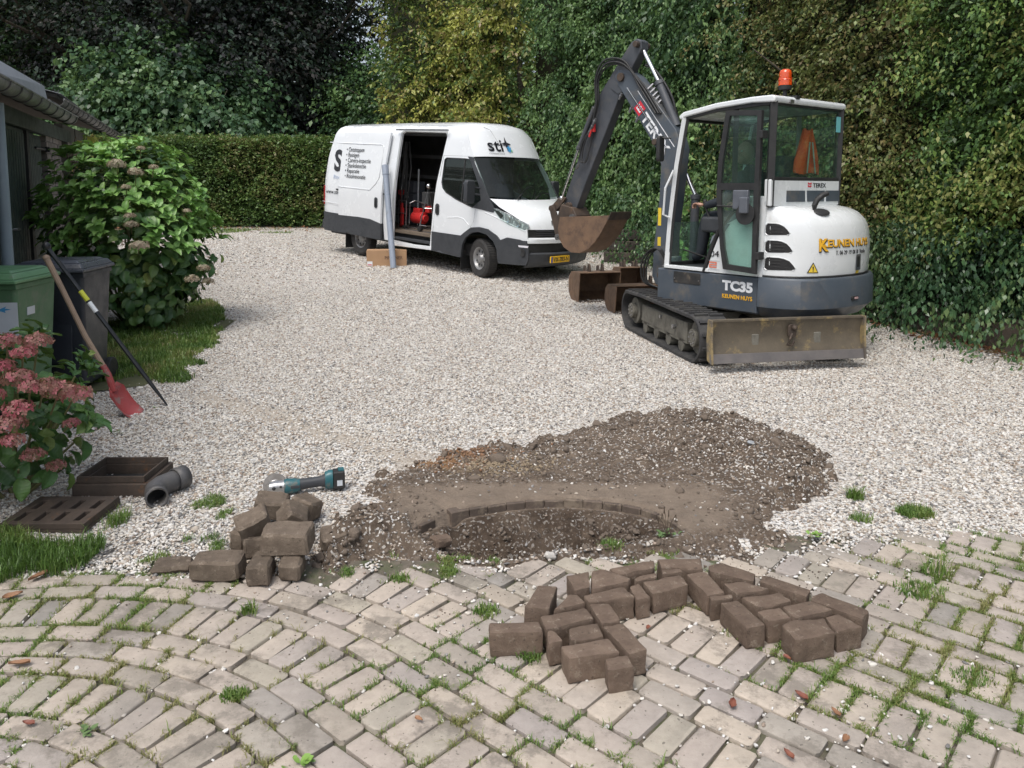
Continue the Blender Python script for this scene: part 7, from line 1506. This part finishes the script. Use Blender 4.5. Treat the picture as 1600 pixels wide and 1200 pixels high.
ir = empty('digging_bar', tip, label='black steel digging bar with a ball end leaning beside the shovel', cat='bar')
BARM = pm('black_steel_bar', (.03, .034, .04), (.06, .06, .06), 7, .4, metal=.6, dirt=(.15, .15, .14), dscale=8, dpos=.6)
d = top - tip; mb = MB(); mb.tube([Vector((0, 0, 0)), d * .10, d * .22, d * .5, d], [.004, .013, .017, .016, .0165], 8); mb.ball(d, .03); mb.build('bar', BARM, ir)
for a, b_, m_ in ((.60, .66, VANW), (.67, .73, pm('yellow_tape', (.6, .62, .06), (.55, .57, .06), 6, .4))): mb = MB(); mb.cyl(d * a, d * b_, .0172, seg=10); mb.build('tape_mark', m_, ir)

# ================================================================ DRAIN FRAME, GRATING, PIPE BEND
PLB = pm('dark_drain_iron', (.05, .038, .03), (.085, .062, .047), 8, .75, bmp=.35, bs=70, dirt=(.20, .09, .035), dscale=6, dpos=.60, dwid=.1)
DFR = empty('drain_surround', (-2.10, 4.12, 0), (0, 0, R(1)), label='dark square drain frame lying open on the white gravel, left of the pipe bend', cat='frame')
def ringbox(mb, x0, y0, x1, y1, t, z0, z1):
    mb.box(((x0 + x1) / 2, y0 + t / 2, (z0 + z1) / 2), (x1 - x0, t, z1 - z0)); mb.box(((x0 + x1) / 2, y1 - t / 2, (z0 + z1) / 2), (x1 - x0, t, z1 - z0))
    mb.box((x0 + t / 2, (y0 + y1) / 2, (z0 + z1) / 2), (t, y1 - y0 - 2 * t - .001, z1 - z0)); mb.box((x1 - t / 2, (y0 + y1) / 2, (z0 + z1) / 2), (t, y1 - y0 - 2 * t - .001, z1 - z0))
DFR.scale = (.88, .9, .9); mb = MB(); ringbox(mb, -.22, -.18, .22, .20, .035, 0, .085); mb.build('base', PLB, DFR, bevel=.005)
mb = MB(); ringbox(mb, -.20, -.16, .20, .18, .012, .086, .125); mb.build('collar', PLB, DFR, bevel=.003)
mb = MB(); mb.box((0, .01, .018), (.36, .30, .012)); mb.build('ledge', BLACK, DFR)
dg = empty('drain_grating', (-2.20, 3.70, .05), (R(3), R(-2), R(-4)), label='slotted cast iron drain grating lying on the grass beside the pink hydrangea', cat='grating')
slots = [[(-.15 + c * .10 - .016, -.115 + r_ * .125), (-.15 + c * .10 + .016, -.115 + r_ * .125), (-.15 + c * .10 + .016, -.02 + r_ * .125), (-.15 + c * .10 - .016, -.02 + r_ * .125)] for c in range(4) for r_ in range(2)]
mb = MB(); mb.panel([(-.21, -.15), (.21, -.15), (.21, .15), (-.21, .15)], slots, None, .1, .028); mb.build('plate', PLB, dg, bevel=.003, smooth=20)
mb = MB(); ringbox(mb, -.21, -.15, .21, .15, .012, -.045, -.0285); mb.build('edge_rib', PLB, dg)
pb_ = empty('pipe_bend', (-1.83, 3.95, 0), (0, 0, R(8)), label='short grey plastic pipe bend on the gravel with its dark open end forward', cat='pipe')
pb_.scale = (.69, .69, .69)
EL = pm('muddy_grey_pvc', (.075, .075, .08), (.11, .105, .10), 5, .55, dirt=(.2, .18, .15), dscale=6, dpos=.55, bmp=.25, bs=60)
def pipe_tube(name, pts, r_, mat, par, seg=22, wall=.008):
    mb = MB(); mb.tube(pts, r_, seg); bm = mb.b; bm.faces.ensure_lookup_table(); bmesh.ops.delete(bm, geom=[f for f in bm.faces if len(f.verts) > 4], context='FACES'); o = mb.build(name, mat, par, smooth=50); q = o.modifiers.new('t', 'SOLIDIFY'); q.thickness = wall; q.offset = -1; return o
bend = [(.09, .16, .095), (.045, .10, .092), (.0, .04, .088), (-.02, -.03, .085), (-.0, -.10, .080), (.03, -.17, .075)]
pipe_tube('tube', bend, [.078, .078, .080, .078, .076, .075], EL, pb_)
pipe_tube('socket', [(.13, .21, .098), (.07, .135, .095)], .088, EL, pb_); pipe_tube('collar', [(.008, -.115, .079), (.03, -.17, .075)], .0805, EL, pb_)

# ================================================================ ANGLE GRINDER
TEAL = pm('teal_plastic', (.02, .10, .12), (.025, .12, .14), 6, .4, dirt=(.16, .145, .12), dscale=16, dpos=.54); ALU = pm('cast_aluminium', (.5, .5, .5), (.4, .4, .4), 12, .35, metal=.8, bmp=.1)
gr = empty('angle_grinder', (-1.24, 4.0, .045), (0, 0, R(17)), label='cordless teal and black angle grinder lying behind the pile of stone blocks', cat='grinder')
def loftx(name, st_, mat, seg=16, par=gr, bev=0):
    mb = MB(); vs = []; fs = []
    for x, ry_, rz_, zc in st_: vs += [(x, ry_ * math.copysign(abs(math.cos(a)) ** .8, math.cos(a)), zc + rz_ * math.copysign(abs(math.sin(a)) ** .8, math.sin(a))) for a in [2 * math.pi * k / seg for k in range(seg)]]
    for i in range(len(st_) - 1):
        for k in range(seg): k2 = (k + 1) % seg; fs.append((i * seg + k, (i + 1) * seg + k, (i + 1) * seg + k2, i * seg + k2))
    fs += [tuple(range(seg)), tuple(range((len(st_) - 1) * seg, len(st_) * seg))[::-1]]; mb.add(vs, fs); return mb.build(name, mat, par, smooth=50)
loftx('gear_head', [(-.045, .012, .015, 0), (-.035, .03, .03, 0), (-.0, .036, .035, 0), (.03, .034, .032, 0), (.04, .036, .036, 0)], ALU)
loftx('motor_housing', [(.04, .034, .034, .0), (.055, .038, .038, 0), (.09, .036, .036, 0), (.12, .030, .031, .003)], TEAL)
loftx('grip', [(.12, .028, .029, .003), (.17, .024, .026, .005), (.22, .024, .027, .008), (.25, .028, .034, .010)], DARKPL)
loftx('battery_mount', [(.25, .032, .042, .012), (.27, .037, .05, .014), (.29, .037, .05, .014)], TEAL)
mb = MB(); mb.box((.322, 0, .012), (.062, .072, .098)); bt = mb.build('battery', BLACK, gr, bevel=.008); mb = MB(); mb.box((.325, -.0365, .0), (.028, .002, .03)); mb.build('battery_label', PAP, bt); mb = MB(); mb.box((.335, .0, .063), (.03, .05, .006)); mb.build('battery_clip', TEAL, bt)
mb = MB(fr((-.005, .034, .0), (1, 0, 0), (0, .5, .85), None)); mb.lathe([(.0625, -.0015), (.0625, .0015), (.02, .0018), (.001, .0018)], None, 32); mb.lathe([(.0625, -.0015), (.001, -.0015)], None, 32); mb.build('cutting_disc', pm('disc_steel', (.20, .19, .18), (.12, .11, .1), 20, .5, metal=.5), gr, smooth=30)
mb = MB(fr((-.005, .030, -.002), (1, 0, 0), (0, .5, .85), None)); mb.lathe([(.03, -.004), (.03, .008), (.02, .012), (.001, .012)], None, 20); mb.build('flange', ALU, gr)
mb = MB(); mb.ball((-.012, -.034, .006), (.010, .004, .010)); mb.ball((.022, -.034, .012), (.006, .004, .006)); o = mb.build('screw_hole', BLACK, gr); o['kind'] = 'stuff'
mb = MB(); mb.box((.095, -.036, .004), (.045, .004, .016)); mb.build('switch', DARKPL, gr, bevel=.002)

# ================================================================ HYDRANGEAS
def leaf_mesh(name, l, w_, mat, seed):
    rn = random.Random(seed); vs = []; fs = []; T_ = (0, .12, .3, .5, .7, .87, 1); wd = (.0, .62, .95, 1, .82, .46, .0)
    for t, wv in zip(T_, wd):
        for u in (-1, -.5, 0, .5, 1):
            z = -.42 * l * t * t + .10 * l * abs(u) * wv + rn.gauss(0, .004); vs.append((l * t * (1 - .08 * t), u * wv * w_ / 2 * (1 + rn.gauss(0, .03)), z + .18 * l * t))
    for i in range(6):
        for j in range(4): fs.append((i * 5 + j, (i + 1) * 5 + j, (i + 1) * 5 + j + 1, i * 5 + j + 1))
    me = bpy.data.meshes.new(name); me.from_pydata(vs, [], fs); me.polygons.foreach_set('use_smooth', [True] * len(fs)); me.materials.append(mat); return me
def bigleaf_mat(name, stops, rough=.38):
    m, t, b, co = newmat(name); out = t.nodes['Material Output']; oi = N(t, 'ShaderNodeObjectInfo'); at = N(t, 'ShaderNodeAttribute', attribute_name='tint')
    ad = N(t, 'ShaderNodeMath', operation='ADD'); L(t, oi.outputs['Random'], ad.inputs[0]); L(t, at.outputs['Fac'], ad.inputs[1]); fr_ = N(t, 'ShaderNodeMath', operation='FRACT'); L(t, ad.outputs[0], fr_.inputs[0])
    c = ramp(t, fr_.outputs[0], stops); sp_ = N(t, 'ShaderNodeSeparateXYZ'); L(t, co, sp_.inputs[0])
    c = mixc(t, .3, c, ramp(t, noi(t, co, 40, 4), [(.35, (.6, .6, .6)), (.65, (1.05, 1.05, 1.05))]), 'MULTIPLY'); L(t, c, b.inputs['Base Color']); b.inputs['Roughness'].default_value = rough
    wv = N(t, 'ShaderNodeTexWave', wave_type='BANDS', bands_direction='X'); wv.inputs['Scale'].default_value = 22; wv.inputs['Distortion'].default_value = 2; L(t, co, wv.inputs['Vector']); bump(t, b, wv.outputs['Fac'], .25, .003)
    tl = N(t, 'ShaderNodeBsdfTranslucent'); L(t, mixc(t, .4, c, (.3, .4, .05)), tl.inputs[0]); mx = N(t, 'ShaderNodeMixShader'); mx.inputs[0].default_value = .22; L(t, b.outputs[0], mx.inputs[1]); L(t, tl.outputs[0], mx.inputs[2]); L(t, mx.outputs[0], out.inputs['Surface']); return m
HLM = bigleaf_mat('hydrangea_leaf', [(0, (.045, .11, .04)), (.3, (.065, .15, .048)), (.6, (.10, .20, .06)), (.85, (.14, .26, .075)), (1, (.24, .29, .08))])
HLT = bigleaf_mat('hydrangea_young_leaf', [(0, (.16, .34, .08)), (.5, (.22, .42, .11)), (1, (.27, .46, .13))])
PKL = bigleaf_mat('pink_hydrangea_leaf', [(0, (.045, .11, .035)), (.4, (.065, .16, .045)), (.75, (.11, .22, .06)), (1, (.2, .27, .07))])
STM = pm('green_stem', (.12, .14, .05), (.16, .13, .07), 12, .7)
def petals(n, rad, size, flat, seed):
    """head of four-petalled florets over a dome"""
    r2 = np.random.default_rng(seed); V = []; Fq = []
    for i in range(n):
        ph = i * 2.39996; ct = 1 - (i + .5) / n * (1.25 if flat < 1 else 1.55); st_ = math.sqrt(max(0, 1 - ct * ct)); nn = Vector((st_ * math.cos(ph), st_ * math.sin(ph), ct)); c = Vector((nn.x * rad, nn.y * rad, nn.z * rad * flat)) * r2.uniform(.84, 1.04)
        nn = (nn + Vector(r2.normal(0, .3, 3))).normalized(); a = nn.orthogonal().normalized(); b_ = nn.cross(a); r0 = r2.uniform(0, 1.57); s_ = size * r2.uniform(.8, 1.2)
        for k in range(4):
            an = r0 + k * math.pi / 2; d = a * math.cos(an) + b_ * math.sin(an); e = nn.cross(d); b0 = len(V)
            V += [tuple(c), tuple(c + d * s_ * .6 + e * s_ * .42 + nn * s_ * .1), tuple(c + d * s_ + nn * s_ * .05), tuple(c + d * s_ * .6 - e * s_ * .42 + nn * s_ * .1)]; Fq.append((b0, b0 + 1, b0 + 2, b0 + 3))
    return np.array(V), np.array(Fq)
def flowerm(name, cols):
    return leafm(name, cols, rough=.6, trans=.3)
FPINK = flowerm('pink_petals', [(.30, .06, .08), (.46, .11, .15), (.52, .19, .21), (.40, .22, .18), (.22, .08, .07), (.36, .27, .17)])
FCREAM = flowerm('cream_petals', [(.34, .26, .18), (.44, .35, .27), (.46, .42, .30), (.26, .17, .12), (.55, .52, .42)])
def hydrangea(name, label, loc, rad, n_obj, n_stuff, lsize, mat, mat2, heads, fm, hr, seed, cat='hydrangea', stems=14, tipfrac=.3, minz=.05):
    o = empty(name, loc, label=label, cat=cat); rn = random.Random(seed); c = Vector((0, 0, rad[2] * .92)); mes = [leaf_mesh('leaf', lsize * k, lsize * k * .62, mat, i) for i, k in enumerate((1, .85, 1.1, .7))]; me2 = [leaf_mesh('leaf', lsize * k, lsize * k * .5, mat2, 9 + i) for i, k in enumerate((.98, .8))]
    def surf():
        while True:
            d = Vector((rn.gauss(0, 1), rn.gauss(0, 1), rn.gauss(.1, 1))).normalized()
            k = 1 + .22 * noise.noise(d * 2.2 + Vector((seed, 0, 0))); p = c + Vector((d.x * rad[0], d.y * rad[1], d.z * rad[2])) * k
            if p.z > minz: return p, d
    nodes = []
    while len(nodes) < (n_obj + n_stuff) // 5 + 1:
        p, d = surf(); nodes.append((p, d))
    nodes.sort(key=lambda q: (q[0] + Vector(loc)).length)                 # those nearest the yard show largest
    todo = []
    for p, d in nodes:
        tipn = rn.random() < tipfrac and d.z > -.1; ax = (d * .8 + Vector((0, 0, .7))).normalized(); X = ax.orthogonal().normalized()
        for k in range(5):
            an = k * 2.4 + rn.uniform(-.3, .3); q = Matrix.Rotation(an, 3, ax) @ X; el = (.75 if tipn else .1) + rn.uniform(-.2, .3) ; dr = (q + ax * el).normalized(); z_ = (ax - dr * ax.dot(dr)).normalized(); y_ = z_.cross(dr)
            pos = p - d * rn.uniform(0, .35) * min(rad) * (0 if tipn else 1) + ax * .015 * k
            M = Matrix(((dr.x, y_.x, z_.x, pos.x), (dr.y, y_.y, z_.y, pos.y), (dr.z, y_.z, z_.z, pos.z), (0, 0, 0, 1))); todo.append((M, rn.choice(me2 if tipn else mes)))
    for M, me in todo[:n_obj]:
        l_ = bpy.data.objects.new('leaf', me); COL.objects.link(l_); l_.parent = o; l_.matrix_local = M
    if n_stuff:
        for mset, mm in ((mes, mat), (me2, mat2)):
            V = []; Fq = []; tn = []
            for M, me in todo[n_obj:]:
                if me not in mset: continue
                b0 = len(V); V += [tuple(M @ v.co) for v in me.vertices]; Fq += [tuple(b0 + i for i in p.vertices) for p in me.polygons]; tn += [rn.random()] * len(me.polygons)
            if V: s_ = np_mesh('leaf', V, Fq, mm, o, tint=tn, smooth=True); s_['kind'] = 'stuff'
    mb = MB()
    for k in range(stems): p, d = surf(); mb.tube([(p.x * .12, p.y * .12, 0), (p.x * .5, p.y * .5, p.z * .55), tuple(p - d * .02)], [.012, .009, .005], 5)
    s_ = mb.build('stem', STM, o); s_['kind'] = 'stuff'
    for i, h in enumerate(heads):
        p = Vector(h[:3]); r_ = hr * (h[3] if len(h) > 3 else 1); V, Fq = petals(46, r_, r_ * .24, .62, i + seed); hd_ = p - c; V = V + np.array(p); t = np.repeat(rng.uniform(0, 1, len(Fq) // 4), 4) * .75 + rng.uniform(0, .25, len(Fq))
        f_ = np_mesh('flower_head', V, Fq, fm, o, tint=np.clip(t * .7 + rng.uniform(0, .3), 0, 1))
        mb = MB(); mb.tube([tuple(p - Vector((0, 0, -r_ * .2))), tuple(p - hd_.normalized() * r_ * 1.6 - Vector((0, 0, r_)))], .005, 5); mb.build('flower_stalk', STM, o)
    return o
def hp3(loc, px, py, Y):                                     # spot given by its place in the photo and its distance
    k = Y; u = (px - 800) / F_; v = (CYP - py) / F_; dy = math.cos(TH) + v * math.sin(TH); dz = -math.sin(TH) + v * math.cos(TH); t = k / dy
    return (u * t - loc[0], k - loc[1], 1.6 + dz * t - loc[2])
LB = (-4.42, 9.15, 0)
hydrangea('hydrangea_bush', 'big green hydrangea bush with faded cream flowers beside the black bin and shed', LB, (.88, .85, 1.13), 300, 3600, .15, HLM, HLT, [hp3(LB, x, y, Y) + (k,) for x, y, Y, k in ((182, 258, 8.4, 1.3), (212, 270, 8.4, 1.1), (153, 252, 8.5, .7), (124, 243, 8.7, .6), (197, 293, 8.3, .7), (220, 232, 8.7, .6), (205, 352, 8.2, 1.0), (217, 385, 8.15, 1.3), (292, 330, 8.6, .6), (300, 437, 8.5, 1.1), (318, 420, 8.7, 1.0), (325, 440, 8.8, .9), (240, 262, 8.5, .7), (203, 338, 8.2, .8))], FCREAM, .075, 31, tipfrac=.6)
LP_ = (-2.60, 3.98, 0)
hydrangea('pink_hydrangea', 'pink flowering hydrangea at the left edge in front of the green bin', LP_, (.37, .40, .43), 290, 120, .115, PKL, PKL, [hp3(LP_, x, y, Y) + (k,) for x, y, Y, k in ((60, 535, 3.72, 1.0), (10, 535, 3.7, 1.0), (36, 553, 3.62, .8), (0, 575, 3.6, 1.0), (28, 592, 3.58, 1.1), (95, 612, 3.66, 1.15), (120, 618, 3.72, 1.0), (70, 605, 3.6, 1.0), (28, 640, 3.52, 1.0), (15, 665, 3.5, 1.1), (48, 605, 3.55, .8), (20, 690, 3.48, .8), (52, 712, 3.58, .8), (112, 662, 3.75, .6), (88, 728, 3.78, .7), (-20, 620, 3.5, 1.1))], FPINK, .068, 32, stems=10, minz=.10)
# ================================================================ LOOSE BRICKS AND STONE BLOCKS
def loose_mat(name, a, b_, c):
    m, t, b, co = newmat(name); oi = N(t, 'ShaderNodeObjectInfo'); n1 = noi(t, co, 14, 8, .7); cc = ramp(t, n1, [(.3, a), (.7, b_)])
    hv = N(t, 'ShaderNodeHueSaturation'); mr = N(t, 'ShaderNodeMapRange'); L(t, oi.outputs['Random'], mr.inputs[0]); mr.inputs[3].default_value = .85; mr.inputs[4].default_value = 1.18; L(t, mr.outputs[0], hv.inputs['Value']); L(t, cc, hv.inputs['Color'])
    cc = mixc(t, ramp(t, noi(t, co, 32, 7, .75), [(.56, 0.), (.64, .8)]), hv.outputs[0], c)
    gm = N(t, 'ShaderNodeNewGeometry'); L(t, mixc(t, ramp(t, noi(t, co, 70, 4), [(.62, 0.), (.68, .6)]), cc, (.05, .038, .03)), b.inputs['Base Color']); b.inputs['Roughness'].default_value = .85; b.inputs['Specular IOR Level'].default_value = .3
    bump(t, b, noi(t, co, 55, 8, .75), .7, .012); return m
LBM = loose_mat('dirty_dark_brick', (.115, .082, .062), (.20, .148, .112), (.27, .22, .17))
H_ = .088
def loose(k, pts, ox, oy, s, label, h=H_, z0=0.0, mat=LBM):
    P = [G(ox + x / s, oy + y / s, z0 + h) for x, y in pts]; c = sum(P, Vector((0, 0, 0))) / len(P)
    o = empty('loose_brick', (c.x, c.y, z0), label=label, cat='brick', group='loose dark bricks laid out on the paving')
    Q = []
    for p in P: d = Vector((p.x - c.x, p.y - c.y)); Q.append(d * (1 - .0035 / max(.02, d.length)))
    n = len(Q); ar = sum(Q[i].x * Q[(i + 1) % n].y - Q[(i + 1) % n].x * Q[i].y for i in range(n))
    if ar < 0: Q = Q[::-1]
    bm = bmesh.new(); rn = random.Random(k); top_ = [bm.verts.new((q.x, q.y, h + rn.uniform(-.0025, .0025))) for q in Q]; bot = [bm.verts.new((q.x * 1.0, q.y * 1.0, -.001)) for q in Q]
    bm.faces.new(top_); bm.faces.new(bot[::-1])
    for i in range(n): bm.faces.new((bot[i], bot[(i + 1) % n], top_[(i + 1) % n], top_[i]))
    bmesh.ops.bevel(bm, geom=list(bm.edges), offset=rn.uniform(.006, .013), segments=2, affect='EDGES', profile=.6)
    bmesh.ops.subdivide_edges(bm, edges=[e for e in bm.edges if e.calc_length() > .03], cuts=4, use_grid_fill=True)
    for v in bm.verts:
        q = Vector((v.co.x + c.x, v.co.y + c.y, v.co.z)); v.co += noise.noise_vector(q * 18) * .0042 + noise.noise_vector(q * 55) * .0022
        if v.co.z < .002: v.co.z = max(v.co.z, -.001)
    bmesh.ops.triangulate(bm, faces=[f for f in bm.faces if len(f.verts) > 4])
    me = bpy.data.meshes.new('clay_body'); bm.to_mesh(me); bm.free(); me.polygons.foreach_set('use_smooth', [True] * len(me.polygons)); me.set_sharp_from_angle(angle=R(48))
    # the brick is one piece: make the mesh itself the thing
    bpy.data.objects.remove(o); o = mesh_obj('loose_brick', me, mat); o.location = (c.x, c.y, z0); tag(o, label, 'brick', 'loose dark bricks laid out on the paving'); return o
A = (750, 860, 5); B = (1050, 860, 5)
LBR = [
 (A, [(65, 560), (470, 545), (500, 640), (70, 652)], 'whole dark brick lying broadside at the far left of the loose bricks'),
 (A, [(450, 265), (610, 280), (545, 462), (340, 450)], 'dark brick lying end-on behind the leftmost broadside brick'),
 (A, [(690, 335), (770, 330), (835, 410), (565, 468)], 'triangular cut brick behind the brick carrying a white pebble'),
 (A, [(460, 515), (830, 435), (900, 530), (510, 612)], 'dark brick with one white pebble on its top face'),
 (A, [(670, 190), (855, 160), (865, 283), (745, 315)], 'short brick at the left end of the rear row of loose bricks'),
 (A, [(865, 160), (985, 142), (1190, 215), (1170, 245), (868, 300)], 'slanting cut brick second from the left in the rear row'),
 (A, [(800, 345), (1130, 278), (1215, 360), (845, 415)], 'long brick in the middle row, its pale side facing the inner corner'),
 (A, [(1160, 275), (1240, 252), (1340, 355), (1225, 385)], 'thin upright half brick wedged between two long ones in the middle row'),
 (A, [(1262, 245), (1570, 185), (1635, 270), (1350, 340)], 'thick crusty brick at the inner top corner, crumbs of soil on it'),
 (A, [(850, 422), (1010, 405), (1105, 545), (950, 575)], 'pale grey-brown half brick standing proud in the left arm'),
 (A, [(685, 605), (920, 555), (980, 668), (700, 708)], 'half brick enclosed in the middle of the left arm'),
 (A, [(512, 622), (565, 610), (660, 702), (535, 735)], 'small wedge of brick on the left beside the dark grass tuft'),
 (A, [(620, 740), (1005, 685), (1100, 790), (690, 850)], 'large brick with its broad face to the viewer, lower end of the left arm'),
 (A, [(955, 590), (1120, 565), (1310, 780), (1165, 810)], 'long brick with an orange chipped end on the left arm'),
 (A, [(970, 842), (1155, 808), (1215, 905), (995, 940)], 'front-most loose brick, a half brick standing at the lower tip'),
 (A, [(995, 130), (1365, 72), (1372, 128), (1085, 195)], 'flat slanting brick in the rear row, left of the top centre one'),
 (A, [(1195, 210), (1380, 165), (1395, 205), (1215, 240)], 'small split piece in front of the slanting rear brick'),
 (B, [(-128, 60), (228, 62), (248, 138), (-92, 138)], 'top centre brick of the rear row, seen nearly flat on'),
 (B, [(-88, 142), (62, 138), (92, 168), (-80, 185)], 'little slab of brick just in front of the top centre brick'),
 (B, [(108, 180), (262, 155), (420, 330), (278, 358)], 'long brick pointing at the viewer at the inner corner of the right arm'),
 (B, [(275, 110), (400, 92), (665, 188), (640, 243), (285, 160)], 'long slanting brick in the rear row right of the top centre'),
 (B, [(338, 190), (500, 228), (392, 252)], 'narrow sliver of brick between two bricks of the right arm'),
 (B, [(388, 258), (560, 232), (775, 300), (495, 345)], 'lozenge shaped cut brick in the upper right arm'),
 (B, [(705, 188), (765, 195), (1088, 315), (1060, 372), (675, 242)], 'long brick on the outer edge of the right arm, upper one'),
 (B, [(1090, 345), (1170, 325), (1548, 465), (1500, 545), (1078, 388)], 'long brick on the outer edge of the right arm, lower one'),
 (B, [(530, 358), (850, 322), (950, 400), (680, 442)], 'whole brick crosswise near the top of the right arm'),
 (B, [(657, 472), (845, 432), (950, 530), (752, 557)], 'square half brick in the heart of the right arm'),
 (B, [(858, 432), (1095, 390), (1260, 470), (960, 535)], 'brick with a few white crumbs on top in the right arm'),
 (B, [(282, 352), (470, 335), (480, 362), (300, 392)], 'small smooth end piece at the inner edge of the right arm'),
 (B, [(368, 402), (510, 380), (745, 585), (590, 612)], 'long smooth brick with a white scuff on its near end'),
 (B, [(845, 575), (900, 548), (1200, 520), (1285, 650), (960, 702)], 'large brick with a broken corner at the near end of the right arm'),
 (B, [(1195, 522), (1290, 490), (1495, 590), (1290, 635)], 'chipped brick at the right-hand end of the loose bricks')]
for k, ((ox, oy, s), pts, lb) in enumerate(LBR): loose(k, pts, ox, oy, s, lb, h=(.055 if len(pts) == 3 else H_ - (.004 if k % 3 else 0)))
STN = loose_mat('dirty_stone_block', (.10, .078, .060), (.175, .14, .108), (.26, .215, .17))
def block(k, dims, loc, rot, label, mat=STN, rough=1.0, group='pile of broken stone blocks', name='stone_block', cat='stone'):
    bm = bmesh.new(); bmesh.ops.create_cube(bm, size=1); rn = random.Random(900 + k)
    for v in bm.verts: v.co = Vector((v.co.x * dims[0] * (1 + rn.uniform(-.07, .04)), v.co.y * dims[1] * (1 + rn.uniform(-.08, .04)), v.co.z * dims[2] * (1 + rn.uniform(-.08, .03))))
    bmesh.ops.bevel(bm, geom=list(bm.edges), offset=.010, segments=1, affect='EDGES')
    bmesh.ops.subdivide_edges(bm, edges=[e for e in bm.edges if e.calc_length() > .02], cuts=3, use_grid_fill=True)
    for v in bm.verts:
        q = v.co + Vector((k * 3.1, 0, 0)); v.co += noise.noise_vector(q * 9) * .010 * rough + noise.noise_vector(q * 28) * .005 * rough
    bmesh.ops.triangulate(bm, faces=[f for f in bm.faces if len(f.verts) > 4])
    me = bpy.data.meshes.new(name); bm.to_mesh(me); bm.free(); me.polygons.foreach_set('use_smooth', [True] * len(me.polygons)); me.set_sharp_from_angle(angle=R(32))
    o = mesh_obj(name, me, mat); o.location = loc; o.rotation_euler = tuple(R(a) for a in rot); tag(o, label, cat, group); return o
block(0, (.205, .12, .085), (-1.225, 3.135, .043), (0, 0, 2), 'long pale-topped stone block at the lower left of the pile')
block(1, (.098, .16, .085), (-1.035, 3.11, .043), (0, 0, 4), 'upright stone block in the middle of the bottom row')
block(2, (.088, .12, .082), (-.915, 3.13, .041), (0, 0, -2), 'small squarish stone block at the lower right of the pile')
block(3, (.205, .135, .10), (-.955, 3.20, .132), (3, 0, 3), 'largest stone block resting on top of the two front ones')
block(4, (.11, .11, .10), (-1.125, 3.33, .05), (0, 0, 14), 'stone block tucked behind the large left one')
block(5, (.07, .10, .095), (-1.22, 3.40, .047), (0, 6, -10), 'dark stone block half hidden at the left rear of the pile')
block(6, (.135, .10, .10), (-1.14, 3.33, .146), (22, -18, 22), 'brown stone block tipped on its edge on top of the left side')
block(7, (.12, .12, .10), (-1.02, 3.52, .09), (18, 35, 30), 'stone block leaning at an angle at the back of the pile')
block(8, (.155, .11, .09), (-1.16, 3.66, .09), (14, 10, 8), 'flat-faced stone block at the top rear of the pile')
block(9, (.12, .13, .10), (-1.00, 3.68, .07), (-10, 14, -20), 'rear stone block nearest the angle grinder')
block(10, (.12, .12, .085), (-.80, 3.40, .042), (4, -6, 24), 'low stone block sunk in the soil right of the pile')
block(11, (.16, .10, .022), (-1.44, 3.20, .012), (2, 2, 8), 'thin flat slab of stone lying on the paving left of the pile', rough=1.3)
block(12, (.09, .07, .05), (-.33, 3.50, -.02), (8, 10, 40), 'broken kerb piece at the left rim of the pit', mat=LBM, name='kerb_fragment', cat='brick fragment', group='rubble at the pit')
block(13, (.05, .04, .03), (.17, 3.30, .01), (8, 10, 20), 'whitish lump of mortar on the near rim of the pit', mat=pm('mortar_lump', (.5, .48, .45), (.42, .4, .37), 20, .9), name='mortar_lump', cat='rubble', group='rubble at the pit')
g1 = G(1172, 706, .08); block(14, (.055, .03, .02), (g1.x, g1.y, soil_z(g1.x, g1.y) + .012), (0, 10, 20), 'pale grey shard lying on the spoil heap', mat=pm('grey_shard', (.34, .36, .38), (.3, .32, .34), 20, .7), name='shard', cat='rubble', group='rubble on the spoil')
